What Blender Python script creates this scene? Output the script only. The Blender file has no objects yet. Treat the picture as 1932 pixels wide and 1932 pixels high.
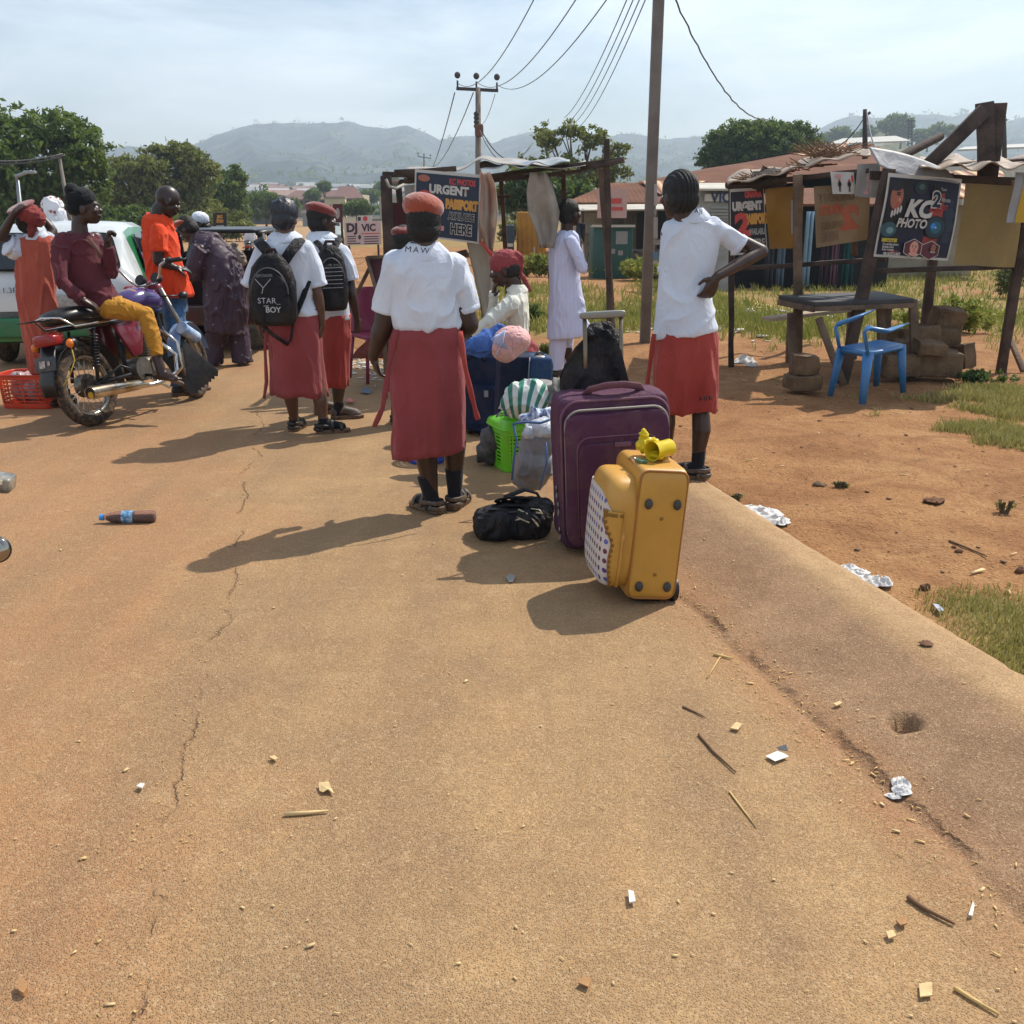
EXPO=0.25; HAZE=.00055
import bpy, bmesh, math, random
import numpy as np
from mathutils import Vector, Matrix, noise
R=math.radians
V=Vector
rnd=random.Random(7)
sc=bpy.context.scene
COL=sc.collection
# ---------------------------------------------------------------- camera model (photo measured on a 1932 px frame)
PX=1932.0; FOC=1937.0; CH=1.55; PITCH=R(16.5)
def ray(px,py):
    a=px-PX/2; u=-(py-PX/2)
    return V((a, u*math.sin(PITCH)+FOC*math.cos(PITCH), u*math.cos(PITCH)-FOC*math.sin(PITCH)))
def gp(px,py,z=0.0):
    d=ray(px,py); t=(z-CH)/d.z
    return V((d.x*t,d.y*t,z))
def at(px,py,Y):
    d=ray(px,py); t=Y/d.y
    return V((d.x*t,Y,CH+d.z*t))
def ppm(Y,z=0.8):   # pixels per metre at depth Y
    return FOC/(Y*math.cos(PITCH)+(CH-z)*math.sin(PITCH))
def sm(t):
    t=max(0.0,min(1.0,t)); return t*t*(3-2*t)
# ---------------------------------------------------------------- materials
def lin(h):
    h=h.lstrip('#'); o=[]
    for i in (0,2,4):
        c=int(h[i:i+2],16)/255
        o.append(c/12.92 if c<=.04045 else ((c+.055)/1.055)**2.4)
    return tuple(o)
class NT:
    def __init__(s,name):
        s.m=bpy.data.materials.new(name); s.m.use_nodes=True
        s.t=s.m.node_tree; s.t.nodes.clear()
        s.out=s.t.nodes.new('ShaderNodeOutputMaterial')
    def n(s,k,**kw):
        nd=s.t.nodes.new(k)
        for a,b in kw.items():
            if a.startswith('i_'):
                nm=a[2:]
                key=int(nm) if nm.isdigit() else nm.replace('_',' ')
                nd.inputs[key].default_value=b
            else: setattr(nd,a,b)
        return nd
    def l(s,a,b): s.t.links.new(a,b)
    def noise(s,vec,scale,detail=4,rough=.55,dist=0):
        nd=s.n('ShaderNodeTexNoise'); nd.inputs['Scale'].default_value=scale
        nd.inputs['Detail'].default_value=detail; nd.inputs['Roughness'].default_value=rough
        nd.inputs['Distortion'].default_value=dist
        s.l(vec,nd.inputs['Vector']); return nd.outputs['Fac']
    def ramp(s,fac,stops):
        nd=s.n('ShaderNodeValToRGB'); e=nd.color_ramp.elements
        while len(e)<len(stops): e.new(.5)
        for i,(p,c) in enumerate(stops):
            e[i].position=p; e[i].color=(c[0],c[1],c[2],1) if hasattr(c,'__len__') else (c,c,c,1)
        s.l(fac,nd.inputs['Fac']); return nd.outputs['Color']
    def mix(s,f,a,b,mode='MIX'):
        nd=s.n('ShaderNodeMix',data_type='RGBA',blend_type=mode)
        for v,i in ((f,0),(a,6),(b,7)):
            if hasattr(v,'is_linked'): s.l(v,nd.inputs[i])
            else: nd.inputs[i].default_value=v if i==0 else (*v[:3],1)
        return nd.outputs[2]
    def math(s,op,a,b=0.0,c=0.0):
        nd=s.n('ShaderNodeMath',operation=op)
        for i,v in enumerate((a,b,c)):
            if hasattr(v,'is_linked'): s.l(v,nd.inputs[i])
            else: nd.inputs[i].default_value=v
        return nd.outputs[0]
    def coord(s,k='Object'):
        return s.n('ShaderNodeTexCoord').outputs[k]
    def bsdf(s,col,rough=.6,metal=0,spec=.5,bump=None,bstr=.3,bdist=.01,**kw):
        b=s.n('ShaderNodeBsdfPrincipled')
        if hasattr(col,'is_linked'): s.l(col,b.inputs['Base Color'])
        else: b.inputs['Base Color'].default_value=(*col[:3],1)
        if hasattr(rough,'is_linked'): s.l(rough,b.inputs['Roughness'])
        else: b.inputs['Roughness'].default_value=rough
        b.inputs['Metallic'].default_value=metal; b.inputs['Specular IOR Level'].default_value=spec
        for k,v in kw.items(): b.inputs[k.replace('_',' ')].default_value=v
        if bump is not None:
            bn=s.n('ShaderNodeBump'); bn.inputs['Strength'].default_value=bstr; bn.inputs['Distance'].default_value=bdist
            s.l(bump,bn.inputs['Height']); s.l(bn.outputs[0],b.inputs['Normal'])
        s.l(b.outputs[0],s.out.inputs['Surface']); return b
_mats={}
def M(name,col,r=.6,m=0,spec=.5,v=.15,vs=5,b=.25,bs=120,bd=.002,c2=None,dirt=None,**kw):
    """plain material with blotchy colour variation, optional second colour, dust and fine bump"""
    if name in _mats: return _mats[name]
    if isinstance(col,str): col=lin(col)
    if isinstance(c2,str): c2=lin(c2)
    t=NT(name); o=t.coord()
    f=t.noise(o,vs,5)
    lo=tuple(c*(1-v) for c in col); hi=c2 if c2 else tuple(min(1,c*(1+v)) for c in col)
    c=t.ramp(f,[(.35,lo),(.65,hi)])
    if dirt:
        dc,amt=dirt; dc=lin(dc) if isinstance(dc,str) else dc
        g=t.noise(o,vs*2.3,6,.7)
        c=t.mix(t.math('MULTIPLY',t.ramp(g,[(.45,0.),(.7,1.)]),amt),c,dc)
    t.bsdf(c,r,m,spec,bump=t.noise(o,bs,3) if b else None,bstr=b,bdist=bd,**kw)
    _mats[name]=t.m; return t.m
# ---------------------------------------------------------------- mesh builder
def frame(d,side=None):
    d=V(d).normalized()
    s=V(side) if side is not None else (V((1,0,0)) if abs(d.x)<.8 else V((0,1,0)))
    s=(s-d*s.dot(d)); s.normalize()
    return s,d.cross(s).normalized(),d
class MB:
    def __init__(s): s.v=[]; s.f=[]; s.mi=[]; s.cur=0; s.T=None
    def add(s,vs,fs,mi=None):
        o=len(s.v); T=s.T
        s.v+= [tuple(T@V(p)) if T else tuple(p) for p in vs]
        s.f+= [tuple(i+o for i in f) for f in fs]
        s.mi+=[s.cur if mi is None else mi]*len(fs)
        return s
    def box(s,c,sz,rot=None,mi=None):
        c=V(c); h=V(sz)/2
        M3=rot.to_3x3() if rot else Matrix.Identity(3)
        vs=[c+M3@V((x*h.x,y*h.y,z*h.z)) for x in(-1,1) for y in(-1,1) for z in(-1,1)]
        return s.add(vs,[(0,1,3,2),(4,6,7,5),(0,4,5,1),(2,3,7,6),(0,2,6,4),(1,5,7,3)],mi)
    def beam(s,a,b,w,h=None,side=None,mi=None,jit=0):
        """squared timber from a to b"""
        a=V(a); b=V(b); h=h or w; sx,sy,d=frame(b-a,side)
        n=max(1,int((b-a).length/.25)) if jit else 1
        rings=[]
        for i in range(n+1):
            p=a.lerp(b,i/n)
            if jit: p=p+sx*rnd.uniform(-jit,jit)+sy*rnd.uniform(-jit,jit)
            k=1+ (rnd.uniform(-.08,.08) if jit else 0)
            rings.append([p+sx*x*w*k/2+sy*y*h*k/2 for x,y in((-1,-1),(1,-1),(1,1),(-1,1))])
        return s.loft(rings,mi)
    def loft(s,rings,mi=None,cap=True,close=True):
        n=len(rings[0]); vs=[p for r in rings for p in r]; fs=[]
        for i in range(len(rings)-1):
            for j in range(n if close else n-1):
                k=(j+1)%n; fs.append((i*n+j,i*n+k,(i+1)*n+k,(i+1)*n+j))
        if cap and close:
            fs.append(tuple(range(n))[::-1]); fs.append(tuple((len(rings)-1)*n+j for j in range(n)))
        return s.add(vs,fs,mi)
    def tube(s,pts,rad,n=10,side=None,mi=None,cap=True,flat=1.0):
        pts=[V(p) for p in pts]
        if not hasattr(rad,'__len__'): rad=[rad]*len(pts)
        rings=[]; sx=None
        for i,p in enumerate(pts):
            d=(pts[min(i+1,len(pts)-1)]-pts[max(i-1,0)])
            if d.length<1e-9: d=V((0,0,1))
            a,b,_=frame(d,sx if sx is not None else side); sx=a
            r=rad[i]; ra,rb=(r if hasattr(r,'__len__') else (r,r*flat))
            rings.append([p+a*math.cos(2*math.pi*j/n)*ra+b*math.sin(2*math.pi*j/n)*rb for j in range(n)])
        return s.loft(rings,mi,cap)
    def limb(s,pts,rad,n=12,side=None,mi=None):
        """tube with rounded ends, smooth interpolation"""
        pts=[V(p) for p in pts]; P=[];Q=[]
        for i in range(len(pts)-1):
            for k in range(4):
                t=k/4; P.append(pts[i].lerp(pts[i+1],t)); Q.append(rad[i]*(1-t)+rad[i+1]*t)
        P.append(pts[-1]); Q.append(rad[-1])
        d0=(P[1]-P[0]).normalized(); d1=(P[-1]-P[-2]).normalized()
        pre=[(P[0]-d0*Q[0]*math.sin(a),Q[0]*math.cos(a)) for a in (1.5,1.1,.6)]
        post=[(P[-1]+d1*Q[-1]*math.sin(a),Q[-1]*math.cos(a)) for a in (.6,1.1,1.5)]
        return s.tube([p for p,_ in pre]+P+[p for p,_ in post],[q for _,q in pre]+Q+[q for _,q in post],n,side,mi)
    def ell(s,c,r,rot=None,nu=16,nv=10,mi=None,e=1.0):
        c=V(c); r=V(r) if hasattr(r,'__len__') else V((r,r,r)); M3=rot.to_3x3() if rot else Matrix.Identity(3)
        pw=lambda x:math.copysign(abs(x)**e,x)
        vs=[c+M3@V((0,0,-r.z))]
        for i in range(1,nv):
            ph=-math.pi/2+math.pi*i/nv
            for j in range(nu):
                th=2*math.pi*j/nu
                vs.append(c+M3@V((r.x*pw(math.cos(ph))*pw(math.cos(th)),r.y*pw(math.cos(ph))*pw(math.sin(th)),r.z*pw(math.sin(ph)))))
        vs.append(c+M3@V((0,0,r.z))); L=len(vs)-1; fs=[]
        for j in range(nu): fs.append((0,1+(j+1)%nu,1+j)); fs.append((L,L-nu+j,L-nu+(j+1)%nu))
        for i in range(nv-2):
            for j in range(nu):
                a=1+i*nu+j; b=1+i*nu+(j+1)%nu; fs.append((a,b,b+nu,a+nu))
        return s.add(vs,fs,mi)
    def cyl(s,a,b,r,n=16,r2=None,mi=None): return s.tube([a,b],[r,r if r2 is None else r2],n,mi=mi)
    def torus(s,c,axis,R0,r,n=40,k=10,mi=None,flat=1.0,a0=0,a1=2*math.pi):
        c=V(c); sx,sy,d=frame(axis); rings=[]; full=abs(a1-a0-2*math.pi)<1e-6
        m=n if full else n+1
        for i in range(m):
            a=a0+(a1-a0)*i/n; u=sx*math.cos(a)+sy*math.sin(a)
            rings.append([c+u*(R0+r*math.cos(2*math.pi*j/k))+d*r*flat*math.sin(2*math.pi*j/k) for j in range(k)])
        if full: rings.append(rings[0])
        return s.loft(rings,mi,cap=not full)
    def poly(s,pts,th,nrm,mi=None):
        """flat outline given thickness along nrm"""
        nrm=V(nrm).normalized()*th; pts=[V(p) for p in pts]; n=len(pts)
        vs=[p for p in pts]+[p+nrm for p in pts]
        fs=[tuple(range(n))[::-1],tuple(range(n,2*n))]+[(i,(i+1)%n,n+(i+1)%n,n+i) for i in range(n)]
        return s.add(vs,fs,mi)
    def sheet(s,fn,nu,nv,mi=None,th=0.0):
        """grid surface fn(u,v); th gives thickness along its normal"""
        P=[[V(fn(i/nu,j/nv)) for j in range(nv+1)] for i in range(nu+1)]
        vs=[p for r in P for p in r]; w=nv+1
        fs=[(i*w+j,(i+1)*w+j,(i+1)*w+j+1,i*w+j+1) for i in range(nu) for j in range(nv)]
        if th:
            o=len(vs); N=[]
            for i in range(nu+1):
                for j in range(nv+1):
                    a=P[min(i+1,nu)][j]-P[max(i-1,0)][j]; b=P[i][min(j+1,nv)]-P[i][max(j-1,0)]
                    nn=a.cross(b); nn.normalize(); N.append(nn)
            vs=vs+[p-q*th for p,q in zip(vs,N)]
            fs=fs+[tuple(o+k for k in f)[::-1] for f in fs]
            E=[(i*w,(i+1)*w) for i in range(nu)]+[((i+1)*w+nv,i*w+nv) for i in range(nu)]+[(j+1,j) for j in range(nv)]+[(nu*w+j,nu*w+j+1) for j in range(nv)]
            fs+=[(b,a,a+o,b+o) for a,b in E]
        return s.add(vs,fs,mi)
    def mesh(s,name):
        me=bpy.data.meshes.new(name); me.from_pydata(s.v,[],s.f)
        if any(s.mi): me.polygons.foreach_set('material_index',s.mi)
        me.update(); return me
    def build(s,name,mats,parent=None,smooth=False,fuse=0,relax=2,disp=None,bevel=0,sub=0,angle=None,decim=0):
        me=s.mesh(name)
        if not fuse:
            bm=bmesh.new(); bm.from_mesh(me); bmesh.ops.recalc_face_normals(bm,faces=bm.faces); bm.to_mesh(me); bm.free()
        o=bpy.data.objects.new(name,me); COL.objects.link(o)
        mods=[]
        if bevel: md=o.modifiers.new('b','BEVEL'); md.width=bevel; md.segments=2; md.limit_method='ANGLE'; md.angle_limit=R(40); mods.append(1)
        if sub: md=o.modifiers.new('s','SUBSURF'); md.levels=sub; md.render_levels=sub; mods.append(1)
        if fuse:
            md=o.modifiers.new('r','REMESH'); md.mode='VOXEL'; md.voxel_size=fuse; mods.append(1)
            if relax: md=o.modifiers.new('m','SMOOTH'); md.factor=.5; md.iterations=relax
        if mods:
            dg=bpy.context.evaluated_depsgraph_get()
            nm=bpy.data.meshes.new_from_object(o.evaluated_get(dg)); o.modifiers.clear(); o.data=nm; bpy.data.meshes.remove(me); me=nm; me.name=name
        if disp:
            n=len(me.vertices); co=np.empty(n*3); me.vertices.foreach_get('co',co); co=co.reshape(-1,3)
            nr=np.empty(n*3); me.vertices.foreach_get('normal',nr); nr=nr.reshape(-1,3)
            d=np.array([disp(V(c)) for c in co]); co=co+nr*d[:,None]
            me.vertices.foreach_set('co',co.ravel()); me.update()
        for m in (mats if isinstance(mats,(list,tuple)) else [mats]): me.materials.append(m)
        if smooth or fuse:
            me.polygons.foreach_set('use_smooth',[True]*len(me.polygons))
            if angle: me.set_sharp_from_angle(angle=R(angle))
        elif bevel:
            me.polygons.foreach_set('use_smooth',[True]*len(me.polygons)); me.set_sharp_from_angle(angle=R(35))
        if parent: o.parent=parent
        return o
def tag(o,label=None,cat=None,group=None,kind=None):
    for k,x in(('label',label),('category',cat),('group',group),('kind',kind)):
        if x: o[k]=x
    return o
def thing(name,label,cat,loc=(0,0,0),rz=0,group=None,rot=None):
    o=bpy.data.objects.new(name,None); COL.objects.link(o); o.empty_display_size=.1
    o.location=loc; o.rotation_euler=rot if rot else (0,0,rz)
    return tag(o,label,cat,group)
def kids(o): return [c for c in bpy.data.objects if c.parent==o]
def dup(o,loc=None,rz=None,label=None,parent=None,scale=None):
    c=o.copy(); COL.objects.link(c)
    if parent: c.parent=parent
    for ch in kids(o): dup(ch,parent=c)
    if loc is not None: c.location=loc
    if rz is not None: c.rotation_euler=(0,0,rz)
    if scale is not None: c.scale=(scale,)*3 if not hasattr(scale,'__len__') else scale
    if label: c['label']=label
    return c
def rel(o):
    """matrix from world to the local space of a thing"""
    return (Matrix.Translation(o.location)@o.rotation_euler.to_matrix().to_4x4()).inverted()
def text(name,s,mt,parent,mtx,size,th=.002,bold=0.0,sx=1.0,align='CENTER',space=1.0,shear=0):
    cu=bpy.data.curves.new(name,'FONT'); cu.body=s; cu.size=size; cu.extrude=th; cu.offset=bold; cu.shear=shear
    cu.align_x=align; cu.align_y='CENTER'; cu.space_character=space; cu.resolution_u=3
    o=bpy.data.objects.new(name,cu); COL.objects.link(o)
    dg=bpy.context.evaluated_depsgraph_get(); me=bpy.data.meshes.new_from_object(o.evaluated_get(dg))
    bpy.data.objects.remove(o); bpy.data.curves.remove(cu)
    me.transform(mtx@Matrix.Diagonal((sx,1,1,1))); me.materials.clear(); me.materials.append(mt); me.name=name
    o=bpy.data.objects.new(name,me); COL.objects.link(o)
    if parent: o.parent=parent
    return o
def basis(o,x,y):
    """matrix with origin o, x axis along x, y axis along y (approx)"""
    x=V(x).normalized(); z=x.cross(V(y)).normalized(); y=z.cross(x)
    return Matrix(((x.x,y.x,z.x,o[0]),(x.y,y.y,z.y,o[1]),(x.z,y.z,z.z,o[2]),(0,0,0,1)))
def nz(p,s=1.0,seed=0):
    return noise.noise(V((p[0]*s+seed*7.3,p[1]*s-seed*3.1,p[2]*s+seed*1.7)))
def folds(amp=.006,k=(9,9,3),seed=0,fine=.3):
    """sharp-crested cloth folds"""
    def f(c):
        q=V((c.x*k[0]+seed*5.1,c.y*k[1]-seed*2.7,c.z*k[2]+seed))
        w=V((noise.noise(q*.7),noise.noise(q*.9+V((5,5,5))),noise.noise(q*.8+V((9,1,3)))))*1.4
        a=1-min(1,abs(noise.noise(q+w))*3.2); b=1-min(1,abs(noise.noise((q+w*.6)*2.1+V((3,7,1))))*3)
        return amp*(1.5*a*a-.5+b*b*fine*1.6+noise.noise(q*.5)*.8)
    return f
# ================================================================ camera, light, air
cam=bpy.data.cameras.new('camera'); cam.sensor_width=36; cam.lens=36*FOC/PX; cam.clip_end=9000; cam.clip_start=.05
co=bpy.data.objects.new('camera',cam); COL.objects.link(co); co.location=(0,0,CH); co.rotation_euler=(R(90)-PITCH,0,0)
sc.camera=co
SUN_AZ=R(48); SUN_EL=R(51.5)
sd=V((math.sin(SUN_AZ)*math.cos(SUN_EL),math.cos(SUN_AZ)*math.cos(SUN_EL),math.sin(SUN_EL)))
sun=bpy.data.lights.new('sun','SUN'); sun.energy=5.0; sun.angle=R(.55); sun.color=(1,.93,.82)
so=bpy.data.objects.new('sun',sun); COL.objects.link(so); so.rotation_euler=(-sd).to_track_quat('-Z','Y').to_euler()
w=bpy.data.worlds.new('World'); sc.world=w; w.use_nodes=True; wt=w.node_tree; wt.nodes.clear()
wo=wt.nodes.new('ShaderNodeOutputWorld'); bg=wt.nodes.new('ShaderNodeBackground'); sky=wt.nodes.new('ShaderNodeTexSky')
sky.sky_type='NISHITA'; sky.sun_disc=False; sky.sun_elevation=SUN_EL; sky.sun_rotation=SUN_AZ
sky.air_density=1.15; sky.dust_density=1.0; sky.ozone_density=2.2; sky.altitude=300
bg.inputs['Strength'].default_value=.112
# thin high cloud
tc=wt.nodes.new('ShaderNodeTexCoord'); mp=wt.nodes.new('ShaderNodeMapping'); mp.inputs['Scale'].default_value=(1.3,1.3,4.2); mp.inputs['Location'].default_value=(.35,.1,.25)
n1=wt.nodes.new('ShaderNodeTexNoise'); n1.inputs['Scale'].default_value=2.3; n1.inputs['Detail'].default_value=9; n1.inputs['Roughness'].default_value=.6; n1.inputs['Distortion'].default_value=.35
rp=wt.nodes.new('ShaderNodeValToRGB'); rp.color_ramp.elements[0].position=.38; rp.color_ramp.elements[1].position=.70
mx=wt.nodes.new('ShaderNodeMix'); mx.data_type='RGBA'
mx.inputs[7].default_value=(15.5,15.8,16.2,1)
mu=wt.nodes.new('ShaderNodeMath'); mu.operation='MULTIPLY'; mu.inputs[1].default_value=.5
for a,b in((tc.outputs['Generated'],mp.inputs[0]),(mp.outputs[0],n1.inputs['Vector']),(n1.outputs['Fac'],rp.inputs[0]),(rp.outputs[0],mu.inputs[0]),(mu.outputs[0],mx.inputs[0]),(sky.outputs[0],mx.inputs[6]),(mx.outputs[2],bg.inputs['Color']),(bg.outputs[0],wo.inputs['Surface'])): wt.links.new(a,b)
sc.view_settings.view_transform='Standard'; sc.view_settings.look='None'; sc.view_settings.exposure=EXPO
cy=sc.cycles; cy.max_bounces=6; cy.diffuse_bounces=3; cy.glossy_bounces=3; cy.transmission_bounces=4; cy.transparent_max_bounces=8; cy.volume_bounces=0
cy.use_denoising=True; cy.caustics_reflective=False; cy.caustics_refractive=False; cy.sample_clamp_indirect=6
# ================================================================ terrain
EDGE=[(-2,2.6),(1.3,2.06),(2.04,1.95),(3.1,1.70),(4.5,1.35),(6.1,1.0),(8,.3),(9.4,-.9),(14,-2.6),(35,-6.2),(60,-10.8),(120,-22),(400,-78),(4000,-800)]
def xe(y):
    for (a,b),(c,d) in zip(EDGE,EDGE[1:]):
        if y<=c: return b+(d-b)*(y-a)/(c-a)
    return EDGE[-1][1]
def xl(y): return -8.6-.19*max(0,y-5)
def base(y): return -.45*sm((y-11)/26)
HILL=[(-700,300),(0,296),(180,290),(250,274),(330,286),(385,268),(440,246),(480,235),(520,232),(640,231),(665,228),(690,236),(735,241),(770,235),(800,247),(830,263),(870,256),(900,256),(930,269),(955,260),(1000,247),(1040,252),(1080,262),(1130,262),(1165,252),(1190,250),(1225,258),(1260,262),(1310,256),(1370,250),(1500,262),(1530,246),(1560,226),(1600,217),(1650,222),(1700,216),(1750,214),(1775,220),(1800,212),(1850,216),(1880,228),(1932,214),(2100,220),(2700,250)]
def hillpy(px):
    for (a,b),(c,d) in zip(HILL,HILL[1:]):
        if a<=px<=c:
            return b+(d-b)*(px-a)/(c-a)
    return 270
def far(x,y):
    """far terrain height: flat town plain rising to the ridge"""
    r=math.hypot(x,y)
    if r<170 or y<=0: return 0
    px=PX/2+x/(y+1e-6)*FOC*1.043
    RR=2000; u=PX/2-hillpy(px)-2.2*noise.noise(V((px*.035,1,2)))-1.4*noise.noise(V((px*.11,4,2)))
    hp=(y/r)*RR*(u*math.cos(PITCH)-FOC*math.sin(PITCH))/(u*math.sin(PITCH)+FOC*math.cos(PITCH))+CH
    t=r/RR
    g=t**2.5 if t<1 else 1-1.2*(t-1)
    az=math.atan2(x,y); gl=(1-abs(noise.noise(V((az*22,r*.0016,1))))*2.2)*.55+noise.noise(V((x*.011,y*.007,4)))*.35+noise.noise(V((x*.03,y*.02,7)))*.12
    env=4*max(0,t)*(1-min(1,t))
    return hp*max(-.2,g)*(1+.42*gl*env)
def apr(y): return 1-sm((y-6.6)/1.6)
HOLE=gp(1712,1335,.085)
def Hroad(x,y):
    d=x-xe(y)-.012*noise.noise(V((1,y*3.3,2)))-.006*noise.noise(V((1,y*14,2))); h=base(y)
    k=apr(y)
    h+=k*.09*sm((d+.80)/.62)
    h-=k*.014*math.exp(-((d+.79+.03*noise.noise(V((0,y*2.5,3))))/.028)**2)
    h-=k*.03*sm((d+.07)/.09)
    h+=.006*noise.noise(V((x*.9,y*.9,0)))+.0022*noise.noise(V((x*5,y*5,2)))
    q=math.hypot(x-HOLE.x,(y-HOLE.y)); h-=.05*(1-sm((q-.035)/.022))
    q=math.hypot(x-1.69,(y-3.15)*1.3); h-=.02*(1-sm((q-.02)/.015))
    return h
def Hground(x,y):
    d=x-xe(y)
    h=base(y)+far(x,y)
    if d<0 and x>xl(y): 
        return h-.12*sm(-d/.25)-.02*sm(-d/.03)
    n=noise.noise(V((x*1.1,y*1.1,5)))*.03+noise.noise(V((x*3.6,y*3.6,8)))*.018+noise.noise(V((x*10,y*10,1)))*.008+noise.noise(V((x*24,y*24,4)))*.004
    return h+.028*apr(y)+(n+.020)*sm(abs(d)/.25)+ (.0 if d>0 else .04)
def GH(x,y):
    return Hroad(x,y) if (xl(y)<x<xe(y)) else Hground(x,y)
def ground_at(px,py):
    z=0
    for _ in range(12):
        p=gp(px,py,z); z=GH(p.x,p.y)
    return V((p.x,p.y,z))
def blob(x,y,cx,cy,rx,ry): return math.exp(-(((x-cx)/rx)**2+((y-cy)/ry)**2))
def grassness(x,y):
    d=x-xe(y)
    if -.02>d and x>xl(y)-.3: return 0
    if x<xl(y): return .5+.5*noise.noise(V((x*.3,y*.3,0)))
    g=.85*blob(d,y,.26,3.35,.2,.7)+.9*blob(x,y,2.1,2.7,.5,.9)+.75*blob(x,y,4.3,8.1,1.0,1.3)+.8*blob(x,y,3.5,6.7,.5,.5)
    g+=.5*blob(x,y,2.7,4.6,.5,.25)+.42*blob(x,y,2.9,3.9,.4,.3)
    g+=(.72+.5*noise.noise(V((x*.45,y*.3,7))))*sm((y-10.2)/2.5)*sm((x-1.9-.02*y)/1.3)*(1-sm((y-45)/30))
    g+=.9*blob(x,y,.5,14.5,1.6,2.2)+1.1*blob(x,y,2.3,16,2.2,2.2)+.9*blob(x,y,-.2,22,3,4)+.7*blob(x,y,.2,9.6,.5,.8)
    if y>55: g+=.75
    return max(0,g+0.5*noise.noise(V((x*2.3,y*2.3,9)))+.3*noise.noise(V((x*6,y*6,3)))-.08)
def gridmesh(name,xs_fn,ys,n,hf,mtl,gr=True,skip=None):
    vs=[];at_=[];fs=[]
    for y in ys:
        a,b=xs_fn(y)
        for i in range(n+1):
            x=a+(b-a)*i/n; vs.append((x,y,hf(x,y))); at_.append(grassness(x,y) if gr else 0)
    w=n+1
    for j in range(len(ys)-1):
        for i in range(n):
            fs.append((j*w+i,j*w+i+1,(j+1)*w+i+1,(j+1)*w+i))
    me=bpy.data.meshes.new(name); me.from_pydata(vs,[],fs)
    if gr:
        a=me.attributes.new('grass','FLOAT','POINT'); a.data.foreach_set('value',at_)
    me.polygons.foreach_set('use_smooth',[True]*len(fs)); me.materials.append(mtl)
    o=bpy.data.objects.new(name,me); COL.objects.link(o); return o
# ---- ground material : laterite dirt, dry grass, far scrub tinted with painted-in haze blue
t=NT('laterite_dirt'); o=t.coord()
att=t.n('ShaderNodeAttribute',attribute_name='grass').outputs['Fac']
n1=t.noise(o,.9,6,.6); n2=t.noise(o,6,6,.7); n3=t.noise(o,60,4,.7)
d1=t.ramp(n1,[(.3,lin('#8c6340')),(.5,lin('#a47a50')),(.7,lin('#b69064'))])
d1=t.mix(t.math('MULTIPLY',n2,.6),d1,lin('#8c5e3e'))
d1=t.mix(t.ramp(n3,[(.52,0.),(.72,.5)]),d1,lin('#d0ab7c'))
d1=t.mix(t.ramp(t.noise(o,2.3,8,.75,.5),[(.45,0.),(.62,.7)]),d1,lin('#7f5738'))
d1=t.mix(t.ramp(t.noise(o,26,4,.7),[(.56,0.),(.66,.6)]),d1,lin('#6b4630'))
g1=t.ramp(t.noise(o,14,5,.7),[(.3,lin('#6a5f36')),(.6,lin('#948452')),(.8,lin('#b09568'))])
fa=t.math('SUBTRACT',att,.35); fa=t.math('MULTIPLY',fa,2.2); fa=t.math('MINIMUM',t.math('MAXIMUM',fa,0.),.85)
c=t.mix(fa,d1,g1)
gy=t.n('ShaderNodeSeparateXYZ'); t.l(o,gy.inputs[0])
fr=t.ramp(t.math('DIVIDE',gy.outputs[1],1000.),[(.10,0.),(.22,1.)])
fc=t.ramp(t.noise(o,.016,9,.72),[(.32,lin('#18242a')),(.47,lin('#2e3c40')),(.6,lin('#59605c')),(.72,lin('#8f8a7c'))])  # scrub tones pushed dark and bluish: distance haze put into the hill colour
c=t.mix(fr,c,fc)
bh=t.math('ADD',t.math('MULTIPLY',n2,.6),t.math('MULTIPLY',n3,.35))
vo=t.n('ShaderNodeTexVoronoi',feature='F1'); vo.inputs['Scale'].default_value=38; t.l(o,vo.inputs['Vector'])
bh=t.math('ADD',bh,t.math('MULTIPLY',t.ramp(vo.outputs['Distance'],[(0.,1.),(.35,0.)]),.25))
t.bsdf(c,.95,0,.15,bump=bh,bstr=1,bdist=.04)
MG=t.m
# ---- road material : worn asphalt under red-brown dust
t=NT('dusty_asphalt'); o=t.coord()
sp=t.n('ShaderNodeSeparateXYZ'); t.l(o,sp.inputs[0]); X,Y=sp.outputs[0],sp.outputs[1]
lowf=t.noise(o,.55,5,.6); mid=t.noise(o,2.6,6,.65); hi=t.noise(o,22,5,.7); fin=t.noise(o,170,3,.7)
vo=t.n('ShaderNodeTexVoronoi',feature='F1'); vo.inputs['Scale'].default_value=210; vo.inputs['Randomness'].default_value=1; t.l(o,vo.inputs['Vector'])
vo2=t.n('ShaderNodeTexVoronoi',feature='F1'); vo2.inputs['Scale'].default_value=42; t.l(o,vo2.inputs['Vector'])
tan=t.ramp(mid,[(.25,lin('#8f7354')),(.5,lin('#a1815b')),(.75,lin('#b29268'))])
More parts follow.
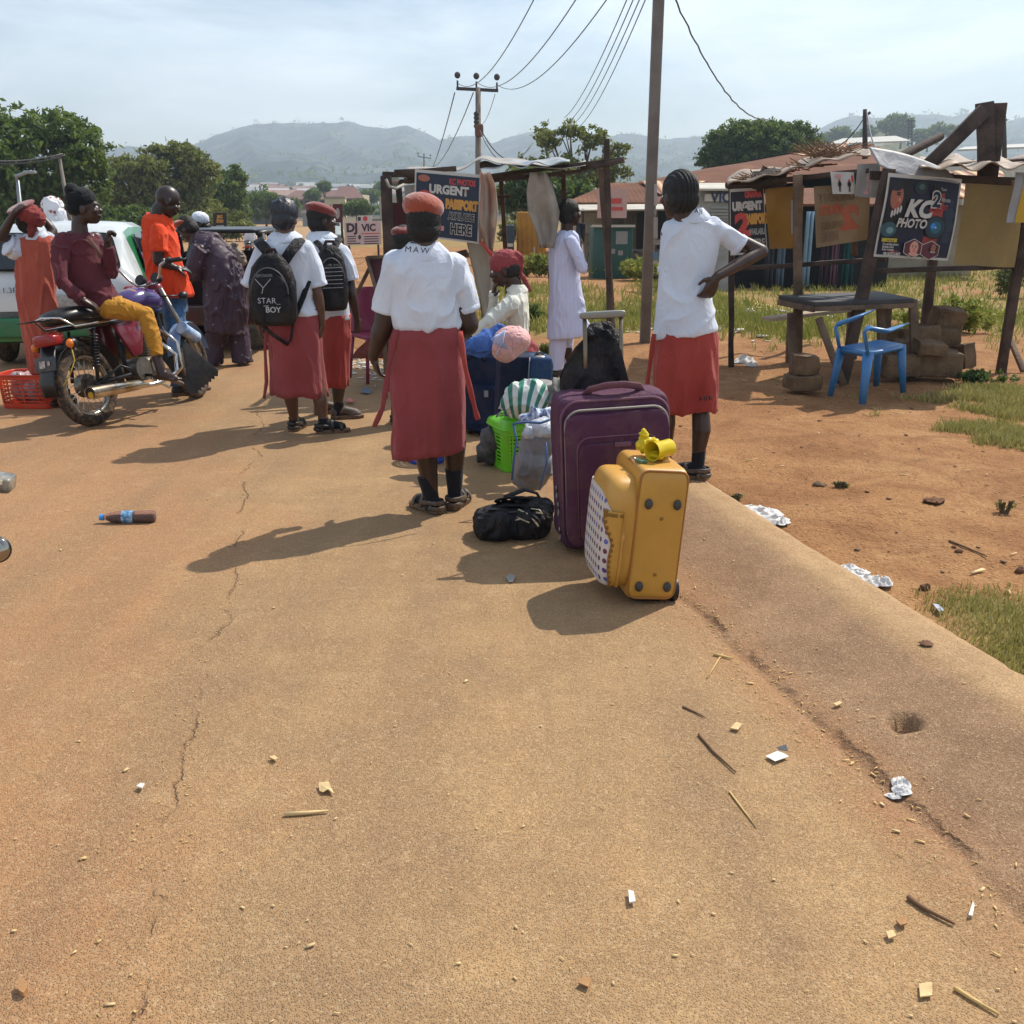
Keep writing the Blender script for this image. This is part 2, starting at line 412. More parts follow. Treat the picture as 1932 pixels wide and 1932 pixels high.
# red dust thicker on the left of the lane and in the gutter
lf=t.ramp(t.math('ADD',t.math('ADD',t.math('MULTIPLY',X,-.30),t.math('MULTIPLY',Y,-.07)),t.math('MULTIPLY',lowf,1.6)),[(.75,0.),(1.35,1.)])
tan=t.mix(t.math('MULTIPLY',lf,.6),tan,lin('#a3754f'))
tan=t.mix(t.ramp(t.noise(o,1.3,6,.7),[(.52,0.),(.68,.5)]),tan,lin('#96704c'))
st_=t.n('ShaderNodeMapping'); st_.inputs['Scale'].default_value=(2.2,.22,1); st_.inputs['Rotation'].default_value=(0,0,.2); t.l(o,st_.inputs[0])
tan=t.mix(t.ramp(t.noise(st_.outputs[0],1.0,5,.6),[(.44,0.),(.64,.45)]),tan,lin('#80674e'))
tan=t.mix(t.ramp(t.noise(o,.8,7,.7,.6),[(.5,0.),(.68,.38)]),tan,lin('#8f7354'))
tan=t.mix(t.ramp(t.noise(o,7,6,.7),[(.56,0.),(.7,.3)]),tan,lin('#c0a07a'))
# greyer-brown apron on the right : x > edge-0.8
ax=t.math('ADD',X,t.math('MULTIPLY',Y,.235)) # ~constant along kerb (edge = 2.43)
axn=t.math('ADD',ax,t.math('MULTIPLY',t.math('SUBTRACT',t.noise(o,1.9,5,.6),.5),.25))
ap=t.ramp(t.math('SUBTRACT',axn,1.2),[(.33,0.),(.45,.9),(.9,.9),(1.12,0.)])
apc=t.ramp(t.noise(o,3.5,6,.7),[(.3,lin('#7b5f48')),(.55,lin('#927357')),(.75,lin('#a38160'))])
tan=t.mix(ap,tan,apc)
gu=t.ramp(t.math('SUBTRACT',axn,1.2),[(.2,0.),(.36,.6),(.5,.5),(.6,0.)])
tan=t.mix(t.math('MULTIPLY',gu,t.ramp(mid,[(.35,.1),(.6,1.)])),tan,lin('#9a6e4a'))
kb=t.ramp(t.math('SUBTRACT',t.math('ADD',ax,t.math('MULTIPLY',t.math('SUBTRACT',t.noise(o,5,4,.6),.5),.08)),2.0),[(.18,0.),(.26,1.)])
tan=t.mix(t.math('MULTIPLY',t.math('MULTIPLY',kb,.8),t.math('LESS_THAN',Y,8.)),tan,t.ramp(t.noise(o,9,5,.6),[(.3,lin('#a5845e')),(.7,lin('#b99870'))]))
# aggregate
ag=t.ramp(vo.outputs['Distance'],[(.05,1.),(.5,0.)])
spk=t.n('ShaderNodeSeparateColor'); t.l(vo.outputs['Color'],spk.inputs[0])
tan=t.mix(t.math('MULTIPLY',t.ramp(spk.outputs[0],[(.86,0.),(.93,1.)]),.28),tan,lin('#d0bc98'))
tan=t.mix(t.math('MULTIPLY',t.ramp(spk.outputs[1],[(.78,0.),(.9,1.)]),.28),tan,lin('#6f5844'))
tan=t.mix(t.math('MULTIPLY',t.ramp(hi,[(.3,.6),(.5,0.)]),.4),tan,lin('#755a42'))
# long crack (traffic lane joint) x = f(y)
def crack(x0,y0,x1,y1,w,amp,col,tan,k):
    s=(x1-x0)/(y1-y0)
    e=t.math('SUBTRACT',t.math('SUBTRACT',X,x0),t.math('MULTIPLY',t.math('SUBTRACT',Y,y0),s))
    e=t.math('ADD',e,t.math('MULTIPLY',t.math('SUBTRACT',t.noise(o,1.1+k,3,.5),.5),amp))
    e=t.math('ADD',e,t.math('MULTIPLY',t.math('SUBTRACT',t.noise(o,9+k,4,.7),.5),.1))
    e=t.math('ABSOLUTE',e)
    gate=t.ramp(t.noise(o,2.4+k*.3,3,.6),[(.47,0.),(.56,1.)])
    mm=t.math('MULTIPLY',t.ramp(t.math('DIVIDE',e,w),[(0.25,1.),(1.,0.)]),gate)
    return t.mix(t.math('MULTIPLY',mm,.5),tan,col),mm
a=gp(455,960); b=gp(250,1930)
tan,m1=crack(a.x,a.y,b.x,b.y,.010,.35,lin('#76573c'),tan,0)
a=gp(1400,1225); b=gp(1932,1700)
tan,m2=crack(a.x,a.y,b.x,b.y,.02,.06,lin('#4c3424'),tan,1)
hgt=t.math('ADD',t.math('MULTIPLY',ag,.55),t.math('MULTIPLY',hi,.7))
hgt=t.math('ADD',hgt,t.math('MULTIPLY',t.ramp(vo2.outputs['Distance'],[(0.,1.),(.4,0.)]),.35))
hgt=t.math('SUBTRACT',hgt,t.math('MULTIPLY',t.math('ADD',m1,m2),1.5))
t.bsdf(tan,.9,0,.25,bump=hgt,bstr=.8,bdist=.0075)
MR=t.m
ys=[-1.0,.3,.9]; y=1.25
while y<3300: ys.append(y); y+= .018+ (y-1.2)*.022 if y<6 else ((y*.020 if y<300 else y*.009))
def fan(y): 
    h=2.2+abs(y)*.62; return (-h,h) if y<60 else (-h*1.25,h*1.25)
g=gridmesh('ground',fan,ys,420,Hground,MG); g['kind']='structure'
ys=[-1.0,0,.8]; y=1.2
while y<170: ys.append(y); y+= .011+ (y-1.2)*.0075 if y<7 else y*.02
def rd(y): return (xl(y),xe(y))
# road: dense columns near the kerb, coarse to the left
def roadmesh():
    cols=[0,.3,.55]; c=.66
    while c<1: cols.append(c); c+=.0065 if c<.85 else .0021
    cols.append(1.0); vs=[];fs=[]
    for y in ys:
        a=max(xl(y),-3.2-y*.8) if y<14 else xl(y); b=xe(y)
        for c in cols:
            x=a+(b-a)*c+((.014*noise.noise(V((2,y*5,1)))+.008*noise.noise(V((2,y*19,1))))*sm((c-.9)*10) if y<9 else 0); vs.append((x,y,Hroad(x,y)))
    w=len(cols)
    for j in range(len(ys)-1):
        for i in range(w-1): fs.append((j*w+i,j*w+i+1,(j+1)*w+i+1,(j+1)*w+i))
        # crumbled kerb face down to the dirt
    o2=len(vs)
    for y in ys: vs.append((xe(y)+.018+.014*noise.noise(V((2,y*5,1)))+.008*noise.noise(V((2,y*19,1))),y,Hroad(xe(y),y)-.12))
    for j in range(len(ys)-1): fs.append((j*w+w-1,o2+j,o2+j+1,(j+1)*w+w-1))
    me=bpy.data.meshes.new('road'); me.from_pydata(vs,[],fs); me.polygons.foreach_set('use_smooth',[True]*len(fs)); me.materials.append(MR)
    o=bpy.data.objects.new('road',me); COL.objects.link(o); o['kind']='structure'; return o
roadmesh()
# far side road (dirt street among the buildings on the right)
# ================================================================ haze
if HAZE>0:
    mb=MB(); mb.box((0,1200,128),(4400,2700,262)); hz=mb.mesh('haze'); ho=bpy.data.objects.new('haze',hz); COL.objects.link(ho); ho['kind']='stuff'
    hm=bpy.data.materials.new('haze_air'); hm.use_nodes=True; ht=hm.node_tree; ht.nodes.clear()
    pv=ht.nodes.new('ShaderNodeVolumePrincipled'); pv.inputs['Density'].default_value=HAZE; pv.inputs['Color'].default_value=(.74,.88,1,1); pv.inputs['Anisotropy'].default_value=.25
    oo=ht.nodes.new('ShaderNodeOutputMaterial'); ht.links.new(pv.outputs[0],oo.inputs['Volume']); hz.materials.append(hm)
# ================================================================ vegetation
def leafmat(name,cols,tr=.35,vs=.8):
    t=NT(name); o=t.coord(); 
    g=t.n('ShaderNodeNewGeometry'); f=t.math('ADD',t.math('MULTIPLY',t.noise(o,vs,3),.6),t.math('MULTIPLY',g.outputs['Random Per Island'],.4))
    c=t.ramp(f,[(.25,lin(cols[0])),(.5,lin(cols[1])),(.75,lin(cols[2]))])
    d=t.n('ShaderNodeBsdfPrincipled'); d.inputs['Roughness'].default_value=.6; d.inputs['Specular IOR Level'].default_value=.3; t.l(c,d.inputs['Base Color'])
    tr_=t.n('ShaderNodeBsdfTranslucent'); c2=t.mix(.5,c,lin('#8a9a3a')); t.l(c2,tr_.inputs['Color'])
    ms=t.n('ShaderNodeMixShader'); ms.inputs[0].default_value=tr
    t.l(d.outputs[0],ms.inputs[1]); t.l(tr_.outputs[0],ms.inputs[2]); t.l(ms.outputs[0],t.out.inputs['Surface']); return t.m
LM=[leafmat('leaf_green',('#2f4224','#48602f','#6d8244')),leafmat('leaf_olive',('#4a4f2c','#6a6f3c','#8c8c50')),leafmat('leaf_dark',('#22351c','#37512a','#52703a')),leafmat('leaf_yellow',('#5f6a2c','#8a8f3c','#b0aa58'),.35,2)]
BARK=M('bark','#5b4a3a',.9,v=.3,b=.8,bs=30,bd=.02)
def leaves(blobs,n,size,rg,droop=.2,hollow=.55,asp=.5):
    """n leaf quads spread in a list of (centre, radius-vector) blobs, clustered in clumps"""
    vol=np.array([b[1][0]*b[1][1]*b[1][2] for b in blobs])**.7; vol=vol/vol.sum()
    V_=[];F_=[]
    for bi,(c,r) in enumerate(blobs):
        m=int(n*vol[bi]); k=max(4,m//22)
        d=rg.normal(size=(k,3)); d/=np.linalg.norm(d,axis=1)[:,None]; rad=hollow+(1-hollow)*rg.random(k)**.6
        rad*=1+.12*rg.normal(size=k)
        cl=np.array(c)+d*rad[:,None]*np.array(r)
        idx=rg.integers(0,k,m); cs=max(size*1.6,.16*min(r))
        p=cl[idx]+rg.normal(size=(m,3))*cs*np.array([.6,.6,.42])
        a=rg.normal(size=(m,3)); a[:,2]-=droop; a/=np.linalg.norm(a,axis=1)[:,None]
        b=np.cross(a,rg.normal(size=(m,3))); b/=np.linalg.norm(b,axis=1)[:,None]
        s=size*(.6+.8*rg.random(m))[:,None]; a=a*s; b=b*s*asp
        q=np.stack([p-a,p+b*.9,p+a,p-b*.9],1).reshape(-1,3)
        o=len(V_) and sum(len(x) for x in V_)
        V_.append(q); F_.append(np.arange(m*4).reshape(-1,4)+(o or 0))
    return np.concatenate(V_),np.concatenate(F_)
def fastmesh(name,v,f,mtl,parent=None):
    me=bpy.data.meshes.new(name); me.vertices.add(len(v)); me.vertices.foreach_set('co',np.asarray(v,dtype=np.float32).ravel())
    k=f.shape[1]; me.loops.add(f.size); me.loops.foreach_set('vertex_index',f.ravel().astype(np.int32))
    me.polygons.add(len(f)); me.polygons.foreach_set('loop_start',np.arange(0,f.size,k,dtype=np.int32)); me.polygons.foreach_set('loop_total',np.full(len(f),k,dtype=np.int32))
    me.update(); me.validate(); me.materials.append(mtl)
    o=bpy.data.objects.new(name,me); COL.objects.link(o)
    if parent: o.parent=parent
    return o
_tg={}
def tree(name,label,px,Y,blobs,n,leaf,mi,trunk=.18,seed=1,group='trees',hollow=.55,cat='tree',droop=.2,asp=.5):
    """blobs in pixel space: (px,py,rx_px,ry_px[,dY])"""
    z=Hground((px-966)/FOC*Y*1.0,Y); k=ppm(Y,2); b0=V(((px-966)/k,Y,z-.1))
    T=thing(name,label,cat,b0,group=group); rg=np.random.default_rng(seed); n=int(n*1.5); leaf*=.78
    bl=[]
    for b in blobs:
        p=at(b[0],b[1],Y)+V((0,b[4] if len(b)>4 else 0,0))-b0; rx=b[2]/k; rz=b[3]/k
        bl.append((tuple(p),(rx,(rx+rz)*.5,rz)))
    v,f=leaves(bl,n,leaf,rg,hollow=hollow,droop=droop,asp=asp); fastmesh('crown',v,f,LM[mi],T)
    mb=MB(); top=V(bl[0][0]); 
    mb.tube([(0,0,0),(top.x*.25+.05,0,top.z*.35),(top.x*.6,top.y*.5,top.z*.72)],[trunk,trunk*.75,trunk*.55],8)
    for (c,r) in bl:
        c=V(c); s=V((top.x*.5,top.y*.4,top.z*.6))
        mb.tube([s,s.lerp(c,.5)+V((0,0,-.1*r[2])),c+V((0,0,r[2]*.4))],[trunk*.5,trunk*.3,trunk*.08],6)
        for q in range(3):
            e=c+V((rg.uniform(-.8,.8)*r[0],rg.uniform(-.8,.8)*r[1],rg.uniform(0,.8)*r[2])); mb.tube([s.lerp(c,.6),e],[trunk*.2,trunk*.04],5)
    mb.build('trunk',BARK,T,smooth=True)
    return T
GT='trees along the left of the road'
tree('leafy_tree','tallest bushy green tree at the left edge of the photo',60,46,[(60,300,120,78),(150,290,52,60),(20,270,80,55),(110,245,60,34),(170,340,40,50),(-60,300,90,90),(40,380,120,50)],15000,.17,0,.25,1,GT)
tree('leafy_tree','loose grey-green tree right of the tallest left tree, behind the beanie rider',250,70,[(255,350,40,50),(235,320,25,26),(285,330,30,34),(200,390,40,40)],7000,.2,1,.22,2,GT)
tree('leafy_tree','broad brownish-green tree behind the bald man in orange',335,72,[(330,330,60,46),(300,296,34,22),(370,320,42,34),(340,290,38,20),(330,390,80,44)],11000,.2,1,.25,3,GT)
tree('leafy_tree','green tree at the right end of the left treeline',425,80,[(425,370,36,46),(445,340,18,24),(400,390,38,40),(450,400,20,34)],6500,.2,0,.2,4,GT)
tree('leafy_tree','low dark scrub tree filling the gap under the left treeline',160,56,[(160,420,90,38),(250,425,60,34),(70,425,80,30)],7000,.18,2,.15,5,GT)
tree('leafy_tree','low olive scrub tree behind the bent person',370,66,[(370,430,90,26),(300,432,70,26),(440,425,40,22)],6000,.17,1,.15,6,GT)
tree('loose_tree','open-crowned tree with see-through top behind the left stall',1085,50,[(1085,330,80,44),(1040,262,34,26),(1075,245,30,16),(1120,262,36,22),(1010,330,50,34),(1150,320,40,36),(1160,282,26,18),(1060,380,110,40)],8500,.14,1,.22,7,'trees in the middle distance',hollow=.2)
tree('dark_tree','dark low tree in the shade behind the left stall roof',1010,46,[(1000,355,48,34),(960,372,26,20),(1060,370,60,30)],6500,.16,2,.2,8,'trees in the middle distance')
tree('dome_tree','dense dark dome-shaped tree above the rusty roofs',1440,70,[(1437,283,92,46,0),(1395,272,58,38),(1480,268,62,34),(1430,256,66,26),(1520,290,36,26),(1360,292,40,28),(1440,310,110,30)],30000,.14,2,.3,9,'trees in the middle distance',hollow=.75)
tree('round_tree','small round green tree left of the left stall, far down the slope',672,110,[(672,390,24,12),(655,396,16,10),(690,396,18,9)],2500,.2,0,.15,10,'trees down the slope')
tree('round_tree','wide flat green tree by the road beyond the black-capped student',500,120,[(500,375,32,12),(478,380,20,10),(525,380,20,10),(500,400,28,12)],2800,.22,0,.15,11,'trees down the slope')
for i,(px,py,r,Y) in enumerate([(552,384,10,150),(590,366,10,190),(612,352,8,200),(640,372,9,230),(700,368,12,240),(720,352,9,300),(738,340,8,300)]):
    lb=['grey-green tree right of the wide roadside tree','hazy tree left of the brown-roofed hall gable','small hazy tree over the hall roof','small hazy tree beside the pale block building','hazy tree above the red-signed building','faint tree on the slope above the red-signed building','faintest small tree near the left stall roof'][i]
    tree('hazy_tree',lb,px,Y,[(px,py,r,r*.9),(px-r*.6,py+3,r*.7,r*.6),(px+r*.6,py+4,r*.6,r*.6)],700,Y*.0022,0,.2,20+i,'hazy trees in the town')
# grass and weeds
def blades(zone,n,h,wd,seed,lean=.35,dens=None):
    rg=np.random.default_rng(seed); vs=[];fs=[];k=0
    x0,x1,y0,y1=zone
    while k<n:
        x=rg.uniform(x0,x1); y=y0+(y1-y0)*rg.random(); g=grassness(x,y)
        if rg.random()>min(1,max(0,(g-.3)*1.6)): 
            if rg.random()<.002: k+=1
            continue
        z=Hground(x,y)-.005
        for _ in range(3):
            a=rg.uniform(0,6.28); L=h*rg.uniform(.4,1.3); le=L*lean*rg.uniform(.2,1.6); w_=wd*rg.uniform(.6,1.3)
            bx=x+rg.normal()*.02; by=y+rg.normal()*.02; dx,dy=math.cos(a),math.sin(a); o=len(vs)
            vs+= [(bx-dy*w_,by+dx*w_,z),(bx+dy*w_,by-dx*w_,z),(bx+dx*le*.4+dy*w_*.6,by+dy*le*.4-dx*w_*.6,z+L*.6),(bx+dx*le,by+dy*le,z+L*.95)]
            fs.append((o,o+1,o+2,o+3))
        k+=1
    return vs,fs
GRM=leafmat('grass_blade',('#7c7644','#a2945a','#c7b482'),.3,3)
GRG=leafmat('grass_blade_green',('#5c6630','#85843f','#b3a262'),.3,2)
VS=[];FS=[]
for z,n,h,wd,sd_ in (((1.2,2.9,1.9,4.6),6500,.035,.0022,1),((2.4,6.0,3.4,7.4),3600,.04,.003,2),((2.3,6.5,6.0,10.5),9000,.06,.004,3)):
    v,f=blades(z,n,h,wd,sd_); o=len(VS); VS+=v; FS+=[tuple(i+o for i in q) for q in f]
tag(fastmesh('grass',np.array(VS),np.array(FS),GRM),'short dry grass along the kerb and on the dirt','grass',kind='stuff')
VS=[];FS=[]
for z,n,h,wd,sd_ in (((1.6,12,10,16),5200,.10,.005,4),((1.8,20,16,34),4200,.16,.010,5),((-2.2,4,12.5,26),4000,.16,.007,6)):
    v,f=blades(z,n,h,wd,sd_); o=len(VS); VS+=v; FS+=[tuple(i+o for i in q) for q in f]
tag(fastmesh('weeds',np.array(VS),np.array(FS),GRG),'knee-high green weeds on the open field','weeds',kind='stuff')
def bush(label,px,py,w,h,mi,seed,n=1600,leaf=.03,name='bush',group='bushes on the dirt ground'):
    p=ground_at(px,py); k=ppm(p.y,p.z); T=thing(name,label,'bush',p,group=group); rg=np.random.default_rng(seed)
    W=w/k/2; H=h/k
    bl=[((W*rg.uniform(-.7,.7),rg.uniform(-.3,.3)*W,H*rg.uniform(.3,.65)),(W*rg.uniform(.3,.5),W*.4,H*rg.uniform(.25,.42))) for _ in range(6)]
    v,f=leaves(bl,n,leaf*p.y/12,rg,hollow=.2); fastmesh('foliage',v,f,LM[mi],T)
    mb=MB()
    for (c,r) in bl: 
        for q in range(3): mb.tube([(c[0]*.2,c[1]*.2,-.02),(c[0]*.7,c[1]*.7,c[2]*.6),(c[0]+rg.normal()*.3*r[0],c[1]+rg.normal()*.3*r[1],c[2]+r[2])],[.012,.008,.003],5)
    mb.build('stem',BARK,T); return T
bush('long yellow-green bush at the foot of the tall pole',1215,530,175,52,3,1,3800)
bush('small yellowish bush left of the leaning double post',1137,525,48,26,3,2,900)
bush('tall grassy clump behind the seated headscarf student',1020,523,80,50,3,3,1800,.028)
bush('leafy weed between the seated student and the kaftan man',998,612,46,38,0,4,900,.022)
bush('low weed beside the kaftan man trouser leg',1022,680,34,34,1,5,600,.02)
bush('big bushy weed behind the right stall table',1790,625,180,75,3,6,4200,.026)
bush('tall weed at the right edge behind the stall',1905,560,90,70,1,7,2000,.026)
bush('creeping green plant at the base of the concrete blocks',1855,720,130,26,2,8,1800,.02)
bush('small green plant beside the blue chair',1700,715,60,30,0,9,900,.018)
bush('grass tuft near the right edge of the dirt',1894,968,36,26,1,10,420,.012,'grass_tuft')
bush('grass tuft by the broken brick in the dirt',1583,920,34,14,0,11,320,.012,'grass_tuft')
bush('green sprout at the kerb tip by the plastic bag',1388,946,26,16,0,12,160,.016,'grass_tuft')
bush('dark bush at the foot of the yellow container',965,455,60,40,1,13,1200,.03)
# ================================================================ people
SK=M('skin_dark','#33211b',.42,v=.12,vs=14,b=.25,bs=260,bd=.0012,c2='#402a21',spec=.5)
SK2=M('skin_brown','#54382a',.45,v=.1,vs=14,b=.25,bs=260,bd=.0012,c2='#5e4030')
HAIR=M('black_hair','#141210',.65,v=.3,vs=60,b=.9,bs=160,bd=.006)
EYE=M('eye_white','#d8d0c6',.3,v=0,b=0)
def cloth(name,col,c2=None,r=.85,v=.08,vs=3,weave=700,dirt=None,sheen=.1,bstr=.2,wr=.3):
    """woven cloth: soft wrinkles and creases as bump over a fine weave"""
    if name in _mats: return _mats[name]
    t=NT(name); o=t.coord(); c1=lin(col); ch=lin(c2) if c2 else tuple(min(1,x*(1+v)) for x in c1)
    c=t.ramp(t.noise(o,vs,5),[(.35,tuple(x*(1-v) for x in c1)),(.65,ch)])
    if dirt: c=t.mix(t.math('MULTIPLY',t.ramp(t.noise(o,vs*2.3,6,.7),[(.45,0.),(.7,1.)]),dirt[1]),c,lin(dirt[0]))
    mp=t.n('ShaderNodeMapping'); mp.inputs['Scale'].default_value=(1,1,.45); mp.inputs['Rotation'].default_value=(.2,.3,0); t.l(o,mp.inputs[0])
    w1=t.noise(mp.outputs[0],9,3,.5,1.6); w1=t.math('ABSOLUTE',t.math('SUBTRACT',w1,.5)); w1=t.ramp(w1,[(0.,1.),(.12,.25),(.3,0.)])
    w2=t.noise(mp.outputs[0],22,3,.5,1.0); w2=t.math('ABSOLUTE',t.math('SUBTRACT',w2,.5)); w2=t.ramp(w2,[(0.,1.),(.1,.3),(.3,0.)])
    h=t.math('ADD',w1,t.math('MULTIPLY',w2,.35))
    b1=t.n('ShaderNodeBump'); b1.inputs['Strength'].default_value=wr; b1.inputs['Distance'].default_value=.012; t.l(h,b1.inputs['Height'])
    b2=t.n('ShaderNodeBump'); b2.inputs['Strength'].default_value=bstr; b2.inputs['Distance'].default_value=.001; t.l(t.noise(o,weave,2),b2.inputs['Height']); t.l(b1.outputs[0],b2.inputs['Normal'])
    b=t.bsdf(c,r,0,.2,Sheen_Weight=sheen); t.l(b2.outputs[0],b.inputs['Normal'])
    _mats[name]=t.m; return t.m
WHITE=cloth('white_poplin','#c9d0de',c2='#d3d9e4',v=.03,dirt=('#b5aa9c',.15),wr=.25)
REDS=cloth('brick_red_cloth','#863c3c',c2='#914346',v=.06)
REDB=cloth('bright_brick_red_cloth','#973a34',c2='#a2443c',v=.06)
BERET=cloth('rust_felt','#a04a32',c2='#8c3f2c',vs=12,weave=300,sheen=.5)
BERETD=cloth('maroon_felt','#6e2e2a',c2='#7c3630',vs=12,weave=300,sheen=.4)
SOCK=cloth('black_sock','#1a1a20',vs=20,weave=500)
SHOEB=M('shoe_brown','#4a3f38',.55,v=.2,vs=20,b=.3,bs=200,dirt=('#8a6f52',.5))
SHOEK=M('shoe_black','#1d1b1b',.5,v=.2,vs=20,b=.3,bs=200,dirt=('#8a6f52',.25))
SOLE=M('shoe_sole','#57473a',.8,v=.2,vs=20,b=.3,dirt=('#a07b55',.6))
INK=M('ink','#15161c',.8,v=0,b=0)
class Person:
    def __init__(s,label,foot,z=0.0,H=1.65,group=None,name='person',Y=None,vox=.007):
        s.root=gp(foot[0],foot[1],z) if Y is None else V((at(foot[0],foot[1],Y).x,Y,z))
        s.Y=s.root.y; s.k=ppm(s.Y,.8); s.s=H/1.65; s.vox=vox
        s.T=thing(name,label,'person',s.root,group=group); s.J={}
    def p(s,q):
        if isinstance(q,Vector): return q
        return at(q[0],q[1],s.Y+(q[2] if len(q)>2 else 0))-s.root
    def px(s,n): return n/s.k
    def body(s,skin,head,hd,neck,pel,arms,legs,fat=1.0,feet=None,bare=False,headscale=1.0,torso=True,face=True,neckr=.052):
        """head centre, hd=(heading,pitch,roll); arms/legs: list of joint lists; hands: (side,palm normal,curl)"""
        S=s.s; f=fat; mb=MB(); hc=s.p(head); nk=s.p(neck); pl=s.p(pel)
        Rm=Matrix.Rotation(-R(hd[0]),4,'Z')@Matrix.Rotation(R(hd[1]),4,'X')@Matrix.Rotation(R(hd[2]),4,'Y'); s.Rm=Rm; s.hc=hc; s.HS=S*headscale
        hs=S*headscale; E=lambda c,r,rot=None,nu=20,nv=14: mb.ell(hc+Rm@(V(c)*hs),V(r)*hs,Rm if rot is None else Rm@rot,nu,nv)
        E((0,-.012,.022),(.074,.094,.090)); E((0,.03,-.035),(.056,.064,.074)); E((0,.052,-.082),(.034,.036,.028))
        E((0,.076,.022),(.046,.018,.016)); E((0,.098,-.024),(.019,.018,.015)); E((0,.090,.0),(.010,.016,.03))
        E((0,.088,-.056),(.027,.017,.009)); E((0,.084,-.067),(.024,.016,.009))
        for q in(-1,1): E((q*.040,.066,-.022),(.022,.022,.020)); E((q*.076,-.006,-.016),(.010,.020,.032))
        mb.limb([nk+V((0,0,-.05*S)),nk.lerp(hc,.5)+Rm@V((0,-.02*hs,-.01)),hc+Rm@V((0,-.02*hs,-.045*hs))],[.062*S*f,neckr*S,.05*hs],14)
        if torso:
            up=(nk-pl); mb.limb([nk+V((0,0,-.07)),nk.lerp(pl,.35),nk.lerp(pl,.7),pl],[.06*S*f,.072*S*f,.068*S*f,.075*S*f],16)
        for a in arms:
            P=[s.p(q) for q in a['j']]; r=a.get('r',(.047,.037,.024))
            sh,el,wr=P[:3]
            mb.limb([nk.lerp(sh,.5)+V((0,0,-.03)),sh],[.05*S,.05*S*f],12)
            mb.limb([sh,sh.lerp(el,.4),el],[r[0]*S*f,r[0]*S*f*.95,r[1]*S*f],14)
            mb.limb([el,el.lerp(wr,.3),wr],[r[1]*S*f,r[1]*S*f*1.02,r[2]*S],14)
            if len(P)>3: s.hand(mb,wr,P[3],V(a.get('n',(0,-1,0))),a.get('curl',.5),a.get('thumb',1),S)
        for l in legs:
            hp,kn,an=[s.p(q) for q in l['j'][:3]]
            q_=l.get('lr',1.0); mb.limb([hp,hp.lerp(kn,.5),kn],[.060*S*f*q_,.052*S*f*q_,.045*S*f*q_],14)
            c=l.get('calf',V((0,-.012,0)))
            mb.limb([kn,kn.lerp(an,.3)+c,kn.lerp(an,.75),an],[.050*S*f*q_,.054*S*f*q_,.037*S*f,.034*S],14)
            if 'toe' in l:   # bare foot
                tp=s.p(l['toe']); d=(tp-an); d.z=0; L=d.length; d.normalize(); sd=V((d.y,-d.x,0)); b=V((an.x,an.y,tp.z))
                mb.limb([b-d*.035+V((0,0,.022)),b+d*.06+V((0,0,.028)),b+d*(L-.05)+V((0,0,.014))],[.03*S,.034*S,.03*S],12)
                mb.limb([an,b+d*.03+V((0,0,.03))],[.034*S,.036*S],10)
                for t_ in range(5):
                    o=sd*(t_-2)*.0165*S; q=b+d*(L-.055-.006*abs(t_-1.2))+o; mb.limb([q+V((0,0,.012)),q+d*(.05-.005*t_)+V((0,0,.008))],[.0105*S,.0085*S],8)
        o=mb.build('body',skin,s.T,fuse=s.vox,relax=2)
        if face:
            for q in(-1,1): eb=MB(); eb.ell(hc+Rm@V((q*.030*hs,.083*hs,.0)),.0105*hs,nu=10,nv=8); eb.build('eye',EYE,s.T,smooth=True)
        return o
    def hand(s,mb,w,tip,n,curl,th,S):
        d=(tip-w).normalized(); n=(n-d*n.dot(d)).normalized(); sd=d.cross(n).normalized()*th
        M4=Matrix(((sd.x,d.x,n.x,0),(sd.y,d.y,n.y,0),(sd.z,d.z,n.z,0),(0,0,0,1)))
        mb.limb([w,w+d*.03*S],[.024*S,.024*S],10)
        mb.ell(w+d*.052*S,(.037*S,.050*S,.0155*S),M4,14,10)
        for i,L in enumerate((.066,.075,.07,.055)):
            b=w+d*.088*S+sd*(.028-.0185*i)*S; c=0; p=b; pts=[b-d*.03*S,b]
            for kf in(.45,.32,.26):
                c+=curl*(.9+.12*i); dd=d*math.cos(c)+n*math.sin(c); p=p+dd*L*S*kf*1.0; pts.append(p)
            mb.limb(pts,[.0095*S,.0095*S,.009*S,.0085*S,.0078*S],8)
        b=w+d*.022*S+sd*.026*S
        mb.limb([b,b+(d*.6+sd*.8+n*.3).normalized()*.032*S,b+(d*.9+sd*.55+n*.5).normalized()*.062*S],[.0125*S,.0105*S,.0085*S],8)
    def garment(s,name,mt,rings,sleeves=(),vox=None,f=(.006,(9,9,3)),seed=1,Yo=0,extra=None,relax=2,nring=40):
        """rings (py,left,right,depth ratio,[slope],[dY]); sleeves (list of joints,list of px radii)"""
        mb=MB(); L=[]
        for r in rings:
            py,a,b,k=r[:4]; sl=r[4] if len(r)>4 else 0; dy=(r[5] if len(r)>5 else 0)+Yo
            c=s.p(((a+b)/2,py,dy)); rx=s.px(b-a)/2
            L.append([c+V((rx*math.cos(t)*1.0,rx*k*math.copysign(abs(math.sin(t))**.9,math.sin(t)),sl*rx*math.cos(t))) for t in [2*math.pi*j/nring for j in range(nring)]])
        L=L[::-1]; mb.loft(L)
        for pts,rr in sleeves:
            P=[s.p(q) for q in pts]; mb.tube(P,[s.px(x) for x in rr],16)
            mb.ell(P[0],s.px(rr[0])*.99)
            for q_,r_ in list(zip(P,rr))[1:-1]: mb.ell(q_,s.px(r_)*1.0)
        if extra: extra(mb)
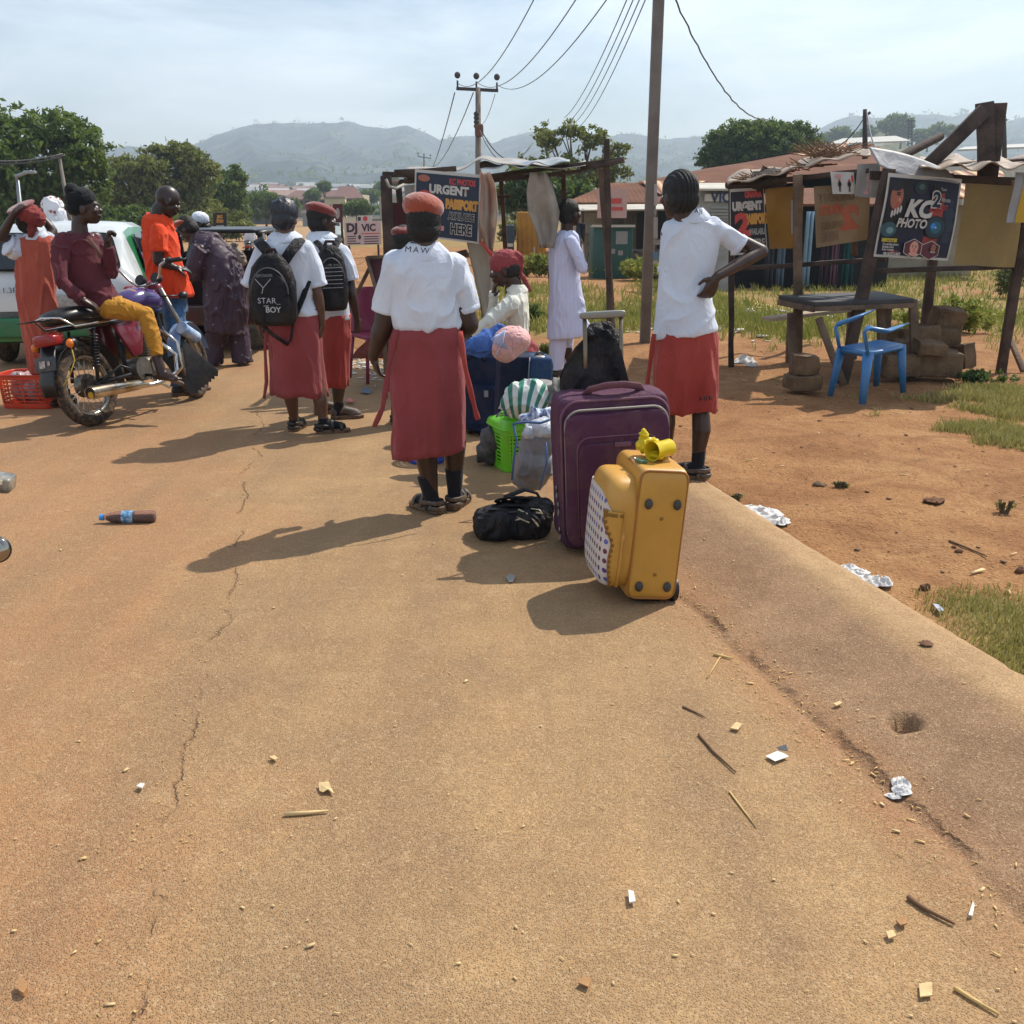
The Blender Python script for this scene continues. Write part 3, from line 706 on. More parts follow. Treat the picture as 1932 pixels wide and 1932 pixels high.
        if name in('shirt','tshirt','blouse') and s.Y<9.5:
            for pts,rr in sleeves:
                if rr[-1]<8: continue
                P=[s.p(q) for q in pts]; d=(P[-1]-P[-2]).normalized(); r_=s.px(rr[-1]); c=MB(); c.tube([P[-1]-d*.026,P[-1]-d*.022,P[-1]-d*.002,P[-1]+d*.003],[r_*.98,r_*1.035,r_*1.045,r_*.99],24); c.build('cuff',mt,s.T,smooth=True,angle=50,disp=folds(.002,(14,14,14),seed))
        return mb.build(name,mt,s.T,fuse=vox or s.vox*1.15,relax=relax,disp=folds(f[0],f[1],seed,.15) if f else None)
    def skirt(s,name,mt,rings,nf=7,amp=.012,seed=1,Yo=0,n=96):
        """open lofted cloth with vertical folds growing to the hem, doubled at the hem"""
        rg=random.Random(seed); ph=[rg.uniform(0,6.28) for _ in range(4)]
        zs=[]; fine=[]
        for (r0,r1) in zip(rings,rings[1:]):
            for k in range(6): t=k/6; fine.append([x+(y-x)*t for x,y in zip((r0+(0,0,0))[:6],(r1+(0,0,0))[:6])])
        fine.append(list((rings[-1]+(0,0,0))[:6])); N=len(fine); L=[]
        for i,(py,a,b,k,sl,dy) in enumerate(fine):
            c=s.p(((a+b)/2,py,Yo+dy)); rx=s.px(b-a)/2; g=(i/(N-1)); ring=[]
            for j in range(n):
                t=2*math.pi*j/n
                w=amp*(.25+g)*(math.cos(nf*t+ph[0]+g*.8)*.6+math.cos((nf+4)*t+ph[1]-g*1.3)*.35+math.cos(3*t+ph[2])*.5)
                w+=amp*.5*noise.noise(V((math.cos(t)*3+seed,math.sin(t)*3,c.z*7)))
                ring.append(c+V(((rx+w)*math.cos(t),(rx*k+w)*math.sin(t),sl*rx*math.cos(t)+amp*.5*g*math.cos(5*t+ph[3]))))
            L.append(ring)
        inner=[[p.lerp(sum(r,V())/len(r),.06) for p in r] for r in L[-1:-8:-1]]
        mb=MB(); mb.loft(L+inner,cap=True); return mb.build(name,mt,s.T,smooth=True,disp=folds(.007,(6,6,1.8),seed+60))
    def ribbon(s,name,mt,pts,w,par=None,th=.003):
        P=[s.p(q) for q in pts]; mb=MB(); tw=0
        Q=[]
        for a,b in zip(P,P[1:]):
            for k in range(4): Q.append(a.lerp(b,k/4))
        Q.append(P[-1]); rr=[]
        for i,p in enumerate(Q): a=.7*math.sin(i*.6); rr.append((w/2*(1+.15*math.sin(i)),th))
        mb.tube(Q,rr,8,side=(1,.3,0)); return mb.build(name,mt,par or s.T,smooth=True)
    def collar(s,top,bot,mt,tilt=.0,dy=0,k=.85,name='collar'):
        mb=MB(); n=40; L=[]
        T=[]
        for (py,a,b),g in((top,0),(tuple((x*.5+y*.5) for x,y in zip(top,bot)),.5),(bot,1)):
            c=s.p(((a+b)/2,py,dy)); rx=s.px(b-a)/2
            T.append([c+V((rx*math.cos(t),rx*k*math.sin(t)*(1 if math.sin(t)<0 else .9),-tilt*rx*math.sin(t)+.012*math.cos(2*t)*g)) for t in [2*math.pi*j/n for j in range(n)]])
        low=[p+V((0,0,-.008)) for p in T[2]]; inn=[p*.0+V((p.x,p.y,p.z-.01)) for p in T[1]]
        c0=sum(T[0],V())/n; tin=[c0+(p-c0)*.93 for p in T[0]]; bin_=[p+V((0,0,-.035)) for p in tin]
        mb.loft([low]+T[::-1]+[tin,bin_],cap=False); return mb.build(name,mt,s.T,smooth=True,angle=50)
    def hair(s,kind='short',mt=HAIR):
        hs=s.HS; mb=MB(); E=lambda c,r: mb.ell(s.hc+s.Rm@(V(c)*hs),V(r)*hs,s.Rm,28,18)
        if kind=='short': E((0,-.022,.03),(.083,.098,.092)); E((0,-.04,-.03),(.074,.07,.07)); d=folds(.003,(60,60,60),1)
        elif kind=='bob': E((0,-.020,.02),(.086,.096,.098)); E((0,-.032,-.040),(.083,.074,.066)); d=folds(.003,(60,60,60),2)
        elif kind=='rows':
            E((0,-.018,.028),(.084,.098,.094)); E((0,-.036,-.022),(.080,.080,.075))
            iR=s.Rm.inverted(); hc=s.hc
            def d(c): q=iR@(c-hc); return .0042*math.cos(q.x/hs*330+q.z*20)+.001*noise.noise(c*150)
        return mb.build('hair',mt,s.T,fuse=.005,relax=1,disp=d)
    def beret(s,mt,roll=8,fwd=0,up=.074,r=(.104,.114,.060),band=True,shift=0,name='beret'):
        hs=s.HS; Rm=s.Rm@Matrix.Rotation(R(roll),4,'Y')@Matrix.Rotation(R(fwd),4,'X'); c=s.hc+s.Rm@V((shift*hs,-.012*hs,up*hs)); mb=MB()
        mb.ell(c,V(r)*hs,Rm,32,14); mb.ell(c+Rm@V((0,-.004,-.022))*hs,(r[0]*.82*hs,r[1]*.85*hs,.034*hs),Rm,28,10)
        return mb.build(name,mt,s.T,fuse=.006,relax=2,disp=folds(.0018,(8,8,8),3))
    def sock(s,an,up,r0=.038,r1=.043,mt=SOCK,heel=None):
        a=s.p(an); b=s.p(up); mb=MB(); mb.tube([a+V((0,0,-.05)),a,a.lerp(b,.5),b],[r0*s.s,r0*s.s,(r0+r1)/2*s.s,r1*s.s],18)
        return mb.build('sock',mt,s.T,smooth=True,angle=60)
    def shoe(s,an,head,mt=SHOEK,L=.245,kind='sandal',z=0,mt2=SOLE):
        a=s.p(an); S=s.s; L=L*S; d=V((math.sin(R(head)),math.cos(R(head)),0)); sd=V((d.y,-d.x,0)); b=V((a.x,a.y,z))-d*.055*S
        def out(w,h,g=1.0):
            pr=[(0,.62),(.06,.86),(.2,.95),(.4,.88),(.6,1.0),(.78,1.05),(.92,.8),(1.0,.35)]
            l=[b+d*(L*t*g-(g-1)*L/2)+sd*w*x+V((0,0,h)) for t,x in pr]; r=[b+d*(L*t*g-(g-1)*L/2)-sd*w*x+V((0,0,h)) for t,x in pr[::-1]]
            return l+r
        T=MB()
        T.loft([out(.040*S,.002,1.02),out(.043*S,.010,1.04),out(.043*S,.026,1.04),out(.038*S,.030,1.0)])
        so=MB(); 
        o=T.build('shoe',mt2,s.T,smooth=True,angle=45)
        u=MB(); 
        foot=MB(); fz=.03
        foot.limb([b+d*.04*S+V((0,0,fz+.03)),b+d*.11*S+V((0,0,fz+.034)),b+d*(L-.055*S)+V((0,0,fz+.014))],[.036*S,.034*S,.031*S],14)
        foot.limb([a,b+d*.06*S+V((0,0,fz+.03))],[.035*S,.037*S],12)
        if kind=='sandal':
            fo=foot.build('sock',SOCK,s.T,fuse=.008,relax=1)
            for t_,w_,hh in((.14,.022,.030),(.46,.026,.058),(.74,.026,.042)):
                c=b+d*L*t_; pts=[c+sd*math.cos(q)*.045*S+V((0,0,.022+hh*1.25*math.sin(q)))-d*(.02 if t_<.2 else 0)*0 for q in [math.pi*i/8 for i in range(9)]]
                u.tube(pts,[(w_*S*.5,.004)]*9,8,side=d)
            # heel strap
            c=b+d*.03*S+V((0,0,.062)); pts=[c+sd*math.cos(q)*.043*S-d*.043*S*math.sin(q) for q in [math.pi*i/8 for i in range(9)]]
            pts=[b+d*L*.46+sd*.045*S+V((0,0,.05))]+pts+[b+d*L*.46-sd*.045*S+V((0,0,.05))]
            u.tube(pts,[(.013*S,.004)]*len(pts),8,side=(0,0,1))
            c=b+d*.02*S; pts=[c+sd*math.cos(q)*.043*S-d*.04*S*math.sin(q)+V((0,0,.034)) for q in [math.pi*i/8 for i in range(9)]]
            u.tube(pts,[(.012*S,.004)]*len(pts),8,side=(0,0,1))
            u.build('strap',mt,o,smooth=True)
        else:
            foot.ell(b+d*(L*.72)+V((0,0,.036)),(.040*S,.06*S,.028*S),Matrix(((sd.x,d.x,0,0),(sd.y,d.y,0,0),(0,0,1,0),(0,0,0,1))))
            foot.ell(b+d*(.03*S)+V((0,0,.05)),(.036*S,.04*S,.042*S)); foot.build('upper',mt,o,fuse=.007,relax=2)
            for i in range(3):
                c=b+d*L*(.42+.07*i)+V((0,0,.078-.008*i)); u.tube([c-sd*.022+V((0,0,-.01)),c,c+sd*.022+V((0,0,-.01))],.004,6)
            u.build('lace',SHOEK,o,smooth=True)
        return o
GS='school students standing on the road'
# ---------------------------------------------------------------- student in front, MAW on the collar
P=Person('schoolgirl in the foreground with MAW on her collar, rust beret and long brick-red skirt',(832,966),H=1.62,group=GS,vox=.006)
P.body(SK,(799,420),(-6,-4,0),(802,466),(806,640),
  [dict(j=[(745,503),(724,612,.02),(704,672,.05),(716,716,.08)],n=(1,.5,0),curl=.42,thumb=-1,r=(.052,.043,.028)),dict(j=[(848,508),(883,612,.04),(852,632,.22),(830,630,.26)],n=(0,1,0),r=(.050,.047,.03))],
  [dict(j=[(775,690),(797,800),(815,944)]),dict(j=[(838,690,.04),(857,790,.06),(858,926,.08)])],fat=1.22)
P.hair('bob'); P.beret(BERET,roll=9,fwd=4,up=.076,r=(.106,.110,.070))
P.garment('shirt',WHITE,[(459,778,824,.8),(470,765,838,.72),(480,748,856,.6),(493,738,866,.58),(520,737,866,.66),(560,742,864,.70),(598,741,868,.72),(614,744,868,.74),(624,752,860,.74),(628,765,845,.7)],
  [([(748,500),(736,540,.01),(725,588,.02)],[25,24,23.5]),([(854,500),(870,540),(882,584,.03)],[25,24,22])],f=(.0085,(4.5,4.5,2.2)),seed=3)
P.collar((457,772,828),(479,757,846),WHITE,tilt=-.08)
cz=s_=None
c=P.p((787,472,-.172)); text('lettering','MAW',INK,P.T,basis(c,(1,0,-.08),(0,.55,.83)),.044,.0008,sx=.95,space=1.35)
P.skirt('skirt',REDS,[(612,750,864,.72),(640,738,873,.76),(690,736,878,.78),(780,740,880,.72),(855,741,878,.7,.16)],nf=6,amp=.016,seed=4)
P.ribbon('tie_string',REDS,[(748,622,-.1),(736,680,-.12),(727,735,-.1),(722,770,-.1),(706,805,-.06)],.026)
P.ribbon('tie_string',REDB,[(868,625,-.08),(877,690,-.12),(887,735,-.12),(897,775,-.1),(902,792,-.1)],.026)
P.sock((815,944),(804,897),.040,.050); P.sock((858,926,.08),(857,884,.07),.040,.051)
P.shoe((817,948,0),-42,SHOEB); P.shoe((858,930,.08),18,SHOEB)
# ---------------------------------------------------------------- tall student on the right with the hand on her hip
P=Person('tall student with cornrows, hand on hip, AJI on the collar, beside the purple suitcase',(1312,905),z=.085,H=1.70,group=GS,vox=.006)
P.body(SK,(1280,368),(-28,-4,0),(1292,412),(1292,640),
  [dict(j=[(1264,442),(1274,528,-.03),(1269,627,-.06),(1281,690,-.06)],n=(1,.3,0),curl=.4,thumb=-1,r=(.04,.034,.023)),dict(j=[(1350,432),(1437,474,.0),(1352,522,-.14),(1330,566,-.13)],n=(-.3,1,0),curl=.6,thumb=-1,r=(.04,.036,.024))],
  [dict(j=[(1268,660),(1257,760),(1254,880,.1)]),dict(j=[(1320,660),(1322,780,.0),(1316,880)],calf=V((.008,-.01,0)))],fat=.95)
P.hair('rows')
P.garment('shirt',WHITE,[(400,1286,1328,.8),(410,1276,1336,.72),(422,1258,1352,.6),(440,1249,1358,.56),(470,1247,1354,.6),(520,1243,1342,.66),(560,1240,1342,.72),(600,1236,1350,.74),(624,1234,1356,.74,.12),(632,1235,1354,.74,.12)],
  [([(1266,438),(1264,475),(1263,512)],[20,20.5,21]),([(1345,430),(1372,446),(1398,464,.0)],[20,20,19])],f=(.0075,(4.5,4.5,2.4)),seed=8)
P.collar((392,1284,1326),(410,1272,1338),WHITE,tilt=-.08)
c=P.p((1318,399,-.115)); text('lettering','AJI',INK,P.T,basis(c,(1,.25,-.12),(0,.3,.9)),.036,.001,space=1.1)
P.skirt('skirt',REDB,[(612,1242,1350,.74),(660,1234,1354,.76),(720,1230,1356,.72),(775,1230,1354,.68,.04)],nf=4,amp=.016,seed=9)
c=P.p((1331,752,-.155)); text('lettering','A D K',INK,P.T,basis(c,(1,.55,0),(0,0,1)),.034,.002)
P.ribbon('tie_string',REDB,[(1234,630,-.06),(1226,690,-.05),(1218,745,-.05)],.026)
P.sock((1316,880),(1319,850),.036,.038); P.sock((1254,880,.1),(1255,850,.1),.036,.038)
P.shoe((1316,882),-62,SHOEB); P.shoe((1254,884,.1),-30,SHOEB)
br=MB(); c=P.p((1269,625,-.06)); br.torus(c,(0,.1,1),.032,.004); br.build('bracelet',M('silver','#b8b4ac',.3,1,v=0,b=0),P.T,smooth=True)
# ---------------------------------------------------------------- student with the lettered backpack
P=Person('student in a black satin cap wearing the backpack lettered STAR BOY',(590,816),H=1.58,group=GS,vox=.007); PS=P
P.body(SK2,(538,412),(12,-3,0),(540,450),(555,620),
  [dict(j=[(495,474),(476,556,.0),(487,612,.03),(497,648,.04)],n=(1,.3,0),curl=.5,thumb=-1),dict(j=[(578,474),(600,556,-.02),(608,612,.0),(601,650,.02)],n=(-1,.3,0),curl=.6,thumb=1)],
  [dict(j=[(532,640),(546,725),(556,798,.06)]),dict(j=[(585,640),(602,735),(611,800,-.03)])],fat=1.02)
cap=MB(); cap.ell(P.hc+P.Rm@V((0,-.02,.045))*P.HS,V((.094,.108,.10))*P.HS,P.Rm,24,16); cap.ell(P.hc+P.Rm@V((0,-.045,-.01))*P.HS,V((.088,.085,.075))*P.HS,P.Rm,24,16)
cap.build('satin_cap',M('black_satin','#1c1e28',.45,v=.1,b=.3,bs=40,bd=.004),P.T,fuse=.006,disp=folds(.005,(16,16,5),5))
P.garment('shirt',WHITE,[(443,518,558,.8),(452,508,570,.72),(462,494,582,.62),(478,486,592,.58),(520,488,592,.64),(560,494,592,.7),(585,500,602,.74),(594,506,603,.74)],
  [([(497,472),(482,508),(472,540)],[17,17,17.5]),([(577,472),(590,505),(600,540)],[18,18,18])],f=(.0075,(5,5,2.5)),seed=11)
P.collar((436,518,556),(449,506,570),WHITE,tilt=-.08)
P.skirt('skirt',REDS,[(582,510,600,.76),(610,505,604,.8),(670,510,608,.74),(746,513,618,.66,-.03)],nf=5,amp=.014,seed=12)
P.ribbon('tie_string',REDS,[(505,612,-.06),(500,660,-.06),(503,720,-.05),(498,752,-.05)],.024)
P.sock((556,798,.06),(554,786,.06),.038,.04); P.sock((611,800,-.03),(610,788,-.03),.038,.04)
P.shoe((556,800,.06),8,SHOEK); P.shoe((611,802,-.03),74,SHOEK)
# ---------------------------------------------------------------- beret student in profile
P=Person('student in a maroon beret, face in profile, beside the black-capped student',(645,790),H=1.60,group=GS,vox=.007); PB=P
P.body(SK,(608,414),(62,-4,0),(600,452),(632,620),
  [dict(j=[(648,480,-.06),(664,556,-.1),(673,600,-.06),(678,640,-.02)],n=(-.6,.5,0),curl=.5,thumb=1),dict(j=[(585,480,.1),(592,550,.12),(600,600,.12)])],
  [dict(j=[(640,640),(640,715),(637,776)]),dict(j=[(618,640,.1),(612,710,.15),(606,768,.2)])],fat=1.0)
P.hair('short'); P.beret(BERETD,roll=-4,fwd=-12,up=.07,r=(.104,.122,.05))
P.garment('shirt',WHITE,[(444,584,624,.9),(455,576,640,.85),(468,572,654,.8),(480,574,660,.8),(520,580,656,.85),(570,592,656,.85),(600,606,660,.85),(604,608,660,.85)],
  [([(646,478,-.06),(656,505,-.08),(662,528,-.08)],[16,16,15])],f=(.0045,(6,6,3)),seed=14)
P.collar((436,586,622),(449,578,636),WHITE,tilt=.0)
P.skirt('skirt',REDB,[(594,608,660,.9),(640,606,660,.95),(729,610,657,.95)],nf=4,amp=.008,seed=15)
P.sock((637,776),(640,758)); P.sock((606,768,.2),(608,752,.18))
P.shoe((638,779),78,SHOEB,kind='lace',L=.25); P.shoe((606,770,.2),70,SHOEB,kind='lace',L=.25)
# ---------------------------------------------------------------- small student hidden behind the first
P=Person('shorter beret student almost hidden behind the MAW schoolgirl',(768,800),H=1.42,group=GS,vox=.009)
P.body(SK,(763,455),(5,0,0),(765,485),(767,620),[dict(j=[(742,500),(738,560),(744,610),(748,635)],n=(1,0,0),thumb=-1)],[dict(j=[(755,640),(748,730),(746,785)]),dict(j=[(785,640),(790,730),(792,785)])],fat=.9,headscale=1.08)
P.hair('short'); P.beret(BERETD,roll=0,up=.07,r=(.1,.11,.045))
P.garment('shirt',WHITE,[(478,750,782,.8),(490,742,790,.6),(510,738,795,.6),(600,740,795,.7)],[([(745,497),(740,520),(738,545)],[12,13,13])],f=(.005,(9,9,4)),seed=17)
P.skirt('skirt',REDS,[(592,740,795,.75),(640,734,800,.8),(737,733,803,.75)],seed=18,amp=.01)
P.sock((746,785),(747,750)); P.sock((792,785),(790,750)); P.shoe((746,788),0); P.shoe((792,788),0)
# ---------------------------------------------------------------- seated student
SW=cloth('cream_blouse','#c9c9bd',c2='#d6d5c8',v=.04)
P=Person('seated student in cream blouse and red headscarf, hand over mouth',(950,832),H=1.68,group=None,vox=.006,Y=7.4)
P.body(SK,(952,507),(-82,-14,0),(975,552),(986,668),
  [dict(j=[(966,572,-.14),(924,606,-.22),(893,630,-.22),(868,652,-.2)],n=(0,.3,-1),curl=.55,thumb=1),dict(j=[(962,572,.12),(926,612,.1),(932,560,.04),(936,516,-.01)],n=(1,0,.3),curl=.9,thumb=-1)],
  [dict(j=[(985,668,-.08),(915,672,-.12),(912,770,-.1)]),dict(j=[(985,668,.1),(915,668,.12),(905,770,.12)])],fat=.92)
sc_=MB(); H_=P.hc; Q=P.Rm
sc_.ell(H_+Q@V((0,-.012,.045)),(.088,.108,.088),Q,24,16); sc_.ell(H_+Q@V((0,-.075,.03)),(.06,.05,.075),Q,20,12)
sc_.limb([H_+Q@V((0,-.10,.075)),H_+Q@V((.0,-.135,.045)),H_+Q@V((0,-.11,-.03))],[.03,.022,.02]); sc_.limb([H_+Q@V((0,-.10,-.05)),H_+Q@V((.02,-.12,-.13)),H_+Q@V((.01,-.14,-.19))],[.02,.018,.012])
sc_.build('headscarf',REDS,P.T,fuse=.006,disp=folds(.004,(18,18,18),6))
hr=MB(); hr.ell(H_+Q@V((0,-.035,-.01)),(.080,.082,.075),Q,20,14); hr.build('hair',HAIR,P.T,fuse=.006,disp=folds(.003,(60,60,60),2))
P.garment('blouse',SW,[(543,968,990,1.1),(552,956,996,1.5),(566,950,997,1.9),(590,952,997,1.9),(625,958,998,1.8),(668,962,1002,1.7),(690,965,1002,1.6)],
  [([(966,574,-.14),(944,590,-.18),(924,607,-.22),(908,620,-.22),(892,632,-.22)],[17,15.5,15,12,10.5]),([(962,574,.1),(944,595,.12),(927,612,.1),(930,585,.07),(932,552,.03)],[16,14,14,11,9])],f=(.006,(8,8,4)),seed=20)
P.collar((536,962,990),(549,955,997),SW,k=1.4)
sk=MB(); sk.limb([P.p((982,668)),P.p((940,668)),P.p((912,672))],[.135,.135,.12],16); sk.limb([P.p((912,676)),P.p((908,745))],[.14,.15],16); sk.build('skirt',REDS,P.T,fuse=.01,disp=folds(.01,(8,8,5),9))
P.shoe((912,775,-.1),-85,SHOEK); P.shoe((905,775,.12),-85,SHOEK)
# ---------------------------------------------------------------- man in the striped kaftan
t=NT('striped_lilac_cloth'); o=t.coord(); wv=t.n('ShaderNodeTexWave',wave_type='BANDS',bands_direction='X'); wv.inputs['Scale'].default_value=26; wv.inputs['Distortion'].default_value=.6; wv.inputs['Detail'].default_value=1; wv.inputs['Detail Scale'].default_value=.3; t.l(o,wv.inputs['Vector'])
t.bsdf(t.ramp(wv.outputs['Fac'],[(.4,lin('#d6daf0')),(.62,lin('#bcc2e2'))]),.8,0,.2,bump=wv.outputs['Fac'],bstr=.3,bdist=.004); KAF=t.m
P=Person('man in a pale lilac striped kaftan holding a black phone at his face',(1052,716),z=.03,H=1.66,vox=.008)
P.body(SK,(1076,402),(50,0,0),(1070,442),(1068,580),
  [dict(j=[(1078,456,-.12),(1098,506,-.16),(1096,462,.0),(1092,436,.03)],n=(-.3,.3,.2),curl=1.0,thumb=1),dict(j=[(1046,456,.1),(1040,520,.15),(1048,570,.2)])],
  [dict(j=[(1052,590),(1052,650),(1050,700)]),dict(j=[(1072,590,.12),(1072,650,.14),(1064,692,.2)])],fat=.9)
P.hair('short')
P.garment('kaftan',KAF,[(434,1058,1084,.9),(444,1046,1090,.85),(456,1038,1094,.8),(480,1036,1093,.8),(520,1036,1093,.8),(570,1035,1102,.8),(600,1033,1108,.75),(628,1031,1117,.7,.1),(636,1032,1116,.7,.1)],
  [([(1078,456,-.12),(1090,482,-.15),(1099,506,-.16),(1100,498,-.13)],[12,11.5,10.5,10])],f=(.006,(8,8,3)),seed=23)
P.garment('trousers',KAF,[(620,1036,1070,.9),(660,1035,1068,.9),(698,1038,1062,1)],[([(1070,600,.14),(1070,650,.15),(1064,686,.2)],[15,13,10])],f=(.005,(12,12,3)),seed=24)
P.shoe((1050,703),40,SHOEK,kind='lace',z=.0); P.shoe((1064,695,.2),50,SHOEK,kind='lace',z=.0)
ph=thing('mobile_phone','black mobile phone held up by the man in the lilac kaftan','phone',at(1095,439,P.Y+.02),rot=(R(-8),R(6),R(20)))
m=MB(); m.box((0,0,0),(.085,.012,.165)); m.build('phone_body',M('phone_black','#101014',.25,v=0,b=0),ph,bevel=.006); m=MB(); m.ell((.025,-.008,.06),(.008,.003,.008)); m.ell((.025,-.008,.04),(.008,.003,.008)); m.build('lens',M('dark_glass','#0a0c12',.08,v=0,b=0),ph,smooth=True)
# ---------------------------------------------------------------- bald man in orange
ORG=cloth('orange_tshirt','#d8401c',c2='#e04a20',v=.05); JEAN=cloth('blue_jeans','#33506e',c2='#486a8c',vs=8,v=.2,weave=400,bstr=.4)
P=Person('bald man in a bright orange t-shirt and blue jeans looking down beside the motorcycle',(338,745),H=1.76,vox=.007)
P.body(M('skin_deep','#2c1e1a',.38,v=.1,b=.2,bs=260,bd=.001),(317,379),(62,-30,0),(296,412),(318,565),
  [dict(j=[(300,440,-.14),(298,492,-.16),(330,505,-.1),(350,508,-.06)],n=(0,.4,-1),curl=.5,thumb=-1),dict(j=[(305,440,.16),(315,500,.2),(345,510,.12)])],
  [dict(j=[(322,590,-.05),(334,655,-.04),(338,732,-.04)]),dict(j=[(322,590,.12),(345,655,.16),(352,725,.16)])],fat=1.08,headscale=.98,neckr=.06)
P.garment('tshirt',ORG,[(402,278,312,1.0),(412,272,322,1.1),(428,270,328,1.1),(460,271,336,1.0),(500,275,344,.9),(535,280,358,.85),(552,284,364,.85,-.05),(557,286,362,.85,-.05)],
  [([(299,436,-.13),(299,455,-.16),(300,474,-.17)],[16,16,15])],f=(.009,(7,7,4)),seed=26)
P.garment('jeans',JEAN,[(545,296,352,.9),(575,300,352,.9),(590,302,352,.9)],[([(324,585,-.05),(334,655,-.04),(338,728,-.04)],[18,16,14]),([(330,585,.12),(346,655,.16),(352,722,.16)],[18,15,14])],f=(.006,(12,12,6)),seed=27)
P.shoe((338,738,-.04),60,SHOEK,kind='lace',z=0); P.shoe((352,730,.16),60,SHOEK,kind='lace',z=0)
# ---------------------------------------------------------------- person bent into the dark car
t=NT('dark_floral_cloth'); o=t.coord(); vo=t.n('ShaderNodeTexVoronoi',feature='F1'); vo.inputs['Scale'].default_value=13; t.l(o,vo.inputs['Vector'])
nn=t.noise(o,60,3); mk=t.ramp(t.math('ADD',vo.outputs['Distance'],t.math('MULTIPLY',nn,.35)),[(.27,1.),(.36,0.)]); t.bsdf(t.mix(t.math('MULTIPLY',mk,.6),lin('#3c2c3a'),lin('#9a8ba0')),.6,0,.4); FLO=t.m
P=Person('person in a dark purple floral tunic bending down into the open dark car',(432,690),H=1.66,vox=.009)
P.body(SK,(353,432),(-75,-50,0),(372,458),(430,555),
  [dict(j=[(378,470,-.15),(365,520,-.1),(345,545,.1)]),dict(j=[(372,462,.18),(352,520,.25),(340,545,.3)])],
  [dict(j=[(415,570,-.05),(405,625,0),(402,680,0)]),dict(j=[(440,570,.1),(452,625,.08),(455,680,.05)])],fat=1.05)
P.hair('short'); P.beret(BERET,roll=0,fwd=35,up=.07,r=(.1,.1,.04))
def ex(mb):
    mb.tube([P.p(q) for q in((368,452),(392,462),(412,492),(428,540),(428,585),(426,625))],[P.px(x) for x in(17,29,37,42,42,40)],28,side=(0,1,0),flat=.95)
    mb.tube([P.p((382,468,-.16)),P.p((370,500,-.16)),P.p((364,522,-.12))],[P.px(17),P.px(16),P.px(17)],14)
mb=MB(); ex(mb); mb.build('tunic',FLO,P.T,fuse=.01,disp=folds(.015,(7,7,3.5),31))
P.garment('trousers',FLO,[(590,395,460,.8),(610,393,462,.8),(618,394,462,.8)],[([(412,605,-.05),(406,645,0),(402,684,0)],[20,19,19]),([(445,605,.08),(454,645,.06),(458,684,.05)],[20,19,20])],f=(.008,(12,12,4)),seed=32)
P.shoe((402,684),-30,SHOEK,kind='lace',z=0); P.shoe((460,684,.05),-10,SHOEK,kind='lace',z=0)
# ---------------------------------------------------------------- student in the red pinafore, arms up
P=Person('student in a long red pinafore lifting both hands to a maroon headscarf',(118,768),H=1.58,group=None,vox=.008)
PIN=cloth('faded_red_pinafore','#a54c3e',c2='#b05a48',v=.07)
P.body(SK,(50,415),(-25,10,0),(66,446),(76,600),
  [dict(j=[(38,456),(2,448,-.1),(28,400,-.16),(42,386,-.1)],n=(.5,1,0),curl=.7,thumb=1),dict(j=[(92,452,.05),(100,436,.1),(80,410,.1),(66,398,.06)],n=(-.5,1,0),curl=.7,thumb=-1)],
  [dict(j=[(70,620),(85,700),(95,758)]),dict(j=[(95,620,.1),(112,700,.1),(125,756,.05)])],fat=1.0)
P.hair('short')
mb=MB(); H_=P.hc; Q=P.Rm
mb.ell(H_+Q@V((.02,-.03,.05)),(.098,.11,.078),Q,24,14); mb.ell(H_+Q@V((.06,-.09,.03)),(.075,.07,.07),Q,20,12); mb.limb([H_+Q@V((.03,-.11,-.02)),H_+Q@V((.02,-.12,-.08))],[.03,.03])
mb.build('headscarf',cloth('maroon_scarf','#74302f',c2='#883a36'),P.T,fuse=.007,disp=folds(.008,(14,14,14),8))
mb=MB(); mb.ell(H_+Q@V((-.03,.0,.10)),(.115,.12,.022),Q@Matrix.Rotation(R(-24),4,'Y'),28,10); mb.build('beret',BERETD,P.T,fuse=.006)
P.garment('shirt',WHITE,[(441,52,86,.8),(450,40,96,.65),(464,36,98,.6),(520,36,98,.6),(560,38,98,.6)],[([(44,458),(30,470,-.04),(14,462,-.08)],[17,21,19]),([(88,456,.04),(96,448,.08)],[14,13])],f=(.008,(10,10,6)),seed=34)
P.collar((436,52,84),(447,44,92),WHITE)
P.garment('pinafore',PIN,[(446,42,94,.7),(456,34,99,.66),(500,33,100,.72),(560,36,106,.8),(620,44,118,.8),(680,54,122,.75),(706,58,124,.7)],f=(.013,(8,8,1.6)),seed=35)
P.sock((95,758),(90,735)); P.sock((125,756,.05),(122,735,.05)); P.shoe((97,762),-20); P.shoe((128,760,.05),-10)
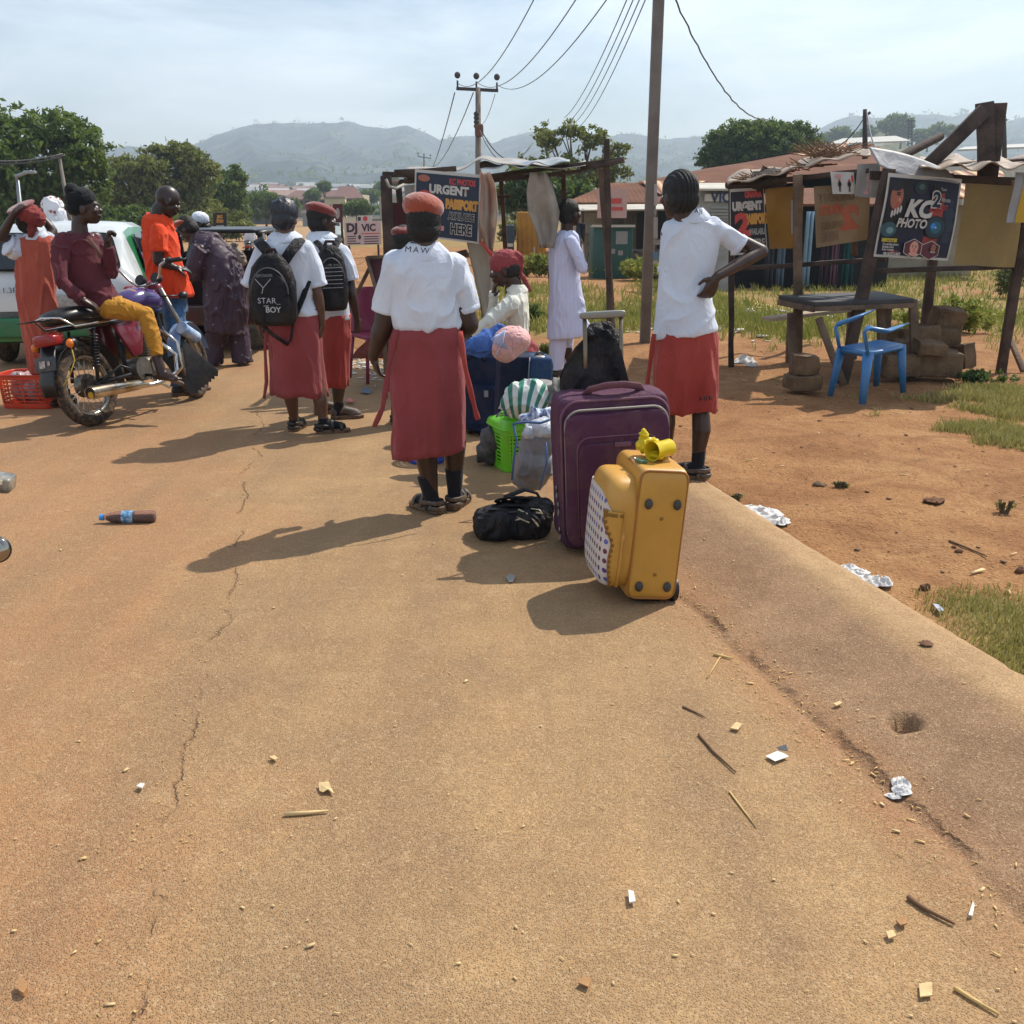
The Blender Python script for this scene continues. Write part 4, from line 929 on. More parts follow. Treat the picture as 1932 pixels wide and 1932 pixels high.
# ---------------------------------------------------------------- people behind the cars
t=NT('spotted_hijab_cloth'); o=t.coord(); vo=t.n('ShaderNodeTexVoronoi',feature='F1'); vo.inputs['Scale'].default_value=14; vo.inputs['Randomness'].default_value=.7; t.l(o,vo.inputs['Vector'])
t.bsdf(t.mix(t.ramp(vo.outputs['Distance'],[(.22,1.),(.32,0.)]),lin('#d5d3d6'),lin('#9a5a4c')),.8,0,.2); HIJ=t.m
P=Person('woman in a white hijab with brown spots standing behind the white and green car',(104,655),H=1.62,vox=.01)
P.body(SK,(104,395),(60,0,0),(103,425),(103,560),[dict(j=[(112,440,-.1),(122,470,-.1),(118,420,-.1)])],[dict(j=[(98,560),(98,610),(98,645)]),dict(j=[(110,560),(110,610),(110,645)])],fat=.9)
mb=MB(); H_=P.hc; Q=P.Rm; mb.ell(H_+Q@V((0,-.025,.02)),(.105,.115,.13),Q,24,16); mb.tube([H_+V((0,0,-.08)),H_+V((0,0,-.25)),H_+V((0,0,-.5))],[.1,.18,.24],20); mb.limb([P.p((112,440,-.1)),P.p((120,425,-.12)),P.p((116,402,-.12))],[.07,.07,.05]); mb.build('hijab',HIJ,P.T,fuse=.01,disp=folds(.012,(9,9,4),36))
P.garment('gown',cloth('grey_gown','#8b8b92'),[(450,84,124,.8),(560,80,126,.8),(648,82,124,.8)],f=(.01,(8,8,2)),seed=37)
P.shoe((98,648),60); P.shoe((110,648),60)
P=Person('person in a white cap beyond the bending person',(382,640),H=1.60,vox=.01)
P.body(SK,(381,421),(80,-8,0),(374,445),(374,545),[dict(j=[(368,458),(362,500),(370,530)])],[dict(j=[(370,550),(370,600),(370,634)]),dict(j=[(380,550),(380,600),(380,634)])],fat=.9)
P.hair('short'); mb=MB(); mb.ell(P.hc+P.Rm@V((0,-.02,.05)),(.092,.105,.082),P.Rm); mb.build('cap',cloth('white_cap','#d2d6e0'),P.T,fuse=.008,disp=folds(.004,(14,14,14),3))
P.garment('shirt',WHITE,[(443,364,386,.8),(456,356,396,.7),(540,358,394,.7)],[([(364,458),(360,490)],[8,8])],f=(.006,(9,9,5)),seed=38)
P.garment('trousers',cloth('dark_trousers','#2a2c34'),[(535,358,394,.7),(600,360,392,.7),(632,362,390,.7)],f=None)
P.shoe((370,636),70,kind='lace'); P.shoe((380,636),70,kind='lace')
# ================================================================ luggage
BLK=M('black_plastic','#141416',.45,v=.1,b=.1); CHR=M('chrome','#c9c7c2',.18,1,v=.05,b=0); STEEL=M('dull_steel','#8b8881',.4,.9,v=.1,b=.1)
def nylon(name,c,c2=None,dust=.25): return cloth(name,c,c2,r=.7,weave=900,dirt=('#a58a68',dust),wr=.25,sheen=.0)
PUR=nylon('purple_nylon','#4a2a40','#543048',.12); PURL=nylon('mauve_trim','#6d4a5c',None,.2)
def rbox(mb,c,sz,e=.22,rot=None,nu=48,nv=28,mi=None): return mb.ell(c,V(sz)/2,rot,nu,nv,mi,e)
# purple suitcase -------------------------------------------------
b0=gp(1158,1044,0)+V((0,.14,0)); W_,D_,Hh=.515,.27,.715
S=thing('suitcase','large purple suitcase with its handle pulled up, behind the mustard one','suitcase',b0,rot=(0,R(-2.5),R(7)),group='suitcases in the luggage heap')
m=MB(); rbox(m,(0,0,.03+Hh/2),(W_,D_,Hh),.16,nu=64,nv=40); m.build('shell',PUR,S,smooth=True,disp=folds(.004,(5,5,5),2))
m=MB(); rbox(m,(0,-D_/2-.012,.03+Hh*.47),(W_*.93,.07,Hh*.86),.18,nu=64,nv=36); fp=m.build('front_pocket',PUR,S,smooth=True,disp=folds(.003,(6,6,6),5))
def arc_rect(mb,cx,z0,z1,hw,y,r,rad,n=8,top_only=False):
    pts=[(cx-hw,y,z0)]
    for i in range(n+1): a=math.pi-math.pi/2*i/n; pts.append((cx-hw+r+r*math.cos(a),y,z1-r+r*math.sin(a)))
    for i in range(n+1): a=math.pi/2-math.pi/2*i/n; pts.append((cx+hw-r+r*math.cos(a),y,z1-r+r*math.sin(a)))
    pts.append((cx+hw,y,z0)); mb.tube(pts,rad,8); return pts
m=MB(); arc_rect(m,0,.12,Hh-.022,W_*.455,-D_/2-.030,.07,.006); m.build('zip',M('zip_grey','#8f8a84',.5,.4,v=.1,bs=900,b=.8,bd=.003),fp,smooth=True)
m=MB(); arc_rect(m,0,.10,Hh+.012,W_*.478,-D_/2+.004,.08,.007); arc_rect(m,0,.1,Hh*.80,W_*.36,-D_/2-.048,.06,.004); m.build('piping',PURL,S,smooth=True)
m=MB(); rbox(m,(0,-D_/2-.046,Hh*.44),(W_*.70,.03,Hh*.64),.16); m.build('outer_pocket',PUR,fp,smooth=True)
m=MB(); m.tube([(-.12,-.055,Hh+.022),(-.10,-.08,Hh+.055),(-.03,-.10,Hh+.072),(.05,-.10,Hh+.072),(.12,-.075,Hh+.055),(.14,-.05,Hh+.022)],[(.022,.008)]*6,12); m.build('grab_handle',PURL,S,smooth=True)
m=MB(); m.box((.02,-D_/2-.067,Hh*.75),(.075,.006,.022)); m.build('name_plate',PURL,S,bevel=.002)
m=MB()
for x in(-.085,.085): m.tube([(x,.10,Hh-.02),(x,.10,Hh+.36)],[(.010,.006)]*2,10)
th=m.build('telescopic_handle',M('gold_aluminium','#7d705c',.35,.8,v=.1,b=.1),S,smooth=True); m=MB(); rbox(m,(0,.10,Hh+.365),(.215,.028,.034),.4); m.build('grip',STEEL,th,smooth=True)
for x in(-.19,.19): m=MB(); m.cyl((x-.012,.1,.03),(x+.012,.1,.03),.03,20); m.build('wheel',BLK,S,smooth=True,angle=40)
for i,(z,y) in enumerate(((.27,-.03),(.20,-.07),(.085,-.09))): m=MB(); m.torus((-W_/2-.004,y,z),(1,0,0),.017,.003,14,6,flat=1); m.tube([(-W_/2-.004,y,z+.016),(-W_/2-.004,y,z+.05)],.004,6); m.build('zip_pull',STEEL,S,smooth=True)
# mustard suitcase --------------------------------------------------
MUS=M('mustard_leatherette','#bd8a34',.42,v=.07,vs=4,b=.25,bs=220,bd=.0012,c2='#c4923e',dirt=('#a67c40',.35)); MUD=M('mustard_piping','#9a6426',.5,v=.1,b=.1)
t=NT('white_panel_polka'); o=t.coord(); sp=t.n('ShaderNodeSeparateXYZ'); t.l(o,sp.inputs[0])
def cell(v,k): return t.math('SUBTRACT',t.math('FRACT',t.math('MULTIPLY',v,k)),.5)
cyy=cell(sp.outputs[1],28.); czz=cell(sp.outputs[2],25.); dd=t.math('SQRT',t.math('ADD',t.math('POWER',cyy,2.),t.math('POWER',czz,2.)))
wn=t.n('ShaderNodeTexWhiteNoise',noise_dimensions='2D'); cb=t.n('ShaderNodeCombineXYZ'); t.l(t.math('FLOOR',t.math('MULTIPLY',sp.outputs[1],28.)),cb.inputs[0]); t.l(t.math('FLOOR',t.math('MULTIPLY',sp.outputs[2],25.)),cb.inputs[1]); t.l(cb.outputs[0],wn.inputs[0])
dc=t.ramp(wn.outputs['Value'],[(0.,lin('#4a3f86')),(.35,lin('#6a2448')),(.6,lin('#3a2230')),(.8,lin('#5a5fa8'))])
t.bsdf(t.mix(t.math('LESS_THAN',dd,.27),lin('#c9c0b8'),dc),.45,0,.4); POL=t.m
b0=gp(1228,1140,0)+V((-.035,.165,0)); S=thing('suitcase','mustard-yellow suitcase with a white polka-dot front pocket, nearest the camera','suitcase',b0,rot=(0,R(4.5),R(9)),group='suitcases in the luggage heap')
W_,D_,Hh=.205,.375,.55
m=MB(); rbox(m,(0,0,.02+Hh/2),(W_,D_,Hh),.17,nu=64,nv=40); m.build('shell',MUS,S,smooth=True)
def face_outline(mb,x0,x1,z0,z1,y,r,rad):
    pts=[]
    for cx,cz,a0 in((x1-r,z1-r,0),(x0+r,z1-r,90),(x0+r,z0+r,180),(x1-r,z0+r,270)):
        for i in range(6): a=R(a0+90*i/5); pts.append((cx+r*math.cos(a),y,cz+r*math.sin(a)))
    pts.append(pts[0]); mb.tube(pts,rad,8,cap=False)
for y_ in(-1,1): m=MB(); face_outline(m,-W_/2+.005,W_/2-.005,.03,Hh+.01,y_*(D_/2-.012),.035,.0055); m.build('piping',MUD,S,smooth=True)
for x in(-.058,.060):
    for z in(.085,.43): m=MB(); m.ell((x,-D_/2-.006,z),(.0165,.012,.0215),nu=20,nv=12); m.build('foot_stud',M('rubber_foot','#3a3835',.6,v=.1,b=.2),S,smooth=True)
for z in(.135,.37): m=MB(); m.torus((.003,-D_/2-.001,z),(0,1,0),.0055,.002,16,6); m.build('rivet',M('brass','#8a6a3a',.35,.9,v=.1,b=0),S,smooth=True)
# bulging front pocket on the left side
NE=4.4
def pth(th,z,off):
    k=max(0.0,1-abs((z-.285)/.238)**NE)**(1/NE); s_=math.sin(R(th)); c_=math.cos(R(th))
    return (-W_/2-.030-k*(.085+off)*abs(s_)**.45,-k*(.178+off)*math.copysign(abs(c_)**.45,c_),z)
m=MB(); rbox(m,(-W_/2-.030,.0,.285),(.17,.356,.47),2/NE,nu=48,nv=32); pk=m.build('front_pocket',MUS,S,smooth=True,disp=None)
def pan(u,v):
    th=12+140*u; z=.070+(.31+.07*sm(u*1.6))*v; return pth(th,z,.005)
m=MB(); m.sheet(pan,40,20,th=-.006); m.build('polka_panel',POL,pk,smooth=True,angle=50)
def flw(v): return 14+42*sm((v-.55)/.35)+10*math.exp(-((v-.35)/.25)**2)
def fl(u,v):
    z=.072+.318*v; return pth(-2+flw(v)*u,z,.012)
m=MB(); m.sheet(fl,16,28,th=-.006); flp=m.build('side_flap',MUS,pk,smooth=True,angle=50)
m=MB()
for i in range(15): p=V(fl(.88,i/14)); m.torus(p+V((-.002,-.003,0)),(.6,1,0),.0055,.002,12,6)
for i in range(5): p=V(fl(.1+.18*i,.975)); m.torus(p+V((-.001,-.003,-.006)),(.3,1,0),.0055,.002,12,6)
m.build('eyelets',M('brass',''),flp,smooth=True)
m=MB(); m.tube([V(fl(1,i/24))+V((-.002,0,0)) for i in range(25)],.003,6); m.build('flap_piping',MUD,flp,smooth=True)
m=MB(); m.tube([(-W_/2+.012,-.17,.40),(-W_/2+.012,-.172,.49),(-W_/2+.012,-.15,.535),(-W_/2+.012,0,.562),(-W_/2+.012,.15,.535)],.006,8); m.build('zip',MUD,S,smooth=True)
m=MB(); m.tube([(.03,.10,.556),(.035,.06,.585),(.04,-.02,.590),(.035,-.08,.556)],[(.016,.005)]*4,10); m.build('grab_handle',MUS,S,smooth=True)
for y in(-.13,.13): m=MB(); m.cyl((W_/2-.004,y,.055),(W_/2+.016,y,.055),.05,24); m.build('wheel_guard',BLK,S,smooth=True,angle=40)
m=MB(); rbox(m,(0,0,.018),(W_*.7,.3,.03),.3); m.build('base_runner',BLK,S,smooth=True)
# yellow cup and car-key like tag on the mustard case
t=NT('yellow_plastic'); g=t.bsdf(lin('#f0d21e'),.25,0,.5,Transmission_Weight=.35,IOR=1.3); YEL=t.m
q=b0+V((.075,-.02,.615)); C=thing('plastic_cup','see-through yellow plastic cup lying on the mustard suitcase','cup',q,rot=(R(90),R(10),R(-50)))
m=MB(); n=28; prof=[(.033,-.05),(.036,-.045),(.034,.0),(.039,.055),(.042,.06),(.038,.058),(.031,.0),(.031,-.042),(.0,-.044)]
m.loft([[V((r*math.cos(2*math.pi*j/n),r*math.sin(2*math.pi*j/n),z)) for j in range(n)] for r,z in [(.0,-.05)]+prof],cap=False); m.build('cup_wall',YEL,C,smooth=True,angle=50)
C=thing('yellow_bag','crumpled yellow plastic bag beside the cup on the mustard suitcase','plastic bag',b0+V((.03,.04,.585)))
m=MB(); m.ell((0,0,.03),(.05,.035,.03),nu=28,nv=18); m.ell((-.02,.015,.065),(.018,.014,.028)); m.ell((.03,-.06,.008),(.035,.05,.012)); m.build('bag_film',YEL,C,fuse=.004,relax=0,disp=folds(.006,(20,20,20),5))
K=thing('padlock','small green and brass padlock lying on the mustard suitcase','padlock',b0+V((-.015,-.075,.580)),rz=.5)
m=MB(); rbox(m,(0,0,0),(.036,.05,.016),.4); m.build('lock_body',M('brass_green','#5f7a62',.35,.6,v=.3,vs=90,b=.2),K,smooth=True); m=MB(); m.torus((0,.028,0),(0,0,1),.013,.0035,20,6,a0=0,a1=math.pi); m.build('shackle',CHR,K,smooth=True)
# black backpack lying on the road -------------------------------------
BN=cloth('black_nylon','#17171b',c2='#1f1f25',r=.6,weave=500,wr=.8,dirt=('#6d5c48',.2),sheen=.0)
b0=gp(975,1022,0)+V((0,.13,0)); S=thing('backpack','black backpack lying flat on the road with loose straps','backpack',b0,rz=R(8),group='black school backpacks')
m=MB(); rbox(m,(-.01,0,.07),(.36,.27,.14),.55); rbox(m,(-.12,-.02,.06),(.17,.24,.12),.5); rbox(m,(.10,.03,.10),(.17,.2,.13),.6)
m.build('bag_body',BN,S,fuse=.007,relax=1,disp=folds(.009,(8,8,8),3))
m=MB()
for x,y,s_ in((-.02,.06,.07),(.03,.05,.05),(.0,.08,.055)): m.torus((x,y,.155),(.3*x,.5,1),s_,.016,24,8,flat=.35)
m.tube([(-.14,-.02,.125),(-.06,.0,.15),(.03,-.02,.15),(.1,-.05,.15),(.15,-.1,.10)],[(.024,.006)]*5,10); m.tube([(-.05,.1,.16),(.05,.09,.20),(.12,.12,.17),(.17,.08,.08)],[(.03,.007)]*4,10)
m.build('strap',BN,S,smooth=True)
m=MB(); m.tube([(.0,-.06,.142),(.05,-.11,.125),(.085,-.155,.08)],[(.006,.003)]*3,8); m.tube([(.06,-.07,.147),(.10,-.08,.142),(.11,-.11,.13),(.08,-.10,.135)],[(.005,.003)]*4,8); m.tube([(-.05,-.12,.10),(.0,-.13,.115),(.04,-.15,.10),(-.02,-.11,.12)],.004,6); m.build('zip_pull',M('pale_trim','#b8a88c',.5,v=.1,b=.1),S,smooth=True)
m=MB(); m.box((-.03,-.085,.137),(.045,.02,.008)); m.box((-.10,-.03,.140),(.10,.03,.006)); m.build('buckle',BLK,S,bevel=.003)
# black backpack hanging on the handle of the purple case
q=gp(1163,1044,0)+V((0,.32,0)); S=thing('backpack','black backpack hanging by its strap from the pulled-up suitcase handle','backpack',V((q.x,q.y,0)),group='black school backpacks')
L=lambda x,y,dy=0: at(x,y,q.y+dy)-V((q.x,q.y,0))
m=MB(); m.limb([L(1112,668),L(1108,700),L(1105,738)],[.075,.12,.13],18); m.limb([L(1150,660),L(1162,700),L(1168,735)],[.035,.05,.035],12); m.limb([L(1125,630,.0),L(1128,660,-.01),L(1125,720)],[.05,.06,.10],14)
m.limb([L(1113,628,-.03),L(1122,618,.0),L(1145,618,0),L(1158,628,-.02)],[.028,.03,.03,.025],12); m.limb([L(1155,630,-.03),L(1160,680,-.06),L(1176,722,-.05)],[.03,.03,.022],12); m.build('bag_body',BN,S,fuse=.008,relax=1,disp=folds(.008,(7,7,7),6))
m=MB(); m.tube([L(1062,715),L(1072,690,-.03),L(1090,660,-.03),L(1110,640,-.03)],[(.018,.005)]*4,10); m.tube([L(1160,622,-.04),L(1166,670,-.09),L(1180,725,-.08),L(1170,735,-.06)],[(.02,.005)]*4,10); m.build('strap',BN,S,smooth=True)
# sacks, baskets ----------------------------------------------------------
def weave(name,c,c2,s=300,r=.5): return M(name,c,r,v=.1,vs=7,b=.6,bs=s,bd=.002,c2=c2,dirt=('#9c8666',.3))
GREYS=weave('grey_woven_poly','#6d6c70','#8b8a8e'); DKS=weave('charcoal_woven_poly','#2f3238','#3f434b')
def sack(label,Y,blobs,mt,seed,amp=.01,extra=None,group='woven sacks in the luggage heap',cat='sack',name='sack',vox=.008,k=(7,7,7)):
    c=at(blobs[0][0],blobs[0][1],Y); r0=V((c.x,Y,0)); S=thing(name,label,cat,r0,group=group); m=MB(); kk=ppm(Y,.3)
    for b in blobs: m.ell(at(b[0],b[1],Y+(b[4] if len(b)>4 else 0))-r0,(b[2]/kk,(b[5] if len(b)>5 else (b[2]+b[3])*.4)/kk,b[3]/kk),nu=24,nv=16)
    m.build('sack_body' if name=='sack' else name+'_body',mt,S,fuse=vox,relax=2,disp=folds(amp,k,seed)); S['k_']=kk
    del S['k_']
    if extra: extra(S,r0,kk)
    return S
def ex1(S,r0,kk):
    m=MB(); f=lambda x,y,d=-.12: at(x,y,5.42+d)-r0
    m.tube([f(968,800),f(975,830),f(970,860),f(966,905)],.006,8); m.tube([f(968,800),f(990,796),f(1020,798),f(1042,790)],.007,8); m.tube([f(1030,835),f(1032,870),f(1018,925)],.005,8); m.build('blue_cord',M('blue_cord','#4a6a9a',.6),S,smooth=True)
    m=MB(); m.ell(at(1025,808,5.42)-r0,(30/kk,.09,20/kk)); m.ell(at(1000,815,5.40)-r0,(14/kk,.06,16/kk)); m.build('clear_film',M('clear_film','#c3c8cf',.2,v=.2,vs=20,b=1,bs=18,bd=.03),S,smooth=True,disp=folds(.008,(12,12,12),9))
sack('grey woven sack slumped against the left side of the purple suitcase',5.42,[(1006,880,40,42),(1000,905,34,24),(1012,840,32,34),(985,900,22,22)],GREYS,41,.010,ex1,k=(5,5,5))
sack('dark charcoal sack behind the lime green basket',6.25,[(925,850,24,26),(940,830,34,30),(965,800,34,28),(980,775,20,20),(910,862,12,10)],DKS,42,.010,k=(5,5,5))
t=NT('green_white_stripes'); o=t.coord(); ob=t.n('ShaderNodeSeparateXYZ'); t.l(o,ob.inputs[0])
rr=t.math('SQRT',t.math('ADD',t.math('POWER',t.math('ADD',ob.outputs[0],.12),2.),t.math('POWER',t.math('SUBTRACT',ob.outputs[2],.28),2.)))
an=t.math('ARCTAN2',t.math('SUBTRACT',ob.outputs[2],.16),t.math('SUBTRACT',ob.outputs[0],.02)); st=t.math('SINE',t.math('ADD',t.math('MULTIPLY',an,44.),t.math('MULTIPLY',rr,30.)))
t.bsdf(t.mix(t.ramp(st,[(.0,0.),(.3,1.)]),lin('#cfd4ce'),lin('#2f7a68')),.45,0,.4,bump=t.noise(o,14,4),bstr=.5,bdist=.02); STR=t.m
sack('sack printed with green and white curved stripes',5.95,[(992,752,40,34),(970,762,28,24),(1010,745,28,30)],STR,43,.01)
b0=at(1010,728,6.15); S=thing('basin','grey round enamel basin lying upside down on the striped sack','basin',V((b0.x,6.15,b0.z-.03)),rot=(R(8),R(-6),0))
m=MB(); n=36; m.loft([[V((r*math.cos(2*math.pi*j/n),r*math.sin(2*math.pi*j/n),z)) for j in range(n)] for r,z in((.142,-.035),(.146,-.03),(.138,-.02),(.125,.028),(.116,.036),(.05,.038),(.002,.036))],cap=True); m.build('bowl',M('enamel_grey','#8f8a86',.4,v=.12,vs=9,b=.1,dirt=('#7a6a5c',.4)),S,smooth=True,angle=60)
m=MB(); m.torus((0,0,-.033),(0,0,1),.145,.005,40,8); m.build('rim',BLK,S,smooth=True)
sack('limp grey bag hanging beside the enamel basin',5.95,[(1045,755,20,22),(1052,735,14,18),(1038,772,16,14)],M('grey_cloth_bag','#77756f',.8,b=.5,bs=90,bd=.004),44,.02,cat='bag',name='cloth_bag',group='bags in the luggage heap')
sack('bright blue patterned bag squeezed behind the grey sack',5.75,[(1020,785,22,14),(1000,790,18,10)],M('blue_white_print','#2456b0',.6,v=.6,vs=40,c2='#c9d6ec',b=.3),45,.02,cat='bag',name='cloth_bag',group='bags in the luggage heap')
def basket(name,label,loc,w,d,h,col,rz,group,taper=.86,rows=7,colsn=9,lid=False,round_=False,cat='basket',rot=None):
    S=thing(name,label,cat,loc,rz=rz,group=group,rot=rot); mt=M('plastic_'+name+col.strip('#'),col,.35,v=.06,b=.05,dirt=('#8a7458',.25))
    m=MB(); n=40
    def pt(u,z):   # u 0..1 round the rounded-rectangle rim
        a=2*math.pi*u; e=1.0 if round_ else .35; k=taper+(1-taper)*z/h
        cx=math.copysign(abs(math.cos(a))**e,math.cos(a)); cy_=math.copysign(abs(math.sin(a))**e,math.sin(a))
        return V((cx*w/2*k,cy_*d/2*k,z))
    N=colsn*8
    def band(z0,z1,th=.004):
        o=[[pt(j/N,z) for j in range(N)] for z in(z0,z1)]; i_=[[p-V((p.x,p.y,0)).normalized()*th for p in r] for r in o]
        m.loft([i_[0],o[0],o[1],i_[1],i_[0]],cap=False)
    band(0,.16*h); band(.86*h,h)
    for r in range(rows): z=.16*h+.70*h*(r+.5)/rows; band(z-.006,z+.006)
    U=colsn*4
    for i in range(U):
        for s_ in(0,):
            a=pt((i)/U,.15*h); b=pt(i/U,.87*h); m.beam(a,b,.011,.004,side=V((-a.y,a.x,0)))
    m.loft([[pt(j/N,.004) for j in range(N)],[pt(j/N,.010) for j in range(N)]])
    m.build('basket_wall',mt,S,smooth=False)
    m=MB(); ring=[pt(j/N,h)*1.0+V((0,0,0)) for j in range(N+1)]; m.tube([V((p.x*1.03,p.y*1.03,h)) for p in ring],[(.010,.006)]*(N+1),8,cap=False); m.build('rim',mt,S,smooth=True)
    if lid:
        m=MB(); rg=[]
        for f,z in((1.05,h+.004),(1.05,h+.018),(.98,h+.035),(.7,h+.05),(.3,h+.055),(.01,h+.055)): rg.append([V((pt(j/N,h).x*f,pt(j/N,h).y*f,z)) for j in range(N)])
        m.loft(rg,cap=True); L_=m.build('lid',mt,S,smooth=True,angle=45)
        m=MB(); m.tube([(-.09,0,h+.055),(-.08,0,h+.078),(.08,0,h+.078),(.09,0,h+.055)],[(.010,.006)]*4,8)
        for i in range(9): 
            for j in range(3): m.box((-.08+.02*i,-.05-.022*j,h+.056),(.012,.014,.002))
        m.build('lid_handle',mt,L_,smooth=True,angle=40)
    return S
basket('basket','lime green lidded plastic basket beside the grey sack',gp(960,892,0)+V((.03,.14,0)),.25,.32,.27,'#6cc81e',R(22),'plastic baskets in the luggage heap',lid=True,rows=8,colsn=8)
basket('basket','low round blue plastic basket seen between the MAW schoolgirl legs',gp(803,878,0)+V((0,.12,0)),.27,.27,.12,'#1c4fb4',0,'plastic baskets in the luggage heap',round_=True,rows=2,colsn=10)
c=basket('crate','orange-red plastic crate filled with bags at the left edge',gp(50,772,0)+V((0,.16,0)),.45,.32,.27,'#c83a1e',R(-4),None,taper=.92,rows=6,colsn=9,cat='crate')
r0=c.location; m=MB(); m.T=Matrix.Translation(r0)
K=thing('plastic_bag','clear and red plastic bag stuffed inside the orange-red crate','plastic bag',(r0.x,r0.y,.03)); m=MB(); m.ell((0,0,.09),(.18,.12,.10)); m.ell((-.08,0,.18),(.09,.09,.07)); m.build('bag_film',M('red_clear_film','#9a4038',.3,v=.5,vs=14,c2='#b8a8a8',b=1,bs=25,bd=.02),K,smooth=True,disp=folds(.02,(12,12,12),2))
# blue suitcases + bundle --------------------------------------------------
NAV=nylon('navy_nylon','#0e1c36','#142442',.06); NAV2=nylon('steel_blue_nylon','#1f3d63','#28486e',.1)
b0=gp(912,822,0); S=thing('suitcase','dark navy soft suitcase standing beside the MAW schoolgirl skirt','suitcase',b0+V((0,.15,0)),rot=(0,0,R(-6)),group='suitcases in the luggage heap')
m=MB(); rbox(m,(0,0,.30),(.27,.30,.54),.3,nu=48,nv=30); m.build('shell',NAV,S,smooth=True,disp=folds(.008,(6,6,6),3))
m=MB(); rbox(m,(.02,-.15,.20),(.21,.10,.33),.4); m.build('front_pocket',NAV,S,smooth=True,disp=folds(.012,(7,7,7),4))
m=MB(); m.tube([(-.10,-.14,.53),(-.06,-.16,.565),(.0,-.165,.56),(.03,-.15,.53)],[(.012,.005)]*4,8); m.build('grab_handle',NAV,S,smooth=True); m=MB(); m.box((.045,-.205,.31),(.028,.006,.045)); m.build('tag',M('grey_tag','#7f868c',.5),S,smooth=True,angle=40)
for x in(-.09,.09): m=MB(); m.cyl((x-.012,-.09,.025),(x+.012,-.09,.025),.025,16); m.build('wheel',BLK,S,smooth=True,angle=40)
b0=gp(975,812,0); S=thing('suitcase','navy suitcase with a lighter blue side panel behind the striped sack','suitcase',V((at(980,700,6.55).x,6.55,0)),rot=(0,R(3),R(8)),group='suitcases in the luggage heap')
m=MB(); rbox(m,(0,0,.34),(.34,.26,.64),.2,nu=56,nv=36); m.build('shell',NAV,S,smooth=True,disp=folds(.005,(6,6,6),13))
m=MB(); rbox(m,(.085,-.045,.35),(.15,.22,.625),.18,nu=48,nv=30); sp_=m.build('side_panel',NAV2,S,smooth=True)
m=MB(); m.tube([(.006,-.155,.10),(.006,-.158,.60),(.012,-.13,.655)],.004,8); m.build('piping',M('grey_piping','#6f7c8c',.5),sp_,smooth=True)
m=MB(); rbox(m,(.075,-.09,.645),(.085,.10,.05),.6); hm_=m.build('handle_mount',STEEL,sp_,smooth=True); m=MB(); m.tube([(.045,-.12,.655),(.075,-.10,.69),(.105,-.07,.672)],[(.012,.006)]*3,8); m.build('grab_handle',BLK,hm_,smooth=True)
m=MB(); rbox(m,(.12,-.165,.40),(.025,.014,.05),.5); m.build('latch',STEEL,sp_,smooth=True)
def ex2(S,r0,kk):
    f=lambda x,y,d: at(x,y,6.35+d)-r0
    m=MB(); 
    for a in range(6): m.tube([f(938+a*3,632-a*2,-.16),f(928+a*4,640+a,-.18),f(934+a*5,650+a*2,-.18)],.004,5)
    m.tube([f(955,628,-.14),f(946,650,-.18),f(935,672,-.17)],.004,5); m.build('white_fringe',M('white_fringe','#a9b8d8',.8),S,smooth=True)
t=NT('blue_bundle_cloth'); o=t.coord(); t.bsdf(t.ramp(t.noise(o,6,3),[(.3,lin('#27407a')),(.6,lin('#4a6cae')),(.8,lin('#7f9ad0'))]),.8,0,.2,bump=t.noise(o,10,3,.5,1.2),bstr=.5,bdist=.02); BLU=t.m
PNK=cloth('pink_pillow_cloth','#d09a98',c2='#dcaeaa',wr=.9)
S=sack('blue and pink bedding bundle tied up, lying on top of the navy suitcases',6.35,[(925,648,36,26),(905,655,26,18),(942,640,26,26)],BLU,46,.012,ex2,cat='bundle',name='bundle',group='bags in the luggage heap')
r0=S.location; kk=ppm(6.35,.6); m=MB()
for b in((965,642,34,28),(955,655,28,26),(984,638,16,16)): m.ell(at(b[0],b[1],6.30)-r0,(b[2]/kk,.13,b[3]/kk))
m.build('pink_pillow',PNK,S,fuse=.008,disp=folds(.006,(6,6,6),7))
